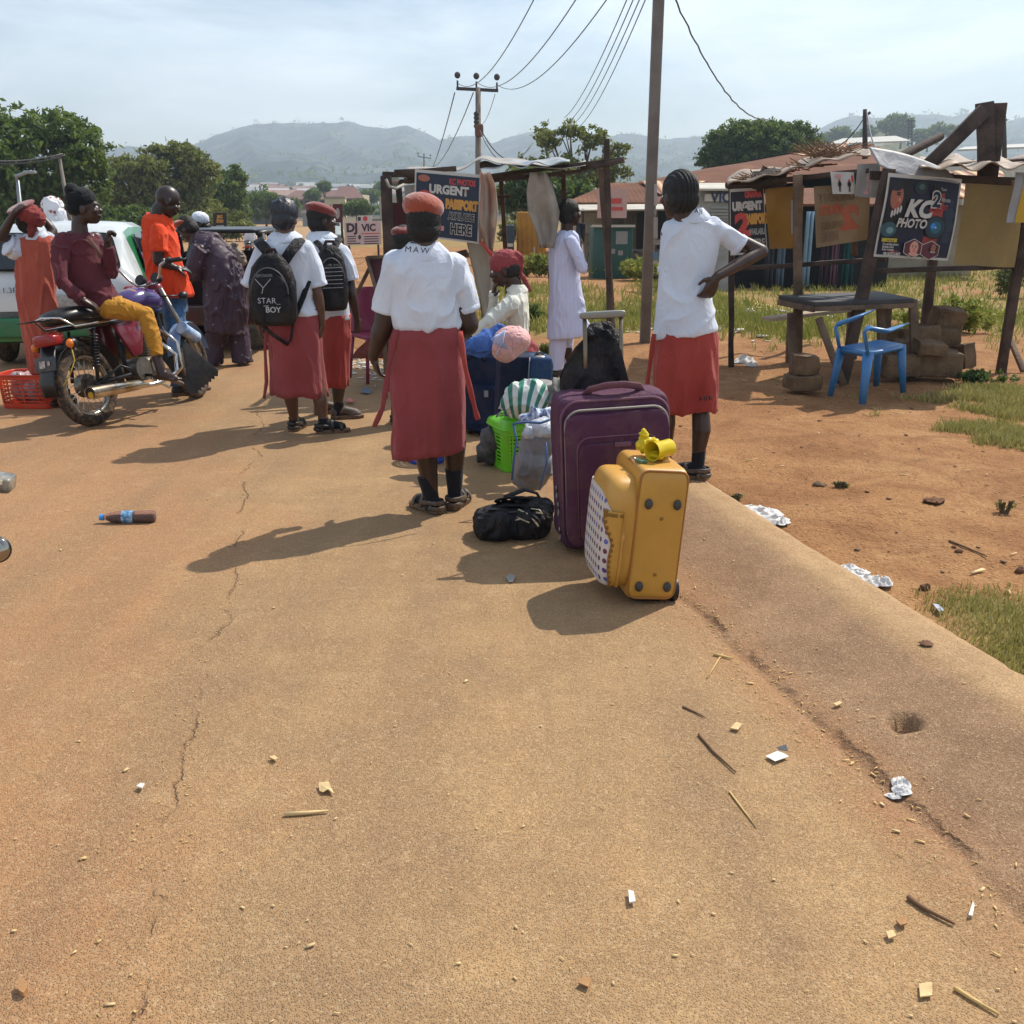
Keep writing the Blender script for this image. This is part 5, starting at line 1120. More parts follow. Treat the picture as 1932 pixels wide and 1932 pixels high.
# ================================================================ backpacks worn
def backpack(label,Pn,cx,cy,w,h,dy,rz,pts,stripe=False):
    c=at(cx,cy+h/2,Pn.Y+dy); k=Pn.k; S=thing('backpack',label,'backpack',c,rz=rz,group='black school backpacks'); w=w/k; h=h/k
    m=MB()
    rg=[]
    for z,a,b in((0,.34,.5),(.02,.42,.7),(.12,.49,.95),(.35,.5,1.0),(.6,.48,.95),(.8,.42,.8),(.92,.30,.6),(.985,.17,.4),(1,.08,.2)):
        rg.append([V((w*a*math.copysign(abs(math.cos(t_))**.75,math.cos(t_)),.085*b*math.copysign(abs(math.sin(t_))**.75,math.sin(t_))-.02,z*h)) for t_ in [2*math.pi*j/36 for j in range(36)]])
    m.loft(rg); bd_=m.build('bag_body',BN,S,smooth=True,disp=folds(.006,(7,7,7),8))
    m=MB(); rg=[]
    for z,a in((.05,.30),(.08,.38),(.3,.41),(.55,.39),(.68,.30),(.73,.14)): rg.append([V((w*a*math.cos(t_)*1.0,-.075-.045*max(0,-math.sin(t_))**.5*(1 if z<.7 else .5)+.03*max(0,math.sin(t_)),z*h)) for t_ in [2*math.pi*j/36 for j in range(36)]])
    m.loft(rg); m.build('front_pocket',BN,S,smooth=True)
    m=MB(); arc=[(w*.40*math.cos(a),-.098-.012*math.sin(a),h*(.45+.36*math.sin(a))) for a in [math.pi*i/16 for i in range(17)]]; m.tube(arc,.004,8); m.build('zip',M('grey_trim','#55565c',.5),S,smooth=True)
    m=MB(); m.tube([(-.04,.0,h*.96),(-.025,-.01,h*1.05),(.025,-.01,h*1.05),(.04,.0,h*.96)],[(.012,.004)]*4,8); m.build('grab_handle',M('dark_red_trim','#2a1216',.7),S,smooth=True)
    iv=rel(S)
    for p in pts:
        m=MB(); m.T=iv; m.tube([at(x,y,Pn.Y+d) for x,y,d in p[0]],[(p[1]/k/2,.007)]*len(p[0]),10,side=(1,0,0)); m.build('strap',BN,S,smooth=True)
    return S,w,h
S,w_,h_=backpack('black backpack lettered STAR BOY, worn by the student in the black satin cap',PS,521,549,86,128,-.20,R(-4),
  [([(511,494,-.2),(504,474,-.165),(490,458,-.10),(486,452,-.03)],20),([(534,496,-.2),(550,472,-.17),(562,458,-.1),(567,450,-.03)],20),([(555,600,-.2),(572,560,-.12),(582,530,-.06)],11),([(493,612,-.2),(515,632,-.18),(543,650,-.17),(549,640,-.17),(553,606,-.17)],8)])
TXT=M('silver_print','#a9acb0',.5,v=0,b=0); RED=M('red_print','#b03028',.6,v=0,b=0)
text('lettering','STAR_',TXT,S,basis((.0,-.128,h_*.36),(1,0,0),(0,0,1)),.052,.001,space=1.05)
text('lettering','BOY',TXT,S,basis((.025,-.128,h_*.235),(1,0,0),(0,0,1)),.052,.001,bold=.001)
text('lettering','HIPOWER',M('dark_print','#5a5c60',.5,v=0,b=0),S,basis((-.03,-.115,h_*.70),(1,0,0),(0,0,1)),.028,.001,bold=.0012)
m=MB(); 
for a,b in(((-.085,h_*.66),(-.035,h_*.54)),((-.035,h_*.54),(.02,h_*.66)),((-.035,h_*.54),(-.045,h_*.46)),((-.04,h_*.29),(-.005,h_*.29))): m.tube([(a[0],-.123,a[1]),(b[0],-.123,b[1])],.0025,6)
m.build('line_print',TXT,S)
S,w_,h_=backpack('black backpack with thin grey stripes, worn by the maroon-beret student in profile',PB,628,527,58,116,-.21,R(12),
  [([(626,478,-.2),(630,466,-.16),(638,455,-.1),(640,450,-.02)],14),([(612,478,-.2),(606,466,-.16),(596,455,-.1)],12),([(652,560,-.18),(658,530,-.12)],10)])
m=MB()
for i in range(6): m.tube([(-.07,-.128,h_*(.36+.06*i)),(.075,-.128,h_*(.36+.06*i)+.004)],.0022,6)
m.build('stripe_print',M('grey_print','#8e9196',.5,v=0,b=0),S)
# ================================================================ motorcycle
TYRE=M('dusty_tyre','#2b2622',.9,v=.2,vs=12,b=.8,bs=90,bd=.006,dirt=('#8a6c4e',.75)); RIM=M('rim_chrome','#b5b0a6',.25,.95,v=.1,b=0,dirt=('#8a7050',.4))
def motorbike(label,loc,rot,tank='#3f2f6c',tank2='#b5742a',full=True,group=None):
    S=thing('motorcycle',label,'motorcycle',loc,rot=rot,group=group); WB=1.24; RW=.30
    SEAT=M('seat_vinyl','#17181b',.38,v=.1,b=.3,bs=200,bd=.0015,dirt=('#6a5c4c',.2)); ENG=M('engine_alloy','#6f6a62',.45,.8,v=.25,vs=20,b=.4,dirt=('#5a4634',.6))
    PT=M('tank_'+tank,tank,.25,v=.05,b=0,Coat_Weight=.5); PT2=M('tank_'+tank2,tank2,.25,v=.05,b=0,Coat_Weight=.5); MAR=M('maroon_paint','#6a1428',.25,v=.05,b=0,Coat_Weight=.6)
    BLP=M('black_frame','#15151a',.4,v=.1,b=.1)
    def wheel(y,st):
        C_=V((0,y,RW)); ax=V((math.cos(st),math.sin(st),0)); m=MB(); m.torus(C_,ax,RW-.045,.045,56,12,flat=1.0); wl=m.build('wheel',TYRE,S,smooth=True)
        m=MB(); m.torus(C_,ax,RW-.085,.018,56,8,flat=1.4); m.build('rim',RIM,wl,smooth=True)
        m=MB(); m.cyl(C_-ax*.05,C_+ax*.05,.045,20); m.cyl(C_-ax*.035,C_+ax*.03,.085,24); m.build('hub',ENG,wl,smooth=True,angle=40)
        m=MB(); s1,s2,_=frame(ax)
        for i in range(28):
            a=2*math.pi*i/28; b=a+(.5 if i%2 else -.5); sd_=.035*(1 if i%4<2 else -1)
            m.tube([C_+ax*sd_+(s1*math.cos(b)+s2*math.sin(b))*.05,C_+(s1*math.cos(a)+s2*math.sin(a))*(RW-.09)],.0022,5)
        m.build('spokes',CHR,wl,smooth=True); return wl
    wheel(0,0); ST=R(16); wheel(WB,ST)
    dv=V((-math.sin(ST),math.cos(ST),0)); sx=V((math.cos(ST),math.sin(ST),0)); F=V((0,WB,RW))
    m=MB(); rg=[]
    for i in range(13):
        a=R(20+165*i/12); c=V((0,-math.cos(a)*(RW+.035)*1.0,RW+math.sin(a)*(RW+.045)))
        rg.append([c+V((.065*math.cos(t_),0,0))+V((0,-math.cos(a),math.sin(a)))*(.016*math.sin(t_)) for t_ in [math.pi*j/8 for j in range(9)]]+[c+V((.058*math.cos(t_),0,0))+V((0,-math.cos(a),math.sin(a)))*(.010*math.sin(t_)) for t_ in [math.pi*j/8 for j in range(8,-1,-1)]])
    m.loft(rg); m.build('rear_fender',BLP,S,smooth=True,angle=40)
    m=MB(); rg=[]
    for i in range(11):
        a=R(15+150*i/10); c=F+dv*(-math.cos(a)*(RW+.03))+V((0,0,math.sin(a)*(RW+.035)))
        rg.append([c+sx*.055*math.cos(t_)+V((0,0,.012*math.sin(t_))) for t_ in [math.pi*j/8 for j in range(9)]]+[c+sx*.05*math.cos(t_)+V((0,0,.006*math.sin(t_))) for t_ in [math.pi*j/8 for j in range(8,-1,-1)]])
    m.loft(rg); ff=m.build('front_fender',M('pale_blue_paint','#7f9cc4',.3,v=.1,b=0,Coat_Weight=.4),S,smooth=True,angle=40)
    m=MB(); pts=[(0,-.22,.775),(0,-.18,.80),(0,-.05,.815),(0,.15,.805),(0,.32,.785),(0,.48,.765),(0,.56,.76)]; m.tube(pts,[(.06,.03),(.115,.055),(.135,.065),(.14,.065),(.135,.055),(.11,.05),(.07,.03)],24,side=(1,0,0)); m.build('seat',SEAT,S,smooth=True)
    m=MB(); m.tube([(-.145,.5,.73),(-.15,.1,.735),(-.14,-.12,.73),(-.12,-.22,.80),(0,-.26,.815),(.12,-.22,.80),(.14,-.12,.73),(.15,.1,.735),(.145,.5,.73)],.009,8); m.build('grab_rail',CHR,S,smooth=True)
    m=MB()
    for x in(-.07,0,.07): m.tube([(x,-.22,.80),(x,-.40,.80)],.006,6)
    m.tube([(-.09,-.40,.80),(.09,-.40,.80)],.006,6); m.build('rear_rack',BLP,S,smooth=True)
    m=MB(); m.tube([(0,.52,.80),(0,.58,.845),(0,.70,.865),(0,.84,.85),(0,.93,.80),(0,.96,.77)],[(.07,.05),(.11,.085),(.135,.10),(.14,.10),(.10,.08),(.04,.04)],28,side=(1,0,0)); tk=m.build('fuel_tank',PT,S,smooth=True)
    m=MB(); m.tube([(0,.56,.865),(0,.66,.905),(0,.80,.905),(0,.90,.855)],[(.06,.03),(.10,.05),(.10,.05),(.05,.03)],24,side=(1,0,0)); m.build('tank_top',PT2,tk,smooth=True)
    for x in(-1,1): m=MB(); m.poly([(x*.10,.28,.70),(x*.10,.56,.73),(x*.10,.60,.66),(x*.11,.52,.46),(x*.11,.42,.44)],.03,(x,0,0)); m.build('side_panel',MAR,S,bevel=.01)
    m=MB()
    for x in(-.09,.09): m.tube([(x,.0,.30),(x,.48,.32),(x,.54,.38)],.017,8); m.tube([(x,-.05,.72),(x,.45,.72),(x*.6,.95,.78)],.014,8)
    m.tube([(0,.93,.86),(0,.95,.6),(0,.80,.28),(0,.45,.24)],.02,8); m.tube([(0,.45,.72),(0,.45,.24)],.018,8); m.build('frame',BLP,S,smooth=True)
    m=MB(); m.ell((0,.62,.34),(.115,.15,.09),nu=24,nv=14,e=.6); m.cyl((.06,.50,.34),(.135,.50,.34),.09,24); m.cyl((.06,.66,.34),(.14,.66,.34),.075,24)
    for i in range(8): m.box((0,.70+.006*i,.44+.018*i),(.15,.13,.008))
    m.box((0,.74,.60),(.11,.11,.04)); m.build('engine',ENG,S,smooth=True,angle=40,bevel=0)
    m=MB(); m.tube([(.10,.80,.50),(.13,.90,.40),(.14,.86,.26),(.15,.60,.21),(.15,.30,.22)],.018,10); m.build('exhaust_pipe',CHR,S,smooth=True)
    m=MB(); m.tube([(.17,.42,.225),(.175,.34,.235),(.18,.1,.245),(.185,-.16,.255),(.186,-.18,.255)],[.02,.038,.045,.048,.046],24); ml=m.build('muffler',M('muffler_chrome','#b39a72',.22,.95,v=.25,vs=8,c2='#cfc7b8',b=.1),S,smooth=True,angle=50)
    m=MB(); m.cyl((.186,-.1805,.255),(.186,-.183,.255),.040,24); m.build('end_cap',BLK,ml); m=MB(); m.cyl((.196,-.184,.240),(.196,-.187,.240),.024,16); m.build('yellow_cap',M('yellow_paint','#c89a1e',.5,dirt=('#5a4a2a',.3)),ml)
    for x in(-.12,.12):
        m=MB(); a=V((x,.0,.33)); b=V((x,.08,.70)); m.cyl(a,b,.014,12)
        for i in range(11): m.torus(a.lerp(b,.28+.058*i),b-a,.026,.0065,18,6)
        m.build('shock_absorber',BLP,S,smooth=True)
    H1=V((0,1.0,.80)); 
    for x in(-.085,.085):
        m=MB(); m.tube([F+sx*x,V((sx*x).to_tuple())+V((0,.93,.93))],[.022,.017],12); m.build('fork_leg',STEEL,S,smooth=True)
    up=V((0,.90,.97)); m=MB()
    for s_ in(-1,1): m.tube([up,up+sx*s_*.08+V((0,0,.0)),up+sx*s_*.13+V((0,-.01,.06)),up+sx*s_*.17+V((0,-.03,.135)),up+sx*s_*.24+V((0,-.06,.155)),up+sx*s_*.36-dv*.12+V((0,0,.15))],.011,10)
    hb=m.build('handlebar',CHR,S,smooth=True)
    for s_ in(-1,1):
        g0=up+sx*s_*.25-dv*.065+V((0,0,.155)); g1=up+sx*s_*.38-dv*.13+V((0,0,.15)); m=MB(); m.cyl(g0,g1,.018,14); m.ell(g0,(.03,.03,.03)); m.build('grip',BLK,hb,smooth=True)
        m=MB(); m.tube([g0+V((0,.03,.0)),g0+sx*s_*.05+V((0,.065,0)),g1+V((0,.05,0))],[.006,.006,.005],8); m.build('lever',STEEL,hb,smooth=True)
    m=MB(); m.cyl(up+sx*.08+V((0,.0,.05)),up+sx*.08+V((0,.04,.03)),.042,24); m.build('gauge',BLK,hb,smooth=True,angle=40); m=MB(); m.cyl(up-sx*.05+V((0,.0,.05)),up-sx*.05+V((0,.04,.03)),.042,24); m.build('gauge',BLK,hb,smooth=True,angle=40)
    m=MB(); m.ell(up+dv*.12+V((0,0,-.05)),(.085,.07,.085),nu=24,nv=16); m.build('headlight',M('red_housing','#7a2030',.3,v=.05,b=0),S,smooth=True)
    m=MB(); rbox(m,(0,-.26,.66),(.20,.12,.085),.5); m.build('tail_light',M('red_lens','#8a1c1c',.2,v=.1,b=0),S,smooth=True)
    for x,y in((.16,-.20),(-.16,-.20)):
        m=MB(); m.tube([(0,y,.62),(x*.8,y,.62)],.008,6); m.ell((x,y,.62),(.032,.045,.036)); iv_=m.build('indicator',BLP,S,smooth=True); m=MB(); m.ell((x,y-.022,.62),(.028,.032,.032)); m.build('lens',M('amber_lens','#d8731c',.2,v=.1,b=0),iv_,smooth=True)
    for s_ in(1,): m=MB(); q=up+sx*.22+dv*.15+V((0,0,-.12)); m.tube([up+sx*.08+V((0,0,-.1)),q],.007,6); m.ell(q,(.035,.045,.035)); m.build('indicator',BLP,S,smooth=True)
    m=MB(); m.box((.0,-.33,.50),(.19,.012,.10),Matrix.Rotation(R(-12),4,'X')); pl=m.build('number_plate',M('plate_dark','#33373c',.5,dirt=('#7a6a55',.3)),S,bevel=.004)
    m=MB(); m.box((-.02,-.342,.50),(.05,.004,.05),Matrix.Rotation(R(-12),4,'X')); m.box((.04,-.342,.505),(.02,.004,.03),Matrix.Rotation(R(-12),4,'X')); m.build('plate_sticker',M('worn_sticker','#b89a84',.6,v=.5,vs=60,b=0,c2='#c9c2b8'),pl)
    m=MB(); rg=[(0,-.27,.62),(0,-.33,.45),(0,-.36,.36),(0,-.35,.27)]; m.tube(rg,[(.07,.006)]*4,8,side=(1,0,0)); m.build('rear_mudguard',BLP,S,smooth=True)
    m=MB(); m.tube([(.10,.50,.30),(.28,.50,.27)],.014,8); m.tube([(.10,.02,.30),(.13,.25,.40),(.20,.28,.36)],.010,8); m.build('foot_peg',BLK,S,smooth=True)
    m=MB(); m.tube([(-.12,.45,.24),(-.22,.42,.02)],.011,8); m.build('side_stand',STEEL,S,smooth=True)
    m=MB(); m.tube([(.10,.55,.28),(.165,.70,.16),(.10,.82,.17)],.012,8); m.tube([(.12,.80,.62),(.20,.86,.50),(.21,.86,.30),(.12,.82,.22)],.013,8); m.build('crash_bar',CHR,S,smooth=True)
    if full:
        q=F+dv*(-RW*.2)-V((0,0,.06)); R3=basis(F+dv*(-.30)+sx*.03+V((0,0,-.02)),sx,V((0,-.25,1))).to_3x3().to_4x4()@Matrix.Rotation(R(26),4,'Z')
        c=F+V((.13,-.20,-.02)); R3=basis((0,0,0),(.74,.67,0),(-.1,.1,1)).to_3x3().to_4x4()@Matrix.Rotation(R(30),4,'Z'); m=MB()
        out=[(-.12,.20),(.11,.20),(.155,-.17)]+[(.155-.018*i,-.195+(.010 if i%2 else -.010)) for i in range(1,17)]+[(-.15,-.17)]
        m.poly([c+(R3@V((x,y,0))) for x,y in out],.008,R3@V((0,0,1))); m.build('mud_flap',M('mud_flap_rubber','#1d1c1c',.5,v=.1,b=.2,dirt=('#6a5a48',.3)),S,bevel=.002)
        m=MB(); m.tube([(.16,-.22,.60),(.18,-.24,.50),(.14,-.28,.40),(.10,-.32,.34)],.004,6); m.build('wire',M('yellow_wire','#b8a02e',.5,v=.2,b=0),S,smooth=True)
        m=MB(); m.cyl(F+sx*.14+V((0,-.24,.30)),F+sx*.10+V((0,-.02,.20)),.05,18); m.build('fork_bag',M('sky_blue_nylon','#6f9fd8',.4,v=.2,vs=14,c2='#c3cedc',b=.4),S,smooth=True,angle=50)
    return S
BK=gp(181,803,0); bike=motorbike('motorcycle with black seat and purple tank carrying the young man in a beanie',BK,(0,R(-9),R(-20)),group='motorcycles')
# rider -------------------------------------------------------------------
MSH=cloth('maroon_shirt','#54242c',c2='#5f2c34',v=.06); MTR=cloth('mustard_trousers','#b07a24',c2='#ba8530',v=.05,wr=.4)
P=Person('young man in black beanie, maroon shirt and mustard trousers sitting on the motorcycle','', H=1.72,vox=.006) if False else Person('young man in black beanie, maroon shirt and mustard trousers sitting on the motorcycle',(205,790),H=1.72,vox=.006)
P.Y=P.root.y; YR=P.Y; dY=0
P.body(SK,(160,392),(78,2,0),(150,442),(196,572),
  [dict(j=[(122,458,-.09),(114,528,-.24),(150,562,-.25),(182,577,-.20)],n=(0,.3,-1),curl=.25,thumb=1,r=(.038,.034,.025)),dict(j=[(180,450,.12),(208,512,.02),(203,462,-.06),(205,428,-.08)],n=(1,.2,.3),curl=1.1,thumb=-1,r=(.046,.036,.026))],
  [dict(j=[(200,580,-.05),(273,594,.02),(299,684,-.08)],lr=.72,calf=V((.006,0,0)),toe=(340,718,-.14)),dict(j=[(195,580,.14),(245,600,.34),(250,700,.36)],lr=.75)],fat=1.0)
m=MB(); m.ell(P.hc+P.Rm@V((0,-.022,.055)),(.090,.106,.090),P.Rm,28,18); m.ell(P.hc+P.Rm@V((0,-.07,.125)),(.055,.05,.05),P.Rm); m.ell(P.hc+P.Rm@V((0,-.05,.0)),(.084,.075,.06),P.Rm,24,14); m.build('beanie',cloth('black_knit','#0f1014',c2='#15161b',weave=180,bstr=.9,wr=.2),P.T,fuse=.006,disp=folds(.003,(20,20,20),5))
P.garment('shirt',MSH,[(437,132,164,.9),(444,118,172,.85),(455,104,182,.85),(480,100,188,.8),(520,112,200,.8),(555,138,218,.85),(572,150,226,.85,.12),(576,152,224,.85,.12)],
  [([(118,454,-.10),(112,495,-.19),(115,530,-.24),(134,549,-.25),(152,564,-.25)],[16.5,14.5,12.5,11,9.5]),([(178,452,.10),(197,490,.04),(209,512,.02),(207,490,-.03),(204,466,-.06)],[15,14,13,11,9.5])],f=(.010,(6,6,4)),seed=51)
P.garment('trousers',MTR,[(560,160,228,.8),(585,165,232,.8),(592,170,230,.8)],[([(200,580,-.05),(238,584,-.02),(274,594,.02),(288,635,-.03),(297,672,-.07)],[21,20,17,14,11]),([(200,580,.14),(222,590,.25),(245,602,.34),(250,650,.35),(250,690,.36)],[19,17,15,13,11])],f=(.006,(9,9,9)),seed=52)
m=MB(); m.tube([at(165,446,P.Y-.13)-P.root,at(182,470,P.Y-.18)-P.root,at(190,486,P.Y-.19)-P.root],[(.012,.003)]*3,8); m.build('placket',M('brown_trim','#5c3c2c',.7),P.T,smooth=True)
m=MB(); a=at(299,700,P.Y-.08)-P.root; b=at(340,722,P.Y-.14)-P.root; m.limb([a+V((-.03,0,-.02)),a.lerp(b,.5)+V((0,0,-.012)),b+V((.01,0,-.008))],[.02,.02,.018]); m.build('slipper',SOLE,P.T,smooth=True)
# second motorcycle far right behind the posts
p=ground_at(1128,508); s2=motorbike('red motorcycle parked in front of the green metal container',p,(0,R(-5),R(-100)),tank='#8a1c2c',tank2='#8a1c2c',full=False,group='motorcycles')
# bottle -----------------------------------------------------------------
b=gp(243,986,0); S=thing('drink_bottle','half-full plastic drink bottle with a blue cap lying on the road','bottle',b+V((0,0,.031)),rot=(0,R(90),R(4)))
t=NT('clear_plastic'); t.bsdf((.88,.86,.86),.08,0,.5,Transmission_Weight=.9,IOR=1.25); CLR=t.m; t=NT('zobo_drink'); t.bsdf(lin('#4a1420'),.1,0,.5,Transmission_Weight=.25,IOR=1.33); ZOB=t.m
m=MB(); n=28; pr=[(.001,-.135),(.026,-.135),(.031,-.128),(.031,-.05),(.028,-.02),(.030,.0),(.031,.05),(.026,.085),(.016,.11),(.0135,.118),(.0135,.13),(.001,.13)]
m.loft([[V((r*math.cos(2*math.pi*j/n),r*math.sin(2*math.pi*j/n),-z)) for j in range(n)] for r,z in [(r,z) for r,z in pr]],cap=True); m.build('bottle_wall',M('bottle_tint','#d8b8b0',.10,v=.05,b=0,Transmission_Weight=.85,IOR=1.12),S,smooth=True,angle=60)
m=MB(); rg=[]
for z,r in((-.130,.024),(-.12,.0295),(-.05,.0295),(-.02,.0265),(.0,.0285),(.05,.0295),(.085,.0235),(.108,.014)):
    rg.append([V((max(-.002,r*math.cos(a)),r*math.sin(a),-z)) for a in [2*math.pi*j/20 for j in range(20)]])
m.loft(rg); m.build('drink',ZOB,S,smooth=True,angle=50)
m=MB(); m.tube([(0,0,.028),(0,0,-.028)],.0325,28); m.build('label_band',M('blue_label','#2f86c8',.3,v=.5,vs=50,c2='#9fc4de',b=0),S,smooth=True,angle=50); m=MB(); m.tube([(0,0,-.122),(0,0,-.142)],.016,20); m.build('cap',M('blue_cap','#2f8fd6',.35,b=.1),S,smooth=True,angle=50)
# ================================================================ cars
def carbody(S,prof,w,mt,name='body',e=1.0):
    """prof stations (y, z_bottom, z_belt, z_roof, half-width, roof half-width)"""
    m=MB(); rg=[]
    for y,zb,zl,zr,hw,rw in prof:
        half=[(hw*.88,zb),(hw*.98,zb+.08),(hw,zb+.22),(hw,zl-.10),(hw*.975,zl),(rw+(hw*.96-rw)*.15,zr-.05*(zr>zl+.1)),(rw*.88,zr),(rw*.45,zr+.015),(0,zr+.02)]
        ring=[V((x,y,z)) for x,z in half]+[V((-x,y,z)) for x,z in half[-2::-1]]; rg.append(ring)
    m.loft(rg); return m.build(name,mt,S,smooth=True,angle=38)
t=NT('white_green_paint'); o=t.coord(); sp=t.n('ShaderNodeSeparateXYZ'); t.l(o,sp.inputs[0])
lo=t.math('LESS_THAN',sp.outputs[2],.50); sidg=t.math('MULTIPLY',t.math('GREATER_THAN',t.math('ABSOLUTE',sp.outputs[0]),.60),t.math('GREATER_THAN',sp.outputs[1],.50))
f_=t.math('MAXIMUM',lo,sidg); t.bsdf(t.mix(f_,t.ramp(t.noise(o,3,4),[(.3,lin('#b9bfc0')),(.7,lin('#ccd0cf'))]),lin('#2c7a4c')),.28,0,.5,Coat_Weight=.5); WG=t.m
GLS=M('car_glass','#10181c',.06,v=0,b=0,spec=.8); RUB=M('rubber_seal','#121212',.7,v=0,b=0)
def carwheel(S,x,y,r=.28):
    m=MB(); m.torus((x,y,r),(1,0,0),r-.075,.075,40,12,flat=1.15); wl=m.build('wheel',TYRE,S,smooth=True); m=MB(); m.cyl((x-.08,y,r),(x+.08,y,r),r-.10,28); m.build('rim',STEEL,wl,smooth=True,angle=40)
b0=gp(124,692,0); S=thing('hatchback_car','white hatchback taxi with green lower body, seen from behind at the left','car',V((b0.x,b0.y+.05,0)),rz=R(12),group='cars on the left side')
carbody(S,[(-.02,.34,.60,.62,.66,.55),(0,.26,.78,.80,.73,.60),(.05,.24,.86,.90,.75,.60),(.12,.24,.88,1.02,.755,.60),(.30,.24,.89,1.27,.76,.58),(.42,.24,.90,1.36,.765,.57),(.9,.24,.90,1.40,.77,.58),(1.9,.24,.90,1.39,.77,.58),(2.3,.24,.90,1.30,.77,.57),(2.8,.24,.88,.96,.76,.6),(3.45,.24,.78,.82,.74,.62),(3.6,.34,.6,.64,.66,.55)],.77,WG)
def quadpanel(mb,pts,th,nrm,r=.12,n=5):
    """rounded polygon panel"""
    P_=[V(p) for p in pts]; out=[]
    for i,p in enumerate(P_):
        a=P_[i-1]; b=P_[(i+1)%len(P_)]; pa=p+(a-p).normalized()*r; pb=p+(b-p).normalized()*r
        for k in range(n+1): t_=k/n; out.append(pa*(1-t_)**2+p*2*t_*(1-t_)+pb*t_**2)
    mb.poly(out,th,nrm)
m=MB(); quadpanel(m,[(-.62,.100,.915),(.62,.100,.915),(.52,.335,1.275),(-.52,.335,1.275)],.012,(0,-1,.62),.09); rw=m.build('rear_window',RUB,S); rw.location=(0,-.055,.03)
m=MB(); quadpanel(m,[(-.59,.085,.935),(.59,.085,.935),(.495,.318,1.262),(-.495,.318,1.262)],.012,(0,-1,.62),.08); m.build('glass',GLS,rw)
m=MB(); rbox(m,(0,-.01,.40),(1.46,.16,.20),.3); m.build('bumper',M('green_bumper','#1f6b44',.45,v=.1,dirt=('#6a5c48',.35)),S,smooth=True)
m=MB(); m.box((0,-.05,.66),(.42,.02,.13)); pl=m.build('number_plate',M('plate_grey','#9a9c98',.5,v=.2,vs=30,b=.1),S,bevel=.01)
for x in(-1,1):
    m=MB(); rbox(m,(x*.68,.0,.66),(.12,.10,.26),.35); m.build('tail_light',M('red_lens',''),S,smooth=True)
    m=MB(); m.poly([(x*.775,.65,.93),(x*.775,1.25,.93),(x*.665,1.25,1.30),(x*.66,.82,1.28)],.01,(x,0,.2)); m.build('side_window',GLS,S); m=MB(); m.poly([(x*.775,1.35,.93),(x*.775,2.2,.93),(x*.665,2.0,1.28),(x*.665,1.35,1.30)],.01,(x,0,.2)); m.build('side_window',GLS,S)
    carwheel(S,x*.66,.45); carwheel(S,x*.66,2.75)
    m=MB(); rbox(m,(x*.86,2.1,.97),(.10,.07,.10),.5); m.build('wing_mirror',BLK,S,smooth=True)
text('badge','LS 1.3F',M('badge_blue','#30485c',.4,v=0,b=0),S,basis((-.50,-.035,.765),(1,0,0),(0,.0,1)),.075,.002,sx=1.1)
m=MB(); m.tube([(0,.10,.93),(.10,.06,.96),(.30,.18,1.08)],.006,6); m.build('rear_wiper',BLK,S,smooth=True)
# dark maroon estate with an open tailgate; one sees through the cabin
b0=gp(372,668,0); S=thing('estate_car','dark maroon car with open see-through rear behind the bending person','car',V((b0.x+.12,b0.y,0)),rz=R(6),group='cars on the left side')
DM=M('dark_maroon_paint','#2e1216',.3,v=.1,b=0,Coat_Weight=.5,dirt=('#5a4034',.3))
m=MB()
for (c,s_) in(((0,0.05,.42),(1.46,.16,.22)),((-.70,1.6,.60),(.10,3.1,.55)),((.70,1.6,.60),(.10,3.1,.55)),((0,1.7,.33),(1.36,3.0,.10)),((0,3.0,.62),(1.40,.9,.40))): rbox(m,c,s_,.2,nu=32,nv=20)
m.build('body',DM,S,smooth=True)
m=MB()
for x in(-1,1): m.tube([(x*.70,.02,.86),(x*.62,.35,1.26)],[(.045,.04)]*2,10); m.tube([(x*.60,.30,1.28),(x*.60,1.9,1.29)],[(.04,.03)]*2,10); m.tube([(x*.60,1.2,1.28),(x*.69,1.2,.86)],[(.035,.04)]*2,10); m.tube([(x*.60,1.9,1.29),(x*.69,2.6,.86)],[(.035,.03)]*2,10)
rf=MB(); rbox(rf,(0,1.1,1.305),(1.24,1.75,.05),.2); m.build('pillars',BLK,S,smooth=True); rf.build('roof',M('black_roof','#0e0f12',.35,v=.1,b=0),S,smooth=True)
m=MB(); rbox(m,(.0,.9,.66),(1.2,.18,.50),.4); rbox(m,(-.32,1.7,.75),(.45,.16,.6),.4); rbox(m,(.32,1.7,.75),(.45,.16,.6),.4); m.build('seats',M('maroon_seat','#3a1c1e',.8),S,smooth=True)
for x in(-1,1): 
    m=MB(); rbox(m,(x*.68,-.02,.64),(.10,.08,.24),.4); m.build('tail_light',M('red_lens',''),S,smooth=True)
    carwheel(S,x*.66,.6,.29); carwheel(S,x*.66,2.85,.29)
sack('cream and brown bag resting on the right corner of the dark maroon car',10.9,[(447,478,10,12),(452,492,12,14),(440,465,8,8)],M('cream_bag','#b5a892',.7,v=.3,vs=10,c2='#4a3a38',b=.5,bs=60,bd=.006),47,.015,cat='bag',name='cloth_bag',group=None)
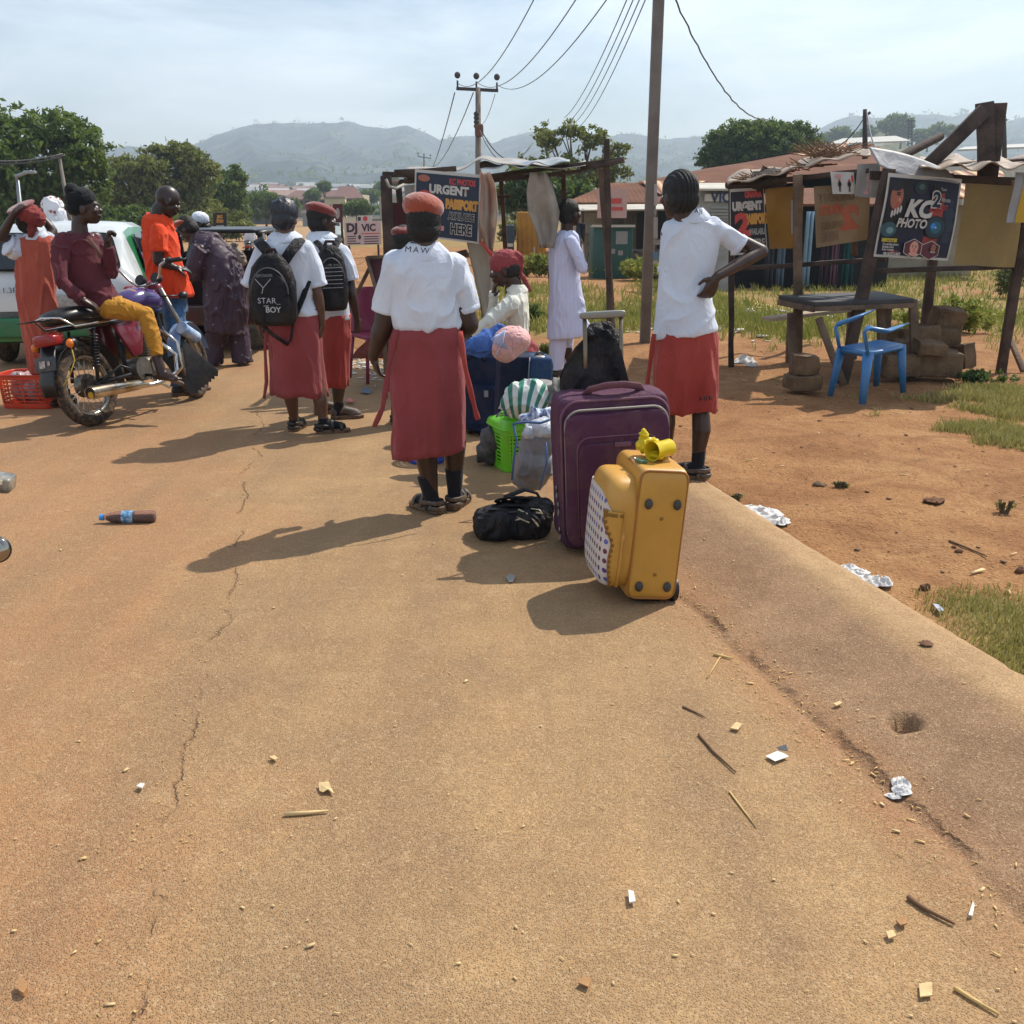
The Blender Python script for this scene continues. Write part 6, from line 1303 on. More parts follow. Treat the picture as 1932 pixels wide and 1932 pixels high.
# motorbike items cut by the left edge of the frame
q=at(-6,1037,3.9); S=thing('mirror','round motorcycle mirror cut off by the left edge','mirror',q,rot=(R(80),0,R(20)),group=None)
m=MB(); m.ell((0,0,0),(.055,.055,.018),nu=32,nv=12); m.build('mirror_shell',BLK,S,smooth=True); m=MB(); m.ell((0,0,.006),(.050,.050,.016),nu=32,nv=12); m.build('mirror_glass',M('mirror_glass','#9a958c',.08,1,v=0,b=0),S,smooth=True); m=MB(); m.tube([(-.02,-.05,0),(-.08,-.20,-.02),(-.25,-.5,-.1)],.006,8); m.build('stalk',STEEL,S,smooth=True)
q=at(-10,908,4.2); S=thing('handlebar_box','clear plastic box corner at the left edge of the photo','box',q,rot=(0,R(12),R(10)))
m=MB(); rbox(m,(0,0,0),(.15,.12,.07),.3); m.build('box_shell',M('grey_clear_box','#6f6c62',.15,v=.3,vs=20,c2='#a8a294',b=0,Transmission_Weight=.3),S,smooth=True); m=MB(); m.box((.02,-.061,.018),(.05,.004,.02)); m.build('sticker',M('cream_sticker','#d8d0b8',.6,v=.1),S)
# far motorcyclist -----------------------------------------------------------
p=ground_at(470,490); p=V((at(470,480,38).x,38,base(38)+.02)); s3=motorbike('small dark motorcycle ridden away along the far road',p,(0,0,R(5)),tank='#1a1a1e',tank2='#1a1a1e',full=False,group='motorcycles')
P=Person('rider in a white hooded top on the far motorcycle','x' and (470,480),H=1.6,vox=.02,Y=38.2); P.root.z=base(38); P.T.location=P.root
P.body(SK,(472,432),(-5,0,0),(472,440),(470,468),[dict(j=[(464,443),(462,455,.2),(464,458,.4)])],[dict(j=[(466,468),(462,474,.35),(463,484,.2)]),dict(j=[(474,468),(477,474,.35),(477,484,.2)])],face=False)
P.garment('hooded_top',cloth('white_hood','#c8ccd4'),[(428,467,476,1),(432,465,479,1),(438,463,482,.8),(450,461,483,.8),(468,463,480,.9)],f=(.02,(5,5,3)),vox=.02)
P.garment('trousers',M('dark_trousers_far','#24242a',.8),[(466,462,481,1),(474,463,480,1.2),(478,464,479,1.2)],f=None,vox=.02)
# ================================================================ posters
def flat(name,c,r=.6,**k): return M(name,c,r,v=.06,vs=9,b=.12,bs=40,bd=.003,**k)
PN=flat('poster_navy','#1f2a3c'); PW=flat('poster_white','#b9b4ac'); PR=flat('poster_red','#b8433c'); PY=flat('poster_gold','#c08a3a'); PK=flat('poster_black','#14161c'); PCR=flat('poster_pink','#c78a8c'); PG=flat('poster_grey','#8e8c88')
def banner(name,col,col2,tr=.45,sc=5):
    t=NT(name); o=t.coord(); n=t.noise(o,sc,5,.6); c=t.ramp(n,[(.35,lin(col)),(.65,lin(col2))]); bn=t.n('ShaderNodeBump'); bn.inputs['Strength'].default_value=.6; bn.inputs['Distance'].default_value=.02; t.l(t.noise(o,7,3,.5,1),bn.inputs['Height'])
    d=t.n('ShaderNodeBsdfPrincipled'); d.inputs['Roughness'].default_value=.55; t.l(c,d.inputs['Base Color']); t.l(bn.outputs[0],d.inputs['Normal']); tr_=t.n('ShaderNodeBsdfTranslucent'); t.l(c,tr_.inputs['Color'])
    ms=t.n('ShaderNodeMixShader'); ms.inputs[0].default_value=tr; t.l(d.outputs[0],ms.inputs[1]); t.l(tr_.outputs[0],ms.inputs[2]); t.l(ms.outputs[0],t.out.inputs['Surface']); return t.m
class Poster:
    def __init__(s,name,label,TL,TR,BL,mt,BR=None,cat='poster',group=None,wave=.008,th=.004,border=None,frame=0):
        s.o=at(*TL); s.T=thing(name,label,cat,s.o,group=group); s.a=at(*TR)-s.o; s.b=at(*BL)-s.o; s.c=(at(*BR)-s.o) if BR else s.a+s.b
        s.n=s.a.cross(s.b).normalized(); 
        if s.n.y>0: s.n=-s.n
        s.wv=wave; s.i=0; s.f=0; m=MB()
        m.sheet(lambda u,v:s.pt(u,v),16,16,th=th); s.p=m.build('panel',border or mt,s.T,smooth=True,angle=50); s.f=th+.001
        if border: m=MB(); m.sheet(lambda u,v:s.pt(.025+.95*u,.045+.925*v,.003),16,16,th=.0); m.build('printed_area',mt,s.p,smooth=True)
    def pt(s,u,v,off=0):
        p=s.a*u*(1-v)+(s.b*(1-u)+s.c*u)*v
        return p+s.n*(off+s.f+s.wv*(math.sin(u*7+v*3)+math.sin(v*6-u*2))*1.0)
    def M4(s,u,v,off): 
        o=s.pt(u,v,off); x=s.pt(u+.02,v)-s.pt(u-.02,v); y=s.pt(u,v-.02)-s.pt(u,v+.02); return basis(o,x,y)
    def txt(s,body,u,v,h,mt,sx=1,bold=0,par=None,mirror=False,shear=0,off=.006,align='CENTER',space=1):
        H=s.b.length*h/.72; M4=s.M4(u,v,off)
        # conform the lettering to the hanging sheet
        o=text('lettering',body,mt,par or s.T,Matrix.Identity(4),H,.0,bold=bold*H,sx=sx*(-1 if mirror else 1),align=align,shear=shear,space=space)
        L=s.a.length; me=o.data
        for q in me.vertices:
            x,y=q.co.x,q.co.y; q.co=s.pt(u+x/L,v-y/s.b.length,off+.001*s.i)
        s.i+=1; return o
    def rect(s,u0,v0,u1,v1,mt,name='print',off=.004):
        m=MB(); m.sheet(lambda u,v:s.pt(u0+(u1-u0)*u,v0+(v1-v0)*v,off+.0006*s.i),6,6); s.i+=1; return m.build(name,mt,s.p,smooth=True)
    def oval(s,u,v,ru,rv,mt,name='print',off=.004,n=28,a=0,hexa=False):
        n=6 if hexa else n; m=MB(); m.sheet(lambda p_,q_:s.pt(u+ru*p_*math.cos(2*math.pi*q_+a),v+rv*p_*math.sin(2*math.pi*q_+a),off+.0006*s.i),5,n); s.i+=1; return m.build(name,mt,s.p)
    def grade(s,u0,v0,u1,v1,mt): return s.rect(u0,v0,u1,v1,mt)
def portrait(p,u,v,r,skin,hair,cloth_,name='portrait',k=1.25):
    p.oval(u,v+.01,r*1.15,r*1.15*k,hair,name); p.oval(u,v+r*1.05,r*.8,r*.30*k,cloth_,name); p.oval(u,v,r*.72,r*.95*k,skin,name)
    for q in(-1,1): p.oval(u+q*r*.28,v-r*.12,r*.14,r*.07,PK,name); p.oval(u+q*r*.28,v-r*.32,r*.18,r*.04,PK,name)
    p.oval(u,v+r*.22,r*.09,r*.14,PR,name); p.oval(u,v+r*.58,r*.22,r*.09,PR,name)
SKP=flat('printed_skin','#9a5c48'); SKL=flat('printed_light_skin','#c48c78')
WOOD=M('weathered_wood','#5c4a3c',.85,v=.3,vs=4,b=.9,bs=40,bd=.01,c2='#7a6552'); WOODD=M('dark_wood','#3a2e28',.85,v=.3,vs=5,b=.9,bs=40,bd=.01,c2='#52423a')
GP_='posters and banners hung on the stalls'
# ================================================================ left stall
def stall(name,label,loc,group='wooden roadside stalls'): return thing(name,label,'stall',loc,group=group)
o0=V((at(940,600,9.5).x,9.5,.03)); LS=stall('market_stall','rickety left stall of dark poles with a torn tarpaulin roof',o0)
def W(px,py,Y): return at(px,py,Y)-o0
def post(S,a,b,w,mt=WOOD,name='post',h=None,o=None):
    m=MB(); m.beam(a,b,w,h or w*.8,jit=.004); return m.build(name,mt,S,bevel=.004)
for a,b,w,mt in (((1152,716,9.3),(1145,262,9.3),.052,WOODD),((1163,716,9.45),(1135,318,9.4),.06,WOOD),((742,760,9.1),(728,332,9.1),.085,WOODD),((778,690,9.6),(752,352,9.6),.05,WOODD),((962,462,13.2),(946,338,11.5),.05,WOODD),((1062,505,12.5),(1063,318,11.5),.05,WOODD),((925,660,9.3),(905,520,9.3),.04,WOOD),((900,660,9.5),(884,520,9.5),.04,WOOD),((795,470,9.7),(790,335,9.7),.05,WOODD)):
    pa=at(*a); pa.z=max(pa.z,.0) ; 
    if a[1]>600: pa=V((pa.x,pa.y,-.02))
    if a[2]>12: pa=V((pa.x,pa.y,base(pa.y)-.02))
    post(LS,pa-o0,W(*b),w,mt)
for a,b,w in (((905,335,9.4),(1178,300,9.3),.045),((1095,318,9.35),(1178,303,9.25),.05),((722,328,9.1),(790,330,9.2),.05),((745,325,9.0),(860,318,9.2),.05),((890,345,9.5),(1100,322,9.3),.04),((905,375,11.5),(965,370,11.5),.04),((765,340,9.4),(1060,330,11.6),.05),((728,345,9.2),(800,340,11.5),.05)): post(LS,W(*a),W(*b),w,WOODD,'beam')
TARP=banner('grey_tarp','#97928c','#b9b3a8',.25); TARPB=banner('blue_white_tarp','#8fa2b4','#c3c0b8',.25)
m=MB(); 
def tp(u,v):
    x=765+u*340; y=323-u*14+6*math.sin(u*9)+(9*math.exp(-((u-.42)/.07)**2)*-1.6)-v*(8+4*math.sin(u*13)); return W(x,y,9.2+v*2.2)
m.sheet(tp,40,8,th=.006); m.build('roof_tarp',TARP,LS,smooth=True)
m=MB(); 
def tp(u,v): return W(905+u*170,322-u*12+3*math.sin(u*17+v*4)-v*9,9.15+v*1.2)+V((0,0,.02+.01*math.sin(u*23)))
m.sheet(tp,30,6,th=.006); m.build('roof_sheet',TARPB,LS,smooth=True)
m=MB(); m.beam(W(735,700,9.15),W(735,380,9.15),.02); 
bd=MB(); bd.poly([W(738,590,9.3),W(738,382,9.3),W(795,385,9.45),W(795,590,9.45)],.015,(0,1,0)); bd.build('board',M('maroon_board','#4a2226',.8,v=.15,vs=5,b=.3),LS,bevel=.003)
m=MB(); m.tube([W(728,338,9.0),W(734,352,9.0),W(748,356,9.05),W(762,348,9.1)],.012,8); m.build('rope_loop',TARP,LS,smooth=True)
m=MB(); m.poly([W(762,350,9.9),W(788,348,9.9),W(790,380,9.9),W(766,382,9.9)],.01,(0,1,0)); m.build('roof_window',M('frosted_plastic','#a8a6a0',.5),LS)
for pts,nm in (([(742,505,9.0),(880,470,9.3),(885,478,10.1),(745,520,9.8)],'counter_top'),):
    m=MB(); m.poly([W(*q) for q in pts],.03,(0,0,-1)); m.build(nm,WOODD,LS,bevel=.004)
q=gp(712,620); S=thing('sign_board','dark maroon tilted easel board in front of the left stall','board',V((q.x-.05,8.75,0)),group=None); L=lambda x,y,Y: at(x,y,Y)-S.location
m=MB(); m.poly([L(696,489,8.9),L(752,486,8.9),L(740,590,8.7),L(722,590,8.7)],.02,(0,1,0)); m.build('board_face',M('maroon_board',''),S,bevel=.004)
m=MB(); m.beam(L(692,485,8.88),L(724,600,8.66),.03,jit=.001); m.beam(L(692,486,8.86),L(756,483,8.86),.03,jit=.001); m.build('board_frame',WOOD,S,bevel=.003); m=MB(); a=L(724,600,8.66); m.beam(a,V((a.x,a.y-.02,0)),.03); m.beam(L(700,500,8.95),V((.0,.75,0)),.03); m.build('easel_leg',WOOD,S,bevel=.003)
# poster URGENT
P=Poster('poster','navy poster reading URGENT PASSPORT AVAILABLE HERE on the left stall',(783,319,8.95),(908,330,8.95),(781,445,8.95),PN,BR=(903,460,8.95),border=PW,group=GP_,wave=.004)
P.txt('KC PHOTOS',.72,.14,.085,PR,sx=.62,bold=.04); P.txt('URGENT',.52,.27,.125,PW,sx=.90,bold=.05)
for s_,v,mt,h,u in(('PASSPORT',.47,PY,.13,.72),('AVAILABLE',.64,PW,.10,.72),('HERE',.83,PW,.145,.72)):
    P.txt(s_,u,v,h,mt,sx=.60 if s_!='HERE' else .72,bold=.085)
    if s_!='PASSPORT': P.txt(s_,u,v,h,PK,sx=.60 if s_!='HERE' else .72,bold=.03,off=.008)
P.txt('2',.18,.55,.42,PR,sx=.9,bold=.05); P.rect(.30,.80,.46,.87,PCR); P.txt('MINUTES',.33,.837,.05,PR,sx=.7,bold=.04,off=.008); P.oval(.14,.12,.09,.05,SKP,'portrait')
def hang(label,pts,mt,name='plastic_sheet',cat='plastic sheet',seed=1,amp=.05,nu=14,nv=18,group='torn plastic sheets hanging from the left stall',th=.003):
    """hanging torn sheet: rows of (py, left px, right px, Y)"""
    r0=at(pts[0][1],pts[0][0],pts[0][3]); S=thing(name,label,cat,r0,group=group)
    def f(u,v):
        k=v*(len(pts)-1); i=min(int(k),len(pts)-2); t_=k-i; a=[x+(y-x)*t_ for x,y in zip(pts[i],pts[i+1])]
        return at(a[1]+(a[2]-a[1])*u,a[0],a[3])-r0+V((0,amp*noise.noise(V((u*4+seed,v*2.5,seed)))+amp*.5*math.sin(u*9+seed),0))
    m=MB(); m.sheet(f,nu,nv,th=th); m.build('sheet',mt,S,smooth=True); return S
PLW=banner('dusty_white_plastic','#aaa49a','#cfc8bc',.5,4); PLM=banner('smeared_printed_plastic','#c0b8ac','#b58a76',.5,3); PLB=banner('beige_tarp','#a89f8e','#b8b09e',.4,2)
hang('torn printed plastic sheet hanging right of the URGENT poster',[(325,905,925,8.9),(350,908,935,8.9),(400,905,940,8.9),(430,903,936,8.9),(475,918,930,8.9)],PLM,seed=2)
hang('plain beige tarpaulin strip hanging below the torn printed sheet',[(455,880,925,9.1),(500,890,932,9.1),(560,905,932,9.05),(598,912,930,9.0)],PLB,seed=3,amp=.02)
hang('long dusty white plastic banner hanging from the middle of the left stall beam',[(325,1000,1032,9.3),(360,993,1045,9.3),(400,996,1056,9.3),(430,1008,1052,9.3),(468,1018,1045,9.3)],PLW,seed=4)
hang('twisted red plastic strip dangling from the URGENT poster corner',[(455,903,908,8.9),(470,915,924,8.88),(485,925,936,8.87),(490,932,938,8.87)],M('red_plastic','#b5483c',.5),seed=5,amp=.01,name='plastic_strip')
# pink chair and cloth behind the students
q=gp(718,715); S=thing('plastic_chair','pink plastic chair half hidden left of the MAW schoolgirl','chair',V((q.x,q.y,0)),rz=R(30)); PKM=M('pink_plastic','#86344f',.4,v=.08,b=.05)
m=MB(); m.sheet(lambda u,v:((u-.5)*.42*(1-.15*v),.20+.10*v-.05*math.sin(math.pi*u),.42+.42*v-.06*abs(2*u-1)**3*v),10,10,th=.012); m.build('backrest',PKM,S,smooth=True); m=MB(); rbox(m,(0,0,.41),(.42,.42,.04),.3); m.build('seat',PKM,S,smooth=True)
for x in(-1,1):
    for y in(-1,1): m=MB(); m.tube([(x*.19,y*.18,.41),(x*.22,y*.22,0)],[.022,.016],8); m.build('leg',PKM,S,smooth=True)
hang('faded pink mosquito net piece stretched low beside the pink chair',[(618,715,720,9.0),(640,695,722,9.1),(660,672,722,9.2),(676,662,724,9.3)],banner('pink_net','#a86a6c','#bf8886',.5),name='netting',cat='netting',seed=6,amp=.03,group=None)
# ================================================================ right stall
o0=V((at(1640,690,9.6).x,9.6,.05)); RS=stall('market_stall','right stall with leaning poles, patched sheet roof and poster-hung front',o0)
for a,b,w,mt,gz in (((1380,683,10.3),(1381,350,10.2),.052,WOODD,1),((1508,690,9.9),(1505,328,9.6),.075,WOOD,1),((1590,712,9.35),(1678,318,9.2),.10,WOODD,1),((1742,645,11.3),(1778,330,11.3),.09,WOODD,1),((1890,690,9.9),(1950,330,9.6),.085,WOODD,1),((1612,480,12.6),(1610,330,11.8),.06,WOODD,0),((1905,640,10.2),(1932,700,9.9),.05,WOOD,0)):
    pa=at(*a)
    if gz: pa.z=Hground(pa.x,pa.y)-.03
    post(RS,pa-o0,W(*b),w,mt)
for a,b,w in (((1383,508,10.3),(1672,488,9.5),.05),((1630,512,9.4),(1940,502,9.8),.055),((1370,352,10.2),(1640,322,9.4),.05),((1640,330,9.4),(1960,345,9.6),.09),((1372,348,10.2),(1560,335,12.2),.05),((1560,335,12.2),(1800,330,11.6),.05)): post(RS,W(*a),W(*b),w,WOODD,'rail')
TS=banner('rusty_tarp','#8a7a6c','#b09a82',.15,3); TG=banner('pale_grey_tarp','#8f8f94','#a7a6a8',.2,2)
def tp(u,v):
    x=1372+u*270; y=347-u*60+10*math.sin(u*8)*u*.5+ (14*sm((u-.55)/.4)*-.2); return W(x,y-v*(14+6*math.sin(u*11)),9.9-.5*u+v*2.0)+V((0,0,.015*math.sin(u*30+v*5)))
m=MB(); m.sheet(tp,44,8,th=.01); m.build('roof_tarp',TS,RS,smooth=True)
def tp(u,v):
    x=1638+u*(150)+v*20; y=278+u*45-8*math.sin(u*3.1)+v*(34+12*math.sin(u*4)); return W(x,y,9.3-.12*v+.1*u)
m=MB(); m.sheet(tp,26,10,th=.006); m.build('drooping_tarp',TG,RS,smooth=True)
def tp(u,v): return W(1735+u*240,315-u*4+4*math.sin(u*19)-v*18,9.0+v*2.5)+V((0,0,.02*math.sin(u*25+v*7)))
m=MB(); m.sheet(tp,36,6,th=.01); m.build('roof_sheet',TS,RS,smooth=True)
m=MB()
for i in range(60):
    u=rnd.random(); p=W(1380+u*170,350-u*38-rnd.random()*8,9.9+rnd.random()*.8); d=V((rnd.uniform(-.2,.2),rnd.uniform(-.2,.2),rnd.uniform(-.03,.07))); m.tube([p,p+d],.006,4)
for i in range(150):
    p=W(1560+rnd.uniform(-35,35),292+rnd.uniform(-4,8),9.9+rnd.random()*.6); d=V((rnd.uniform(-.25,.25),rnd.uniform(-.2,.2),rnd.uniform(0,.13))); m.tube([p,p+d],.004,3)
m.build('roof_thatch',M('dry_thatch','#7a5c42',.9,v=.3),RS)
m=MB(); m.ell(W(1450,338,10.1),(.16,.2,.09)); m.ell(W(1440,345,10.0),(.10,.12,.05)); m.build('roof_bundle',M('charred_bundle','#38322e',.9,v=.4,b=.9,bs=30,bd=.02),RS,smooth=True,disp=folds(.03,(12,12,12),3))
m=MB(); m.poly([W(1500,355,10.3),W(1500,330,10.3),W(1642,325,10.3),W(1642,352,10.3)],.03,(0,1,0)); m.build('fascia_board',M('dark_teal_board','#24333c',.8),RS,bevel=.003); m=MB(); m.poly([W(1375,372,10.35),W(1375,350,10.35),W(1500,345,10.35),W(1500,360,10.35)],.03,(0,1,0)); m.build('fascia_board',M('dark_teal_board',''),RS,bevel=.003)
for lb,a,b,w in (('thick slanting timber propped on the right stall roof up to the left upright',(1745,318,9.9),(1858,208,9.9),.13),('left of the two upright sawn timbers sticking out of the right stall roof',(1862,345,9.95),(1858,193,9.95),.145),('right of the two upright sawn timbers sticking out of the right stall roof',(1868,345,10.05),(1886,194,10.0),.125),('round log lying across the right stall roof',(1690,300,10.1),(1775,257,10.6),.085),('flat plank lying on the far right of the right stall roof',(1700,318,9.8),(1935,300,10.4),.06)):
    a_=at(*a); T=thing('timber',lb,'timber',a_,group='timbers on the right stall roof'); b_=at(*b)-a_
    m=MB()
    if 'log' in lb: m.tube([V(),b_*.5,b_],[w*.5,w*.48,w*.46],16); m.build('log_body',WOODD,T,smooth=True,angle=50)
    else: m.beam(V(),b_,w,w*.45,side=(1,0,0),jit=.003); m.build('timber_body',WOODD,T,bevel=.006)
# posters right
P=Poster('poster','narrow black poster reading URGENT beside the elbow of the tall student',(1377,357,10.15),(1441,353,10.05),(1378,482,10.15),PK,BR=(1448,478,10.05),border=PW,group=GP_,wave=.006)
P.txt('ONAWA',.68,.10,.09,PR,sx=.5,bold=.09); P.txt('URGENT',.50,.27,.12,PW,sx=.66,bold=.08); P.txt('2',.36,.56,.32,PR,sx=.95,bold=.06); P.txt('PASSPORT',.76,.47,.14,PY,sx=.36,bold=.09); P.txt('AVAILABLE',.76,.66,.09,PG,sx=.40,bold=.05); P.txt('HERE',.76,.83,.11,PG,sx=.55,bold=.05)
OB=banner('ochre_banner','#94691c','#a67a28',.3,2); OB2=banner('faded_printed_back','#9a8466','#a8906c',.35,3); CB=banner('cream_backlit_banner','#9c8a60','#b09a66',.35,1.5)
P=Poster('banner','plain ochre banner back hanging right of the narrow URGENT poster',(1443,356,10.0),(1517,350,9.9),(1452,470,10.0),OB,BR=(1512,468,9.9),cat='banner',group=GP_,wave=.012); P.rect(.68,.22,.80,.76,TG,'pasted_strip')
P=Poster('banner','reversed see-through banner with orange 2 and mirrored URGENT lettering',(1535,352,9.75),(1642,346,9.65),(1540,468,9.75),OB2,BR=(1637,452,9.65),cat='banner',group=GP_,wave=.014)
OR2=flat('faded_orange_print','#b0583a'); BR2=flat('faded_brown_print','#7a5f45')
P.txt('2',.64,.58,.38,OR2,sx=1.0,bold=.07,mirror=True); P.txt('URGENT',.40,.20,.13,BR2,sx=.85,bold=.05,mirror=True); P.txt('MINUTE',.30,.40,.15,OR2,sx=.50,bold=.06,mirror=True); P.txt('AVAILABLE',.32,.66,.12,BR2,sx=.46,bold=.04,mirror=True); P.txt('HERE',.27,.85,.14,BR2,sx=.60,bold=.06,mirror=True)
P=Poster('poster','small white flyer with two printed figures under the right stall roof',(1566,324,9.45),(1611,325,9.45),(1571,366,9.45),PW,BR=(1612,366,9.45),group=GP_,wave=.004)
for u in(.35,.76): P.oval(u,.38,.05,.06,PR); P.oval(u,.55,.08,.13,PK); P.rect(u-.03,.62,u+.0,.90,PK); P.rect(u+.01,.62,u+.04,.90,PK)
P.oval(.30,.18,.15,.09,PCR); P.rect(.86,.15,.94,.45,PR)
P=Poster('poster','pale flyer with one faint printed figure beside the leaning pole',(1617,310,9.4),(1660,308,9.4),(1612,370,9.4),PG,BR=(1658,374,9.4),group=GP_,wave=.006)
FP=flat('faint_pink_print','#a8908a'); P.oval(.55,.22,.13,.1,FP); P.rect(.42,.30,.68,.52,FP); P.rect(.46,.5,.54,.82,FP); P.rect(.58,.5,.66,.86,FP); P.oval(.45,.87,.1,.05,PCR)
P=Poster('poster','big navy KC PHOTO poster with a camera lens on the right stall',(1676,326,9.15),(1815,338,9.3),(1648,484,9.2),PN,BR=(1789,492,9.3),border=PW,group=GP_,wave=.008)
DB=flat('deep_blue_print','#10142c'); P.rect(.025,.045,.975,.96,DB); 
RB_=flat('printed_red','#94342c'); P.rect(.62,.09,.80,.50,RB_); P.rect(.60,.72,.78,.95,RB_); P.rect(.04,.06,.34,.60,flat('print_black','#120f16'))
P.oval(.15,.27,.085,.15,SKP,'portrait'); P.oval(.12,.13,.10,.07,PK,'portrait'); P.oval(.165,.24,.028,.012,PK,'portrait'); P.oval(.165,.215,.034,.008,PK,'portrait'); P.oval(.19,.30,.012,.022,SKL,'portrait'); P.oval(.18,.355,.026,.013,PR,'portrait')
for i in range(4): P.oval(.12+.035*i,.47-.02*i,.015,.045,PW,'print',a=.5)
P.oval(.46,.14,.09,.075,flat('lens_dark','#1f2a30')); P.oval(.47,.13,.04,.035,flat('lens_green','#3a5a58')); P.oval(.12,.66,.11,.09,flat('lens_teal','#2f5258')); P.oval(.14,.67,.05,.04,flat('lens_pale','#6a8a8c'))
P.txt('KC',.46,.40,.20,PW,sx=.95,bold=.05,shear=.22); P.txt('PHOTO',.40,.575,.105,PW,sx=.80,bold=.035,shear=.15)
P.txt('TAKE',.66,.135,.065,PK,sx=.75,bold=.04); P.txt('Your',.76,.14,.04,PW,sx=.7); P.txt('2',.68,.275,.18,PW,sx=.9,bold=.09); P.txt('2',.68,.275,.18,DB,sx=.9,bold=.03,off=.008); P.txt('Minute',.80,.265,.05,PG,sx=.6,bold=.03); P.txt('SHOT',.76,.36,.06,RB_,sx=.7,bold=.05)
for r,c in((.135,'#141a1e'),(.115,'#22343a'),(.095,'#16343e'),(.07,'#235866')): P.oval(.72,.60,r,r*1.05,flat('lens_ring_'+c.strip('#'),c))
P.oval(.685,.585,.03,.035,flat('lens_blue','#2f7ac8')); P.oval(.72,.60,.012,.01,PW)
P.rect(.05,.765,.26,.81,flat('yellow_print','#b8a234')); P.txt('Services',.155,.787,.028,PK,sx=.8)
for s_,v in(('Pre wedding photos',.835),('Birthday shoot',.868),('Event coverage',.90)): P.txt(s_,.06,v,.027,PW,sx=.72,bold=.03,align='LEFT')
P.txt('CONTACT:',.22,.925,.024,PR,sx=.8,bold=.03); P.txt('08165321447',.20,.953,.038,PW,sx=.80,bold=.04)
P.oval(.48,.87,.135,.12,PW,'print',hexa=True,a=R(30)); P.oval(.48,.87,.127,.112,flat('maroon_print','#5a2430'),'print',hexa=True,a=R(30)); P.oval(.70,.88,.135,.12,PW,'print',hexa=True,a=R(30)); P.oval(.70,.88,.127,.112,flat('maroon_print',''),'print',hexa=True,a=R(30))
portrait(P,.49,.86,.075,SKL,flat('maroon_print',''),SKL,k=1.1); portrait(P,.73,.85,.045,SKP,PK,flat('sage_print','#8a9a8c'),k=1.1)
P=Poster('banner','big plain cream banner back filling the bay right of the KC PHOTO poster',(1822,338,9.5),(1932,340,9.5),(1800,500,9.6),CB,BR=(1915,505,9.6),cat='banner',group=GP_,wave=.012)
P=Poster('banner','white and yellow banner strip cut by the right edge of the photo',(1916,325,9.2),(1975,328,9.2),(1898,420,9.2),TG,BR=(1960,420,9.2),cat='banner',group=GP_,wave=.01); P.rect(.28,.0,1,1,flat('yellow_banner','#b8901e'),'yellow_part'); P.txt('0',.8,.6,.3,PW,bold=.05)
# table, bench, chair, blocks
gz=.06; T0=V((at(1630,640,9.4).x,9.4,gz)); T=thing('table','rough dark wooden table on crossed legs under the right stall','table',T0); L=lambda x,y,Y: at(x,y,Y)-T0
c=[L(1537,580,9.0),L(1728,547,9.35),L(1660,545,10.2),L(1468,567,9.75)]; z_=sum(p.z for p in c)/4
for p in c: p.z=z_
m=MB(); m.poly(c,.04,(0,0,-1)); m.build('tabletop',M('blackened_tabletop','#353336',.7,v=.25,vs=5,b=.6,bs=60,bd=.006),T,bevel=.005)
m=MB(); m.beam(c[0]+V((0,.02,-.06)),c[1]+V((0,.02,-.06)),.03,.045,side=(0,1,0)); m.beam(c[0]+V((0,.02,-.065)),c[3]+V((0,-.02,-.065)),.03,.05,side=(1,0,0)); m.build('apron',WOOD,T,bevel=.003)
for a,b,w in (((1545,600),(1592,727),.06),((1722,566),(1728,712),.075),((1660,570),(1672,700),.065),((1493,590),(1500,690),.075)):
    Y=9.05 if a[0]<1550 and a[0]>1500 else 9.5; p=at(*b,Y); m=MB(); m.beam(L(*a,Y),V((p.x-T0.x,p.y-T0.y,-.02)),w,w*.7,jit=.003); m.build('leg',WOOD,T,bevel=.004)
T0=V((at(1560,640,10.4).x,10.4,gz)); T=thing('bench','pale plank bench standing behind the dark table','bench',T0); a=L(1447,602,10.4); b=L(1726,568,10.9); m=MB(); m.beam(a,b,.20,.035,side=(0,1,0)); m.build('seat',M('pale_plank','#a89884',.8,v=.15,b=.5,bs=40,bd=.006),T,bevel=.003)
for t_ in(.17,.58,.8): p=a.lerp(b,t_); m=MB(); m.beam(p+V((0,0,-.02)),V((p.x+.01,p.y,-.02)),.11,.07,jit=.004); m.build('leg',WOOD,T,bevel=.004)
BLC=M('blue_chair_plastic','#2a6ca4',.35,v=.08,vs=6,b=.08,dirt=('#7d8a90',.2)); T0=V((at(1637,735,8.25).x,8.25,.055)); T=thing('plastic_chair','blue plastic armchair with its backrest broken off beside the table','chair',T0)
A,B,C_,D=[V((gp(x,y,.055).x,gp(x,y,.055).y,.055))-T0 for x,y in((1566,747),(1627,763),(1653,727),(1704,740))]
up=lambda p,k=.72: V((p.x*k,p.y*k,.40))
for p,w in((A,.035),(B,.04),(C_,.035),(D,.035)): m=MB(); q=up(p,.80); m.tube([p,p.lerp(q,.5),q],[(w*.8,w*.45),(w,w*.5),(w*1.25,w*.5)],10,side=(1,.2,0)); m.build('leg',BLC,T,smooth=True)
a_,b_,c_,d_=[up(p,.86) for p in(A,B,C_,D)]
m=MB(); m.sheet(lambda u,v:(a_*(1-u)+b_*u)*(1-v)+(c_*(1-u)+d_*u)*v+V((0,0,.012-.025*math.sin(math.pi*u)*math.sin(math.pi*v))),10,10,th=.02); m.build('seat',BLC,T,smooth=True,angle=60)
m=MB(); q=[a_,b_,d_,c_,a_]; m.tube([p+V((0,0,-.012)) for p in q],[(.018,.022)]*5,8); m.build('seat_rim',BLC,T,smooth=True)
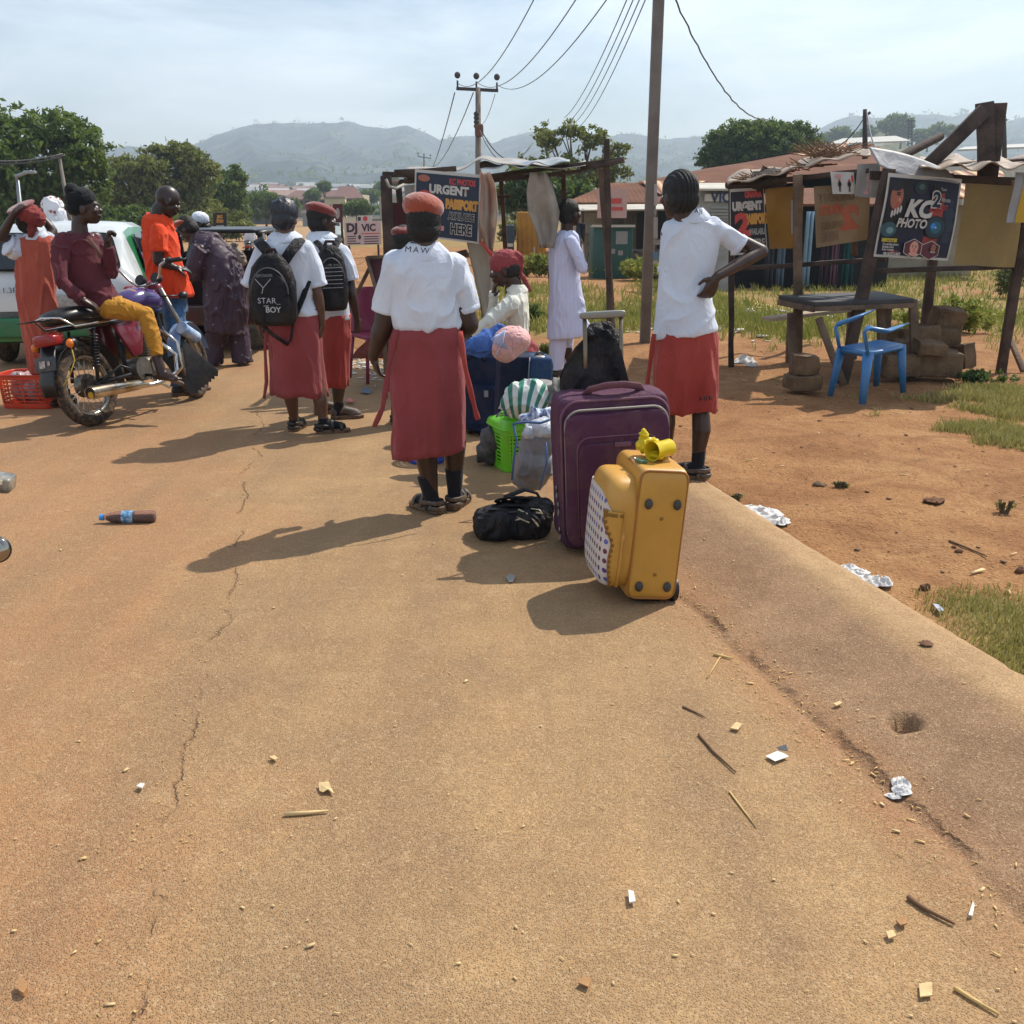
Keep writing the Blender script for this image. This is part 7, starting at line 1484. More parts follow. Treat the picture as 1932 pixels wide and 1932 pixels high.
for s0,tip,mid in((a_,(1651,584,8.45),(1606,603,8.3)),(b_,(1714,610,8.45),(1672,625,8.15))):
    p1=s0+V((0,0,.0)); p2=s0+V((-.045,0,.165)); p3=s0+V((-.01,.02,.195)); e=at(*tip)-T0; md=at(*mid)-T0; m=MB(); m.tube([p1,p2,p3,md,e],[(.030,.014),(.034,.016),(.042,.020),(.046,.018),(.010,.006)],12,side=(.2,1,.9)); m.build('armrest',BLC,T,smooth=True)
m=MB()
BLOC=M('mud_block','#66503c',.95,v=.2,vs=6,b=1,bs=50,bd=.015,c2='#7c644a')
def block(label,px,py,Y,sz,rz,seed,tilt=0,z=None,grp='broken concrete blocks'):
    p=at(px,py,Y) if z is None else V((at(px,py,Y).x,Y,z)); T=thing('concrete_block',label,'block',p,rot=(R(tilt),R(tilt*.6),R(rz)),group=grp); m=MB(); rbox(m,(0,0,0),V(sz)*.9,.11,nu=40,nv=24); m.build('block_body',BLOC,T,smooth=True,disp=folds(.012,(9,9,9),seed))
block('lower block of the two stacked under the table front',1515,712,8.75,(.30,.26,.14),5,1,z=.12); block('upper block of the two stacked under the table front',1519,680,8.78,(.24,.22,.17),-4,2,z=.27)
for i,(lb,px,Y,z,sz,rz,tl) in enumerate((('squared block at the lower left of the rubble pile',1765,9.5,.16,(.36,.30,.22),4,0),('long broken block at the lower right of the rubble pile',1845,9.5,.17,(.48,.30,.24),-6,3),('small rounded lump on the lower left block of the rubble pile',1768,9.6,.31,(.22,.2,.12),10,6),('flat broken slab in the middle of the rubble pile',1795,10.1,.34,(.46,.3,.20),12,-8),('dark block at the back right of the rubble pile',1845,10.2,.32,(.40,.3,.24),-10,5),('big tilted block on top of the rubble pile',1858,10.3,.50,(.34,.2,.22),8,12),('pale stone leaning on the far right post',1905,9.9,.18,(.16,.16,.26),20,-10),('jagged brown lump in front of the long broken block',1832,9.38,.33,(.30,.2,.12),0,10))): block(lb,px,0,Y,sz,rz,10+i,tl,z=z,grp='blocks in the rubble pile')
# ================================================================ poles and wires
CONC=M('pole_concrete','#6f665e',.85,v=.15,vs=3,b=.5,bs=60,bd=.004,c2='#7d736a')
q=ground_at(1222,520); q=V((at(1222,500,12.2).x,12.2,base(12.2)-.05)); T=thing('utility_pole','tall dark utility pole with torn paper posters, behind the tall student','utility pole',q,group='utility poles'); top=at(1245,-60,12.2)-q
m=MB(); m.beam(V(),top,.118,.13,side=(1,0,0)); m.build('pole_shaft',CONC,T,bevel=.02)
for i,(y0,y1,x0,x1,c) in enumerate(((347,388,1234,1240,'#a8a29a'),(395,405,1234,1239,'#8f8a84'),(410,450,1233,1241,'#a39c94'),(452,462,1232,1246,'#8d867e'),(475,490,1232,1242,'#5f86a4'),(492,498,1232,1242,'#b0aaa2'))):
    m=MB(); m.add([at(x0,y0,12.125)-q,at(x1,y0,12.125)-q,at(x1,y1,12.125)-q,at(x0,y1,12.125)-q],[(0,1,2,3)]); m.build('torn_bill',flat('bill'+str(i),c),T)
IRON=M('pole_dark','#3d3a3c',.8,v=.1)
def tpole(label,px,pyb,pyt,Y,arm,r,group='utility poles',ins=True,base_z=None):
    q=at(px,pyb,Y) if base_z is None else V((at(px,pyb,Y).x,Y,base_z)); T=thing('utility_pole',label,'utility pole',q,group=group); t_=at(px,pyt,Y)-q; m=MB(); m.tube([V(),t_],[r,r*.7],10); m.build('pole_shaft',CONC if ins else IRON,T,smooth=True)
    if arm:
        a=at(arm[0],arm[2],Y)-q; b=at(arm[1],arm[3],Y)-q; m=MB(); m.beam(a,b,r*.7,r*.8); ca=m.build('crossarm',IRON,T)
        if ins:
            for t2 in(.03,.48,.97): p=a.lerp(b,t2); m=MB(); m.cyl(p,p+V((0,0,r*2)),r*.25,6); m.ell(p+V((0,0,r*3.3)),(r*.8,r*.8,r*.85),nu=12,nv=8); m.build('insulator',IRON,ca,smooth=True)
    return T,q
T,q=tpole('utility pole with a T-shaped crossarm and three insulators in the distance',902,400,165,38,(861,940,167,171),.13,base_z=base(38)-.1)
m=MB(); 
for y in(215,222,230,238): m.ell(at(899,y,37.9)-q,(.10,.10,.09),nu=8,nv=6)
m.build('service_insulators',IRON,T,smooth=True); m=MB(); rbox(m,at(904,246,37.9)-q,(.30,.2,.42),.4); m.build('junction_box',M('rust_box','#6a4a3c',.8),T,smooth=True)
tpole('small distant pole left of the T-shaped pole',800,335,292,120,(788,813,295,299),.10)
tpole('leaning black pole rising behind the right stall roof',1632,300,206,22,(1628,1642,222,212),.06,ins=False)
tpole('short pole near the right edge of the photo',1895,300,220,40,(1890,1900,228,226),.09,ins=False)
q=V((at(125,440,38).x,38,base(38))); T=thing('utility_pole','thin slanting pole with a crossarm in front of the tallest left tree','utility pole',q,group='utility poles'); m=MB(); m.tube([V((.3,0,-.1)),at(112,298,38)-q],[.09,.06],8); m.build('pole_shaft',CONC,T,smooth=True); m=MB(); m.beam(at(96,297,38)-q,at(122,292,38)-q,.06); m.build('crossarm',CONC,T)
q=V((at(40,450,30).x,30,base(30))); T=thing('street_lamp','grey street lamp with a short arm at the left edge','street lamp',q); m=MB(); m.tube([V((.02,0,-.1)),at(33,340,30)-q],[.08,.05],10); m.build('pole_shaft',M('galvanised','#8d9296',.5,.5),T,smooth=True); m=MB(); m.tube([at(33,343,30)-q,at(30,332,30)-q,at(60,323,30)-q],[.05,.05,.035],8); lm=m.build('lamp_arm',M('galvanised',''),T,smooth=True); m=MB(); rbox(m,at(56,325,30)-q,(.35,.15,.09),.4); m.build('lamp_head',M('galvanised',''),lm,smooth=True)
T=thing('lattice_tower','small lattice transmission tower on the right hill','tower',at(1717,272,300),group=None); k=ppm(300,10); m=MB()
for x in(-1,1): m.beam(at(1717+x*4,275,300)-T.location,at(1717+x*3,224,300)-T.location,.35)
for y in range(226,275,6): m.beam(at(1713,y,300)-T.location,at(1721,y+6,300)-T.location,.2); m.beam(at(1721,y,300)-T.location,at(1713,y+6,300)-T.location,.2)
m.beam(at(1709,228,300)-T.location,at(1726,228,300)-T.location,.35); m.beam(at(1709,240,300)-T.location,at(1726,240,300)-T.location,.35); m.build('lattice',IRON,T)
CAB=M('cable_black','#4c4e52',.6,v=0,b=0)
def cable(label,a,b,sag,r,group='overhead power cables',n=24,wob=0):
    a=at(*a); b=at(*b); T=bpy.data.objects; m=MB(); o=a; pts=[]
    for i in range(n+1):
        t_=i/n; p=a.lerp(b,t_); p.z-=sag*4*t_*(1-t_); pts.append(p-o+V((wob*math.sin(i*2.1),0,wob*math.cos(i*1.7))))
    m.tube(pts,r,6); ob=m.build('power_cable',CAB,None,smooth=True); ob.location=o; tag(ob,label,'cable',group); return ob
cable('leftmost of the three cables rising from the T-shaped pole insulators',(864,157,38),(1022,-30,16),.55,.010); cable('middle of the three cables rising from the T-shaped pole insulators',(901,156,38),(1105,-30,16),.6,.010); cable('rightmost of the three cables rising from the T-shaped pole insulators',(938,160,38),(1165,-30,16),.6,.010)
for i,(x0,y0,x1) in enumerate(((1065,222,1195),(1075,228,1207),(1083,233,1219),(1094,238,1230))): cable(('leftmost','second from left','third from left','rightmost')[i]+' of the four parallel cables above the loose tree',(x0,y0,36),(x1,-30,15),.25,.009)
cable('thick twisted cable swinging from the tall pole to the right stall',(1270,-10,12),(1450,225,20),.35,.010,wob=.006,n=40)
cable('thin cable running from the leaning black pole down to the left',(1636,213,22),(1540,268,24),.35,.012); cable('thin cable from the leaning black pole down to the right stall roof',(1636,213,22),(1690,288,12),.3,.014)
for i,(a,b) in enumerate((((858,175,38),(790,330,118)),((893,175,38),(800,300,118)),((934,178,38),(905,235,60)))): cable(('left','middle','right')[i]+' faint cable dropping behind the T-shaped pole',a,b,1.5 if i<2 else .3,.02 if i<2 else .012,n=16)
cable('service cable dropping from the T-shaped pole towards the left stall roof',(905,245,37.8),(985,300,30),.5,.02,n=14); cable('second service cable dropping from the T-shaped pole to the loose tree',(905,240,37.8),(1005,270,40),.8,.02,n=14)
for i,y in enumerate((298,303)): cable(('upper','lower')[i]+' cable crossing in front of the tallest left tree',(-40,y+4,36),(118,y-8,38),.12,.025,n=10)
# ================================================================ buildings on the right
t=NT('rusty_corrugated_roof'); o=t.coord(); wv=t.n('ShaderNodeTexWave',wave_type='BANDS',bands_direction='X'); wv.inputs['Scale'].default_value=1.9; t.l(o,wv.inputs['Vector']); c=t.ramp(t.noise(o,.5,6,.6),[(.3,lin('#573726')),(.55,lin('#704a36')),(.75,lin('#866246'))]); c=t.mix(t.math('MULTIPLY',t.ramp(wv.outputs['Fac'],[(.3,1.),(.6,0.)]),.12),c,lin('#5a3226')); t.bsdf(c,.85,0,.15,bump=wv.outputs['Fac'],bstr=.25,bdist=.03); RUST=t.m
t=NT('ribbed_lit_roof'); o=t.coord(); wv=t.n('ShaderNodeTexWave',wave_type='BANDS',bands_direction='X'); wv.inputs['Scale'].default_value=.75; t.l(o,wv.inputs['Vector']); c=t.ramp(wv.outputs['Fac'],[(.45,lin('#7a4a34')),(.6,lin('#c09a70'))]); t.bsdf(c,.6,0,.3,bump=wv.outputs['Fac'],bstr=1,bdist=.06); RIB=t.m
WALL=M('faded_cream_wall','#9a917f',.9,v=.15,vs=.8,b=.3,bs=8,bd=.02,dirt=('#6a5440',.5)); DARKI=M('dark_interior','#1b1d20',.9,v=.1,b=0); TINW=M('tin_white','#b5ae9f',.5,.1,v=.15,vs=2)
def rpoly(S,name,pts,mt,th=.05,nrm=(0,0,-1),par=None):
    m=MB(); m.poly(pts,th,nrm); return m.build(name,mt,par or S)
def building(label,px,Y,name='building'): 
    q=V((at(px,450,Y).x,Y,base(Y)-.05)); T=thing(name,label,'building',q,group='low rusty-roofed buildings'); return T,(lambda x,y,Yy: at(x,y,Yy)-q),q
T,L,q=building('low shop building with a hipped rusty roof behind the kaftan man',1200,38,'shop_building')
e0,e1=L(1065,382,37),L(1410,384,37); r0_,r1_=L(1152,345,41),L(1335,345,41); eb0,eb1=L(1100,375,46),L(1400,375,46)
for e in(e1,): e.z=e0.z
r1_.z=r0_.z; eb0.z=e0.z; eb1.z=e0.z
rpoly(T,'roof',[e0,e1,r1_,r0_],RUST); rpoly(T,'roof',[e0+V((0,.02,0)),r0_,eb0],RUST); rpoly(T,'roof',[e1+V((0,.02,0)),eb1,r1_],RUST)
x0=L(1090,400,38).x; x1=L(1400,400,38).x; m=MB(); m.box(((x0+x1)/2,3.4,e0.z/2-.05),(x1-x0,6,e0.z-.1)); m.build('wall',WALL,T)
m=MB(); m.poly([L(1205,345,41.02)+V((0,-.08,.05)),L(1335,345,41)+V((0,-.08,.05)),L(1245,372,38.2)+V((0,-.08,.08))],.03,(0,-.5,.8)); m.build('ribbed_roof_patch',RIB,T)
rpoly(T,'awning',[L(1070,396,34.6),L(1330,393,34.6),L(1330,384,37),L(1070,386,37)],TINW,.04)
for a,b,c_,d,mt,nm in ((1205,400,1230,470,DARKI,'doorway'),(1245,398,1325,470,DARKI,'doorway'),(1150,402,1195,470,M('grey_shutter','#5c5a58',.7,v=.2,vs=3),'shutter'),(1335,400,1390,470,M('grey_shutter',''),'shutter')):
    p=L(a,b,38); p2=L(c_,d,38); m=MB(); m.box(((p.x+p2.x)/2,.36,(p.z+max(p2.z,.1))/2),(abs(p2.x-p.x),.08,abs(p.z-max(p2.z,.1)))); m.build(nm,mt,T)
p=L(1095,402,38); p2=L(1148,440,38); m=MB()
for i in range(9):
    for j in range(5): m.box((p.x+(p2.x-p.x)*(i+.5)/9,.37,p2.z+(p.z-p2.z)*(j+.5)/5),(.07,.05,.12))
m.box(((p.x+p2.x)/2,.39,(p.z+p2.z)/2),(p2.x-p.x,.03,p.z-p2.z)); m.build('lattice_window',TINW,T)
for x in(1100,1180,1260,1325): a=L(x,394,34.8); m=MB(); m.beam(V((a.x,a.y,0)),a,.08); m.build('awning_post',WOODD,T)
m=MB(); m.box(L(1155,384,34.5),(.95,.04,.9)); sg=m.build('sign_panel',flat('pale_pink_sign','#b8968c'),T); m=MB(); m.box(L(1155,384,34.5)+V((0,-.03,.08)),(.6,.02,.16)); m.box(L(1155,384,34.5)+V((0,-.03,-.16)),(.7,.02,.1)); m.build('sign_print',PR,sg)
T,L,q=building('long building with a big rusty roof rising behind the tall pole',1450,52,'long_building')
z0=L(1330,352,50).z; P4=[L(1160,352,50),L(1840,352,47),L(1850,268,58),L(1520,283,60),L(1330,318,60)]; P4[0].z=z0; P4[1].z=z0
P4=[V((P4[0].x,P4[0].y,z0)),V((P4[1].x,P4[1].y,z0)),L(1640,270,60),L(1520,283,60),L(1330,318,60),L(1210,345,55)]; rpoly(T,'roof',P4,RUST,.06)
m=MB(); a=L(1190,352,51); b=L(1835,352,51); m.box(((a.x+b.x)/2,3.5,z0/2-.1),(b.x-a.x,7,z0-.2)); m.build('wall',WALL,T)
m=MB(); m.poly([L(1508,300,54)+V((0,-.3,.12)),L(1592,282,56)+V((0,-.3,.12)),L(1600,274,57)+V((0,-.3,.12)),L(1500,296,55)+V((0,-.3,.12))],.03,(0,-.4,.9)); m.build('ridge_strip',RIB,T)
T,L,q=building('building with a red and white ribbed roof seen above the KC PHOTO poster',1800,30,'ribbed_building')
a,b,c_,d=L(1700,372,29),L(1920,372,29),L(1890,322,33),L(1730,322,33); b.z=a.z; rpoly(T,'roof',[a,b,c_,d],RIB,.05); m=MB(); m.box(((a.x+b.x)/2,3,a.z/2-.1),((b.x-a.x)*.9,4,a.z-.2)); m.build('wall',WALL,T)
T,L,q=building('dark shop front with hanging cloths behind the right stall banners',1540,24,'cloth_shop')
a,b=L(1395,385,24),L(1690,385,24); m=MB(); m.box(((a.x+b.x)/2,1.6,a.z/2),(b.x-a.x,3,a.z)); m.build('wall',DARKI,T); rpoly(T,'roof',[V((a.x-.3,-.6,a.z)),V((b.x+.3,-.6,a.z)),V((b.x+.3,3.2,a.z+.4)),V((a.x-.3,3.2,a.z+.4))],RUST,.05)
for i,(x,w,c1) in enumerate(((1455,16,'#3a3c42'),(1478,14,'#5c6c7c'),(1528,14,'#7c98a8'),(1562,16,'#3c2a34'),(1580,14,'#6a4a58'),(1605,20,'#1f4a4c'))):
    p=L(x,430,23.3); w=w/ppm(23.3); m=MB(); m.sheet(lambda u,v:(p.x+(u-.5)*w,p.y+.05*math.sin(u*12+i),1.75-1.6*v),10,4,th=.01); m.build('hanging_cloth',cloth('cloth_'+c1.strip('#'),c1),T,smooth=True)
T,L,q=building('small white kiosk with VIC lettering behind the narrow URGENT poster',1350,22,'kiosk'); 
a,b=L(1322,356,22),L(1392,356,22); m=MB(); m.box(((a.x+b.x)/2,.8,a.z/2),(b.x-a.x,1.5,a.z)); m.build('wall',M('kiosk_white','#8f8f8c',.8,v=.2,vs=2),T); rpoly(T,'roof',[V((a.x-.1,-.2,a.z)),V((b.x+.1,-.2,a.z)),V((b.x+.1,1.7,a.z+.15)),V((a.x-.1,1.7,a.z+.15))],TINW,.04)
m=MB(); p0=L(1330,366,22); p1=L(1380,380,22); m.box(((p0.x+p1.x)/2,-.0,(p0.z+p1.z)/2+.0),(p1.x-p0.x,.06,p0.z-p1.z)); sg=m.build('sign_panel',PW,T); text('lettering','VIC',flat('navy_letters','#24345c'),T,basis(((p0.x+p1.x)/2+.05,-.045,(p0.z+p1.z)/2),(1,0,0),(0,0,1)),.30,.003,bold=.008,sx=.9)
for y in range(392,425,6): p=L(1360,y,22); m=MB(); m.box((p.x,.03,p.z),(.42,.05,.035)); m.build('louvre',PG,T)
def box_thing(name,label,cat,px0,py0,px1,py1,Y,dep,mt,z=None):
    a=at(px0,py0,Y); b=at(px1,py1,Y); z0=base(Y)-.03; T=thing(name,label,cat,V(((a.x+b.x)/2,Y,z0))); w=b.x-a.x; h=a.z-z0; m=MB(); m.box((0,dep/2,h/2),(w,dep,h)); m.build('container_body',mt,T,bevel=.02); return T,w,h
GRN=M('green_container','#1f5048',.6,v=.12,vs=1.5,b=.3,bs=20,bd=.01,dirt=('#5a4a38',.25)); T,w,h=box_thing('metal_container','green metal container with notices behind the red motorcycle','container',1120,428,1192,505,29,1.6,GRN)
m=MB(); m.box((0,-.04,h+.02),(w+.1,.12,.06)); m.build('top_rail',TINW,T)
for x,z,s_ in((w*.22,h*.80,(.32,.34)),(.0,h*.55,(.13,.13)),(w*.2,h*.52,(.13,.13)),(-w*.1,h*.82,(.08,.3))): m=MB(); m.box((x,-.012,z),(s_[0],.012,s_[1])); m.build('notice',PG,T)
YLW=M('yellow_container','#b5801c',.6,v=.12,vs=1.5,b=.3,bs=20,bd=.01,dirt=('#6a4a2c',.3)); T,w,h=box_thing('metal_container','yellow metal container behind the hanging white banner','container',975,400,1030,468,34,1.5,YLW)
m=MB()
for i in range(6): m.box((-w/2+w*(i+.5)/6,-.02,h/2),(.05,.05,h*.96))
m.build('ribs',YLW,T); m=MB(); m.box((w*.1,-.06,h*.3),(.06,.06,.5)); m.build('door_bar',TINW,T)
T,w,h=box_thing('metal_container','small dark blue container left of the yellow one','container',952,425,970,462,33,1.0,M('navy_container','#27323e',.6,v=.1))
m=MB(); m.box((0,-.03,h*.6),(w*.8,.03,.1)); m.build('handle_bar',TINW,T)
# far hall on the right and rocky knoll with trees
T,L,q=building('pale grey hall with a long low roof far behind the right stall',1640,150,'far_hall'); a,b=L(1570,272,150),L(1700,266,150); m=MB(); m.box(((a.x+b.x)/2,6,a.z/2-1),(b.x-a.x,12,a.z)); m.build('wall',TINW,T); rpoly(T,'roof',[a+V((-1,-1,0)),b+V((1,-1,0)),L(1690,256,156),L(1590,261,156)],M('pale_roof','#a8a69e',.6),.2)
T,L,q=building('low pale building with a flat roof at the far right',1880,120,'far_hall'); a,b=L(1815,283,120),L(1960,276,120); m=MB(); m.box(((a.x+b.x)/2,5,a.z/2-1),(b.x-a.x,10,a.z)); m.build('wall',TINW,T); rpoly(T,'roof',[a+V((-1,-1,0)),b+V((1,-1,0)),L(1950,270,125),L(1820,277,125)],M('pale_roof',''),.2)
# rocky knoll
m=MB(); kY=420
def kn(u,v):
    px=1510+u*340; y=405-(v)*1.0; prof=60*math.exp(-((u-.43)/.20)**2)+95*sm(u/.3)*sm((1-u)/.3)*.8; py=395-(v*prof*1.15)+3*noise.noise(V((u*12,v*9,1)))*v; return at(px,py,kY+v*60+30*abs(u-.5))
m.sheet(kn,50,20); ob=m.build('hill',None,None,smooth=True) if False else None
me=m.mesh('hill'); ob=bpy.data.objects.new('hill',me); COL.objects.link(ob); ob['kind']='structure'; me.polygons.foreach_set('use_smooth',[True]*len(me.polygons))
t=NT('rocky_hill'); o=t.coord(); t.bsdf(t.ramp(t.noise(o,.03,8,.7),[(.35,lin('#3f4a34')),(.5,lin('#6a6a50')),(.62,lin('#a39a88'))]),.9,0,.1,bump=t.noise(o,.12,6),bstr=1,bdist=2); me.materials.append(t.m)
GH_='hazy trees on the rocky knoll'
for i,(px,py,rx,ry) in enumerate([(1690,228,22,16),(1672,240,14,12),(1585,254,22,9),(1560,262,16,8),(1625,262,20,9),(1700,252,26,14),(1735,258,20,12),(1768,246,16,12),(1750,262,22,10),(1795,250,7,8),(1640,250,9,8),(1712,240,12,12)]):
    q=at(px,py+ry,430); T=thing('hazy_tree',['tallest hazy tree crowning the rocky knoll','hazy tree left of the tallest on the knoll','wide low hazy tree on the left slope of the knoll','leftmost low hazy tree at the foot of the knoll','hazy tree below the bare rock of the knoll','hazy tree right below the tallest knoll tree','hazy tree left of the round one behind the lattice tower','round hazy tree right of the lattice tower','low hazy tree below the round one near the tower','small palm-like hazy tree left of the slanting timber','small hazy tree beside the bare rock','hazy tree between the tallest knoll tree and the tower'][i],'tree',q,group=GH_); k=ppm(430,20); rg=np.random.default_rng(80+i)
    bl=[((rg.uniform(-.4,.4)*rx/k,rg.uniform(-1,1),(ry+rg.uniform(-.3,.5)*ry)/k),(rx*.6/k,rx*.6/k,ry*.6/k)) for _ in range(4)]; v_,f_=leaves(bl,900,.9,rg,hollow=.3); fastmesh('crown',v_,f_,LM[0],T); m=MB(); m.tube([V((0,0,-3)),V((0,0,ry/k))],[.5,.2],6); m.build('trunk',BARK,T)
# ================================================================ far town
T=thing('hall_building','wide building with a long brown hipped roof down the slope','building',V((at(600,400,210).x,210,base(210)+far(at(600,400,210).x,210)-1)),group='town buildings down the slope'); q=T.location
def LL(x,y,Y): return at(x,y,Y)-q
BRF=M('brown_roof','#6a4a42',.8,v=.1,vs=.2); CRW=M('cream_wall_far','#b5a688',.9,v=.1,vs=.2)
m=MB(); a,b=LL(555,372,208),LL(680,372,208); m.box(((a.x+b.x)/2,6,a.z/2-1),(b.x-a.x,10,a.z+3)); m.build('wall',CRW,T)
rpoly(T,'roof',[LL(530,376,204),LL(690,376,204),LL(662,358,212),LL(556,360,212)],BRF,.3); rpoly(T,'roof',[LL(628,374,202),LL(688,374,202),LL(668,351,208),LL(640,351,208)],BRF,.3)
for i in range(8): m=MB(); p=LL(565+i*14,382,207); m.box(p+V((0,.6,0)),(.9,.3,1.1)); m.build('window',DARKI,T)
for lb,px0,py0,px1,Y,c,rf in (('pale cream block building behind the maroon-beret student',716,374,768,170,'#a89c84',None),('grey building with a red sign band at the left stall',778,380,860,140,'#86888c','#a8404a'),('cream gabled house under the brown hall roof',612,374,650,185,'#c0ae86','#8c7a60'),('white roofed market shed at the far road end',570,402,640,120,'#8f9294','#a8a49a'),('low market shed with tin roofs behind the banner DJ VIC',740,404,840,75,'#6c6a68','#a8a29a'),('grey open shed among trees left of the far road',470,398,535,135,'#55585c','#8c8a84')):
    a=at(px0,py0,Y); b=at(px1,py0,Y); gz_=Hground((a.x+b.x)/2,Y); T=thing('town_building',lb,'building',V(((a.x+b.x)/2,Y,gz_-.3)),group='town buildings down the slope'); w=b.x-a.x; h=a.z-gz_+.3; m=MB(); m.box((0,w*.3,h/2),(w,w*.6,h)); m.build('wall',M('townwall'+c.strip('#'),c,.9,v=.12,vs=.3,b=0),T)
    rm=M('townroof'+(rf or c).strip('#'),rf or c,.8,v=.1,vs=.3,b=0); m=MB(); m.box((0,w*.3,h+.12),(w*1.06,w*.68,.3)); m.build('roof',rm,T)
    for i in range(max(2,int(w/3))): m=MB(); m.box((-w/2+w*(i+.5)/max(2,int(w/3)),-.05,h*.55),(w*.07+.3,.15,h*.22)); m.build('window',DARKI,T)
hp=[]
for c,r in (('#9c958c','#9a9a98'),('#b5ae9f','#7c5c50'),('#8f8a82','#aeb0b2'),('#a09684','#8c8c8a'),('#c0b8aa','#8a6a5a')):
    m=MB(); m.box((0,0,1.5),(7,6,3.2)); m.cur=1; m.poly([V((-4,-3.6,3)),V((4,-3.6,3)),V((4,0,4.6)),V((-4,0,4.6))],.15,(0,.4,-1)); m.poly([V((-4,3.6,3)),V((4,3.6,3)),V((4,0,4.6)),V((-4,0,4.6))],.15,(0,-.4,-1)); m.cur=2
    for x in(-2,0,2): m.box((x,-3.02,1.7),(.8,.1,1))
    me=m.mesh('house'); 
    for mm in(M('hw'+c,c,.9,v=.1,b=0),M('hr'+r,r,.6,v=.15,b=0),DARKI): me.materials.append(mm)
    hp.append(me)
rg=random.Random(5)
for i in range(150):
    px=rg.uniform(380,760) if i<100 else rg.uniform(960,1330); Y=rg.uniform(330,800); x=(px-966)/FOC*Y/1.043; z=Hground(x,Y)
    ob=bpy.data.objects.new('house',hp[rg.randrange(5)]); COL.objects.link(ob); ob.location=(x,Y,z-.5); ob.rotation_euler=(0,0,rg.uniform(-.5,.5)); s_=rg.uniform(.8,1.5); ob.scale=(s_*1.1,s_,s_*.9)
    tag(ob,'small pale house on the hazy slope left of the T-shaped pole' if i<100 else 'small pale house on the hazy slope right of the T-shaped pole','house','small houses on the hazy slope left' if i<100 else 'small houses on the hazy slope right')
V_=[];F_=[];o_=0; rgn=np.random.default_rng(3)
bl=[]
for i in range(420):
    px=rgn.uniform(-100,2100); Y=rgn.uniform(120,900)
    if px<780 and Y<200 and px>540: continue
    x=(px-966)/FOC*Y/1.043; z=Hground(x,Y); s_=rgn.uniform(1.4,3.6)*(1 if Y>200 else .8); bl.append(((x,Y,z+s_*.7),(s_*1.3,s_*1.3,s_)))
v_,f_=leaves(bl,42000,.55,rgn,hollow=.3); bl=[]
for i in range(900):
    px=rgn.uniform(-50,2000); Y=rgn.uniform(800,1990) if i<800 else 1985; x=(px-966)/FOC*Y/1.043; r_=math.hypot(x,Y)
    if r_>1995: k_=1995/r_; x*=k_; Y*=k_
    s_=rgn.uniform(3,8) if i<800 else rgn.uniform(1.5,3.5); bl.append(((x,Y,Hground(x,Y)+s_*.15),(s_*1.6,s_*1.6,s_)))
v2,f2=leaves(bl,16000,2.0,rgn,hollow=.3); tag(fastmesh('hill_scrub',v2,f2,LM[0]),'dark scrub dotted over the far hillsides and crest','scrub',kind='stuff')
tag(fastmesh('far_scrub',v_,f_,LM[0]),'hazy scrub and trees covering the valley floor','scrub',kind='stuff')
# ================================================================ signs far
S=Poster('sign','pink and white DJ VIC sign standing on the dirt beyond the left stall',(650,419,44),(719,417,44),(652,463,44),PW,cat='sign',wave=.0,th=.05,border=None)
PKD=flat('sign_pink_white','#c0aaa8'); S.p.data.materials[0]=PKD; DKT=flat('sign_dark','#2c2430'); S.txt('DJ',.20,.27,.36,DKT,sx=1.0,bold=.05); S.txt('VIC',.66,.28,.30,DKT,sx=.95,bold=.04); S.rect(.45,.50,.95,.54,PR)
for v in(.60,.70,.80,.90): S.rect(.06,v,.06+.24+(.12 if v>.85 else 0),v+.04,DKT); S.rect(.52,v+.03,.92,v+.07,DKT)
S.oval(.40,.66,.04,.10,DKT)
for u in(.1,.9): m=MB(); p=S.pt(u,1); m.beam(p+V((0,.05,.3)),V((p.x,p.y+.05,base(44)-S.o.z-.05)),.08); m.build('leg',WOODD,S.T)
S=Poster('sign','small red and white sign standing on top of the DJ VIC sign',(674,407,44.2),(702,406,44.2),(674,419,44.2),PW,cat='sign',wave=0,th=.04); S.oval(.55,.5,.16,.4,PR); S.rect(.05,.2,.25,.8,DKT)
S=Poster('sign','black and yellow board sign beyond the bending person',(403,402,30),(428,401,30),(404,440,30),PK,cat='sign',wave=0,th=.05); S.txt('JRG',.5,.20,.16,PY,sx=.8,bold=.05); S.txt('GYPSUM',.5,.42,.16,PY,sx=.42,bold=.05); S.rect(.22,.62,.8,.70,PG); S.rect(.22,.80,.8,.87,PG); m=MB(); p=S.pt(.5,1); m.beam(p,V((p.x,p.y+.05,base(30)-S.o.z)),.1); m.build('leg',WOODD,S.T)
S=Poster('sign','dark maroon board with a white print right of the maroon beret',(806/1.0-806+628,385,30),(647,385,30),(628,420,30),M('maroon_board',''),cat='sign',wave=0,th=.04); S.oval(.5,.5,.22,.3,PG)
for u in(.1,.9): m=MB(); p=S.pt(u,1); m.beam(p,V((p.x,p.y+.05,base(30)-S.o.z)),.06); m.build('leg',WOODD,S.T)
# far car on the road
c_=at(622,440,60); S=thing('car','tiny pale car far away on the road','car',V((c_.x,60,base(60))),rz=R(190)); carbody(S,[(-.02,.34,.60,.62,.66,.55),(.05,.24,.86,.90,.75,.60),(.30,.24,.89,1.27,.76,.58),(.9,.24,.90,1.40,.77,.58),(2.1,.24,.90,1.35,.77,.58),(2.8,.24,.88,.96,.76,.6),(3.6,.34,.6,.64,.66,.55)],.77,M('pale_car','#9aa09c',.4)); m=MB(); m.box((0,2.5,1.12),(1.1,.05,.3),Matrix.Rotation(R(55),4,'X')); m.build('windscreen',GLS,S); carwheel(S,-.66,.5); carwheel(S,.66,.5); carwheel(S,-.66,2.9); carwheel(S,.66,2.9)
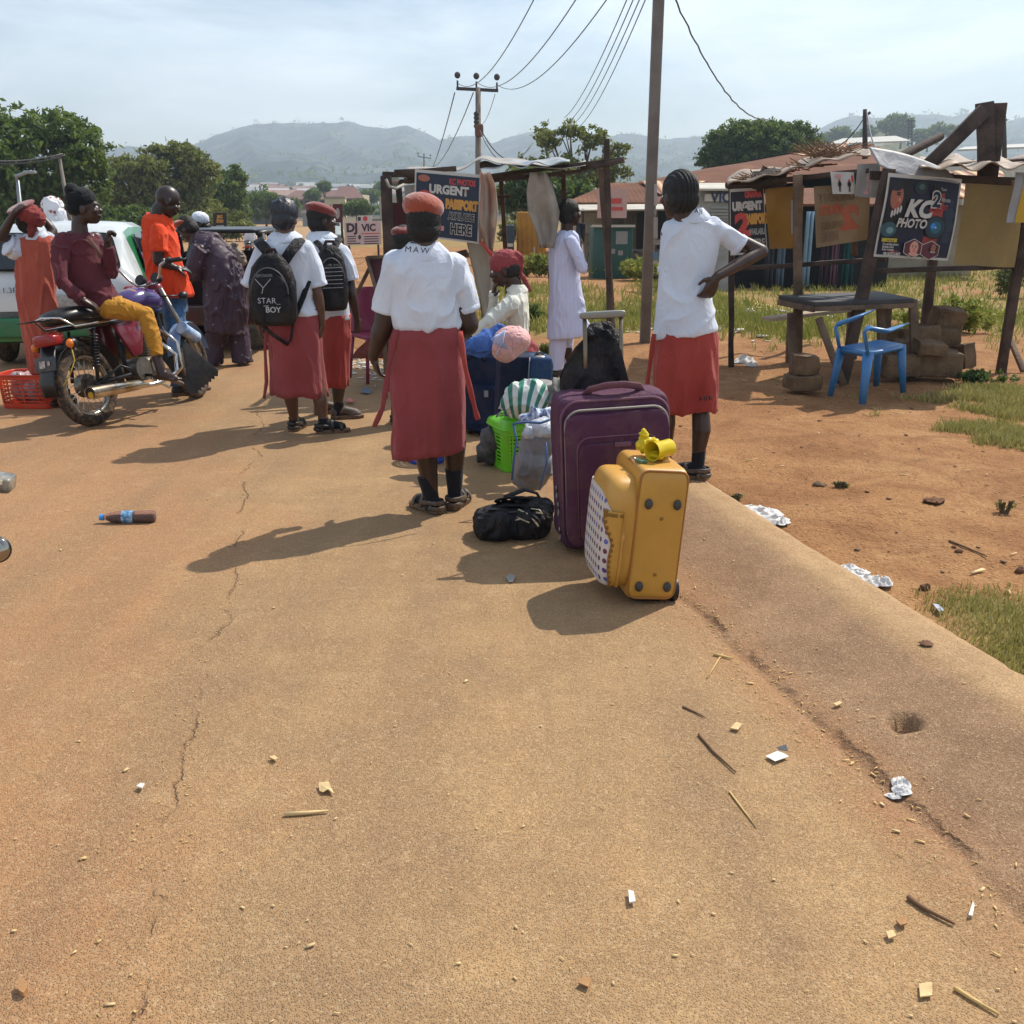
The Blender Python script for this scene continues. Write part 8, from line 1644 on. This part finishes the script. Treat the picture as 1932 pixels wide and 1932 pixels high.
# ================================================================ litter
WCH=M('wood_chip','#c9ad7c',.8,v=.15,vs=20,b=.4,bs=80); TWG=M('twig_brown','#6e5138',.85,v=.2,vs=20); STR_=M('straw_pale','#c4a468',.8,v=.15,vs=20); LEAFD=M('dry_leaf','#a0764a',.8,v=.2,vs=20); PPR=M('paper_white','#cfcabf',.7,v=.06,b=.1); PLB_=NT('thin_white_plastic'); PLB_.bsdf((.78,.77,.75),.28,0,.5,Transmission_Weight=.25,IOR=1.1); PLC=PLB_.m
def chips(n,fn,seed,smin,smax,asp,mt,name,label):
    rg=random.Random(seed); vs=[];fs=[]
    for i in range(n):
        x,y=fn(rg); z=GH(x,y)+.003; L=rg.uniform(smin,smax)*(1 if rg.random()<.9 else 1.8); w=L*rg.uniform(*asp); a=rg.uniform(0,6.28); dx,dy=math.cos(a),math.sin(a); tz=rg.uniform(0,.35)*L; o=len(vs); h=max(.0012,w*.25)
        P=[(x-dx*L/2-dy*w/2,y-dy*L/2+dx*w/2,z),(x-dx*L/2+dy*w/2,y-dy*L/2-dx*w/2,z),(x+dx*L/2+dy*w*.3,y+dy*L/2-dx*w*.3,z+tz*.3),(x+dx*L/2-dy*w*.3,y+dy*L/2+dx*w*.3,z+tz*.3)]
        vs+=P+[(p[0],p[1],p[2]+h) for p in P]; fs+=[(o,o+1,o+2,o+3),(o+7,o+6,o+5,o+4),(o,o+4,o+5,o+1),(o+1,o+5,o+6,o+2),(o+2,o+6,o+7,o+3),(o+3,o+7,o+4,o)]
    ob=fastmesh(name,np.array(vs),np.array(fs),mt); tag(ob,label,'litter',kind='stuff')
def rroad(rg):
    y=1.45+8*rg.random()**1.8; x=rg.uniform(-.62*y-.4,min(xe(y)-.02,.62*y+.4)); return x,y
def rgut(rg):
    y=1.5+2.8*rg.random(); return xe(y)-.78+rg.gauss(0,.09),y
def rcrk(rg):
    y=1.5+4.5*rg.random(); a=gp(455,960); b=gp(250,1930); return a.x+(b.x-a.x)*(y-a.y)/(b.y-a.y)+rg.gauss(0,.08)-.05,y
def rdirt(rg):
    y=3.2+9*rg.random()**1.2; return xe(y)+.05+rg.random()**.8*4.5,y
chips(650,rroad,1,.003,.012,(.2,.6),WCH,'wood_chips','pale wood chips and straw bits scattered over the road')
chips(520,rgut,2,.004,.014,(.1,.4),STR_,'straw_bits','straw and chaff gathered along the gutter')
chips(300,rcrk,3,.003,.010,(.2,.6),STR_,'straw_bits','straw and grit gathered in the road crack')
chips(330,rdirt,4,.015,.06,(.05,.2),WCH,'dirt_litter','pale straw and paper scraps strewn on the dirt')
chips(420,rdirt,5,.006,.02,(.5,1),TWG,'dirt_clods','small brown clods and stones on the dirt')
def rpatch(rg):
    c=gp(1290,610); return c.x+rg.gauss(0,.5),c.y+rg.gauss(0,.9)
chips(260,rpatch,6,.03,.09,(.3,.9),PPR,'paper_scraps','white paper and nylon scraps scattered left of the tall student')
def rpatch2(rg):
    c=gp(1440,590); return c.x+rg.gauss(0,.6),c.y+rg.gauss(0,.5)
chips(60,rpatch2,7,.05,.14,(.3,.9),PPR,'paper_scraps','white scraps on the weeds behind the stall post')
def rpatch3(rg):
    c=gp(690,690); return c.x+rg.gauss(0,.35),c.y+rg.gauss(0,.45)
chips(220,rpatch3,8,.02,.08,(.2,.9),PPR,'paper_scraps','pale rubbish strewn at the road edge by the pink chair')
def stick(label,pts,r,mt,name='stick'):
    P=[ground_at(*p)+V((0,0,r*1.2)) for p in pts]; T=P[0].copy(); m=MB(); m.tube([p-T for p in P],[r]+[r*.9]*(len(P)-2)+[r*.5],6); ob=m.build(name,mt,None,smooth=True); ob.location=T; tag(ob,label,'stick','sticks and straws on the road')
stick('dark bent twig lying right of the road centre',[(1318,1388),(1345,1420),(1388,1460)],.0045,TWG); stick('pale yellow straw below the dark bent twig',[(1376,1495),(1402,1530),(1428,1564)],.003,STR_); stick('long straw of the crossed pair near the gutter',[(1334,1281),(1350,1255),(1363,1234)],.003,STR_); stick('short straw crossing the long one near the gutter',[(1346,1237),(1365,1241),(1381,1245)],.005,STR_); stick('flat pale wooden sliver left of the road centre',[(537,1541),(580,1538),(620,1534)],.006,WCH); stick('dark stem bundle near the lower right corner',[(1712,1697),(1745,1720),(1800,1748)],.006,TWG); stick('long pale stick at the bottom right',[(1800,1868),(1840,1893),(1884,1918)],.005,STR_); stick('thin brown straw above the dark bent twig',[(1288,1335),(1310,1345),(1331,1356)],.0035,TWG); stick('thin twig lying on the dirt near the right edge',[(1790,1022),(1830,1038),(1862,1052)],.005,TWG)
stick('pale straw lying on the dirt right of the tall student shoe',[(1408,872),(1430,866)],.005,STR_)
def scrap(name,label,cat,px,py,pts,mt,th=.0015,lift=.003,curl=.006,group='paper and leaf scraps on the road',par=None):
    c=ground_at(px,py); T=thing(name,label,cat,c+V((0,0,lift)),group=group); P=[]
    for x,y in pts: g_=ground_at(px+x,py+y); P.append(g_-c+V((0,0,curl*abs(math.sin(x*.3+y*.2))+.002)))
    m=MB(); m.poly(P,th,(0,0,1)); m.build(name+'_body',mt,T); return T
scrap('paper_scrap','folded white paper card with a dark corner near the gutter','paper',1466,1431,[(-22,0),(-4,12),(22,2),(4,-10)],PPR); scrap('card_corner','dark folded flap of the white paper card','paper',1472,1421,[(-8,-2),(10,-6),(14,6),(0,2)],M('dark_card','#3c4048',.6),lift=.010,group=None)
scrap('dry_leaf','crumpled pale leaf with a stalk on the left half of the road','leaf',616,1492,[(-14,-8),(4,-9),(10,0),(14,10),(4,6),(-6,8),(-13,4)],WCH,curl=.015); scrap('dry_leaf','square wood flake at the bottom right of the road','wood flake',1745,1875,[(-12,-13),(12,-14),(13,10),(-10,13)],WCH,th=.003); scrap('dry_leaf','brown squarish flake near the bottom centre of the road','wood flake',1104,1860,[(-14,2),(-2,-12),(13,-6),(6,10)],LEAFD,th=.003); scrap('dry_leaf','ragged white flake right of the bottom centre','paper',1191,1700,[(-6,-12),(4,-10),(8,10),(-4,12)],PPR,th=.004); scrap('leaf_in_shade','round pale leaf lying in the shadow of the suitcases','leaf',963,1095,[(-9,-4),(0,-8),(9,-3),(5,6),(-3,6)],M('grey_leaf','#8f8c84',.8)); scrap('dry_leaf','tan stone-like flake at the bottom left corner','wood flake',44,1873,[(-8,-10),(4,-12),(10,4),(2,12),(-7,8)],LEAFD,th=.01); scrap('dry_leaf','light wood shaving above the gutter crack','wood flake',1388,1377,[(-11,2),(0,-7),(12,-5),(4,6)],WCH,th=.004); scrap('dry_leaf','pale shaving in the middle of the apron','wood flake',1580,1332,[(-9,2),(4,-4),(9,0),(-2,5)],WCH,th=.004); scrap('dry_leaf','slim white petal-like scrap at the lower right','leaf',1832,1722,[(-6,12),(2,-12),(6,-8),(2,12)],PPR,th=.004); scrap('dry_leaf','small ragged flake at the right below the stem bundle','wood flake',1680,1770,[(-10,-4),(4,-8),(10,4),(-4,8)],WCH,th=.004); scrap('dry_leaf','flat tan disc beside the stem bundle','leaf',1700,1746,[(-11,-2),(-3,-9),(9,-7),(10,5),(-2,9)],LEAFD,th=.004); scrap('dry_leaf','small pale chip above the crumpled leaf','wood flake',516,1436,[(-8,-2),(2,-5),(9,0),(3,5)],WCH,th=.004); scrap('dry_leaf','white chip on the left of the long crack','wood flake',266,1490,[(-8,1),(0,-5),(8,-3),(3,5)],PPR,th=.004)
def film(label,px,py,ell,seed,sc_=1,mt=None,cat='plastic bag',group='white plastic bags on the ground'):
    c=ground_at(px,py); T=thing('plastic_bag',label,cat,c,group=group); m=MB()
    for i,(x,y,rx,ry,rz_) in enumerate(ell):
        g_=ground_at(px+x,py+y)-c
        def f(u,v):
            a=2*math.pi*v; k=u*(1+.28*noise.noise(V((math.cos(a)*1.6+seed,math.sin(a)*1.6,i))))*1.15; X=rx*k*math.cos(a); Y=ry*k*math.sin(a); q=V((X/rx*1.5+seed,Y/ry*1.5,i*3))
            h=rz_*(.25+1.1*(1-min(1,abs(noise.noise(q))*2.6))**2+.25*noise.noise(q*2.0))*(1-u**3)+.003+.004*i
            return g_+V((X,Y,max(.002,h)))
        m.sheet(f,10,36)
    m.build('bag_film',mt or PLC,T,smooth=True)
film('thin white plastic bag lying on the kerb tip right of the tall student shoe',1440,972,[(-20,-12,.07,.05,.015),(0,-2,.09,.06,.022),(22,14,.07,.06,.025),(34,20,.03,.03,.02)],1)
film('stretched white plastic bag along the kerb farther down',1632,1092,[(-30,-20,.035,.03,.015),(-14,-8,.05,.03,.015),(4,4,.05,.03,.015),(24,14,.05,.045,.025),(34,16,.035,.035,.025)],2)
film('knotted clear plastic bag lying below the gutter hole',1700,1490,[(0,-8,.026,.03,.016),(0,6,.024,.02,.012),(-14,18,.02,.014,.008)],3,.6)
film('crumpled clear bag at the foot of the first right stall post',1405,684,[(0,0,.10,.08,.06),(12,4,.06,.05,.03)],4); film('yellow nylon bag and scraps on the weeds behind the stall post',1420,575,[(0,0,.12,.1,.09),(14,6,.1,.08,.05),(28,4,.06,.05,.03)],5,1,M('yellow_nylon','#b59a3c',.5),group=None); film('white nylon bag in the far weeds left of the stall post',1444,540,[(0,0,.12,.1,.11)],6)
scrap('blue_wrapper','blue and white wrapper on the grassy kerb edge','wrapper',1768,1155,[(-10,-6),(4,-8),(12,8),(2,8)],M('blue_wrapper_print','#7f94b4',.4,v=.5,vs=90,c2='#c9ccd2'),curl=.02,group=None); scrap('red_wrapper','small red plastic scrap on the road left of the MAW schoolgirl','wrapper',660,762,[(-8,0),(0,-5),(9,-1),(3,4)],M('red_wrap','#c04a48',.5),curl=.03,group=None); scrap('blue_scrap','grey-blue scrap in the shadow by the pink chair','wrapper',690,742,[(-10,2),(-2,-5),(11,-4),(8,3)],M('slate_scrap','#566472',.5),curl=.03,group=None)
def stone(label,px,py,r,seed,mt=None,sq=.7):
    c=ground_at(px,py); r*=.8; m=MB(); m.ell((0,0,r*.3),(r,r*.8,r*sq),nu=16,nv=10); ob=m.build('stone',mt or M('clod_brown','#6a4a34',.95,v=.2,vs=20,b=.8,bs=80,bd=.006),None,smooth=True,disp=folds(r*.25,(30,30,30),seed)); ob.location=c; tag(ob,label,'stone','stones on the dirt')
stone('dark round stone on the dirt near the thin twig',1809,1042,.022,1); stone('second dark stone just above the round one by the twig',1800,1034,.016,2); stone('brown stone left of the dry grass on the dirt',1745,1112,.030,3); stone('broken brick stub in the dirt by a grass tuft',1545,918,.045,4,BLOC,.4); stone('flat buried brown stone on the right of the dirt',1760,950,.07,5,None,.08); stone('dark stone at the right edge of the dirt',1925,1080,.03,6)
stone('dark pebble on the apron below the kerb',1748,1218,.03,8,None,.15)
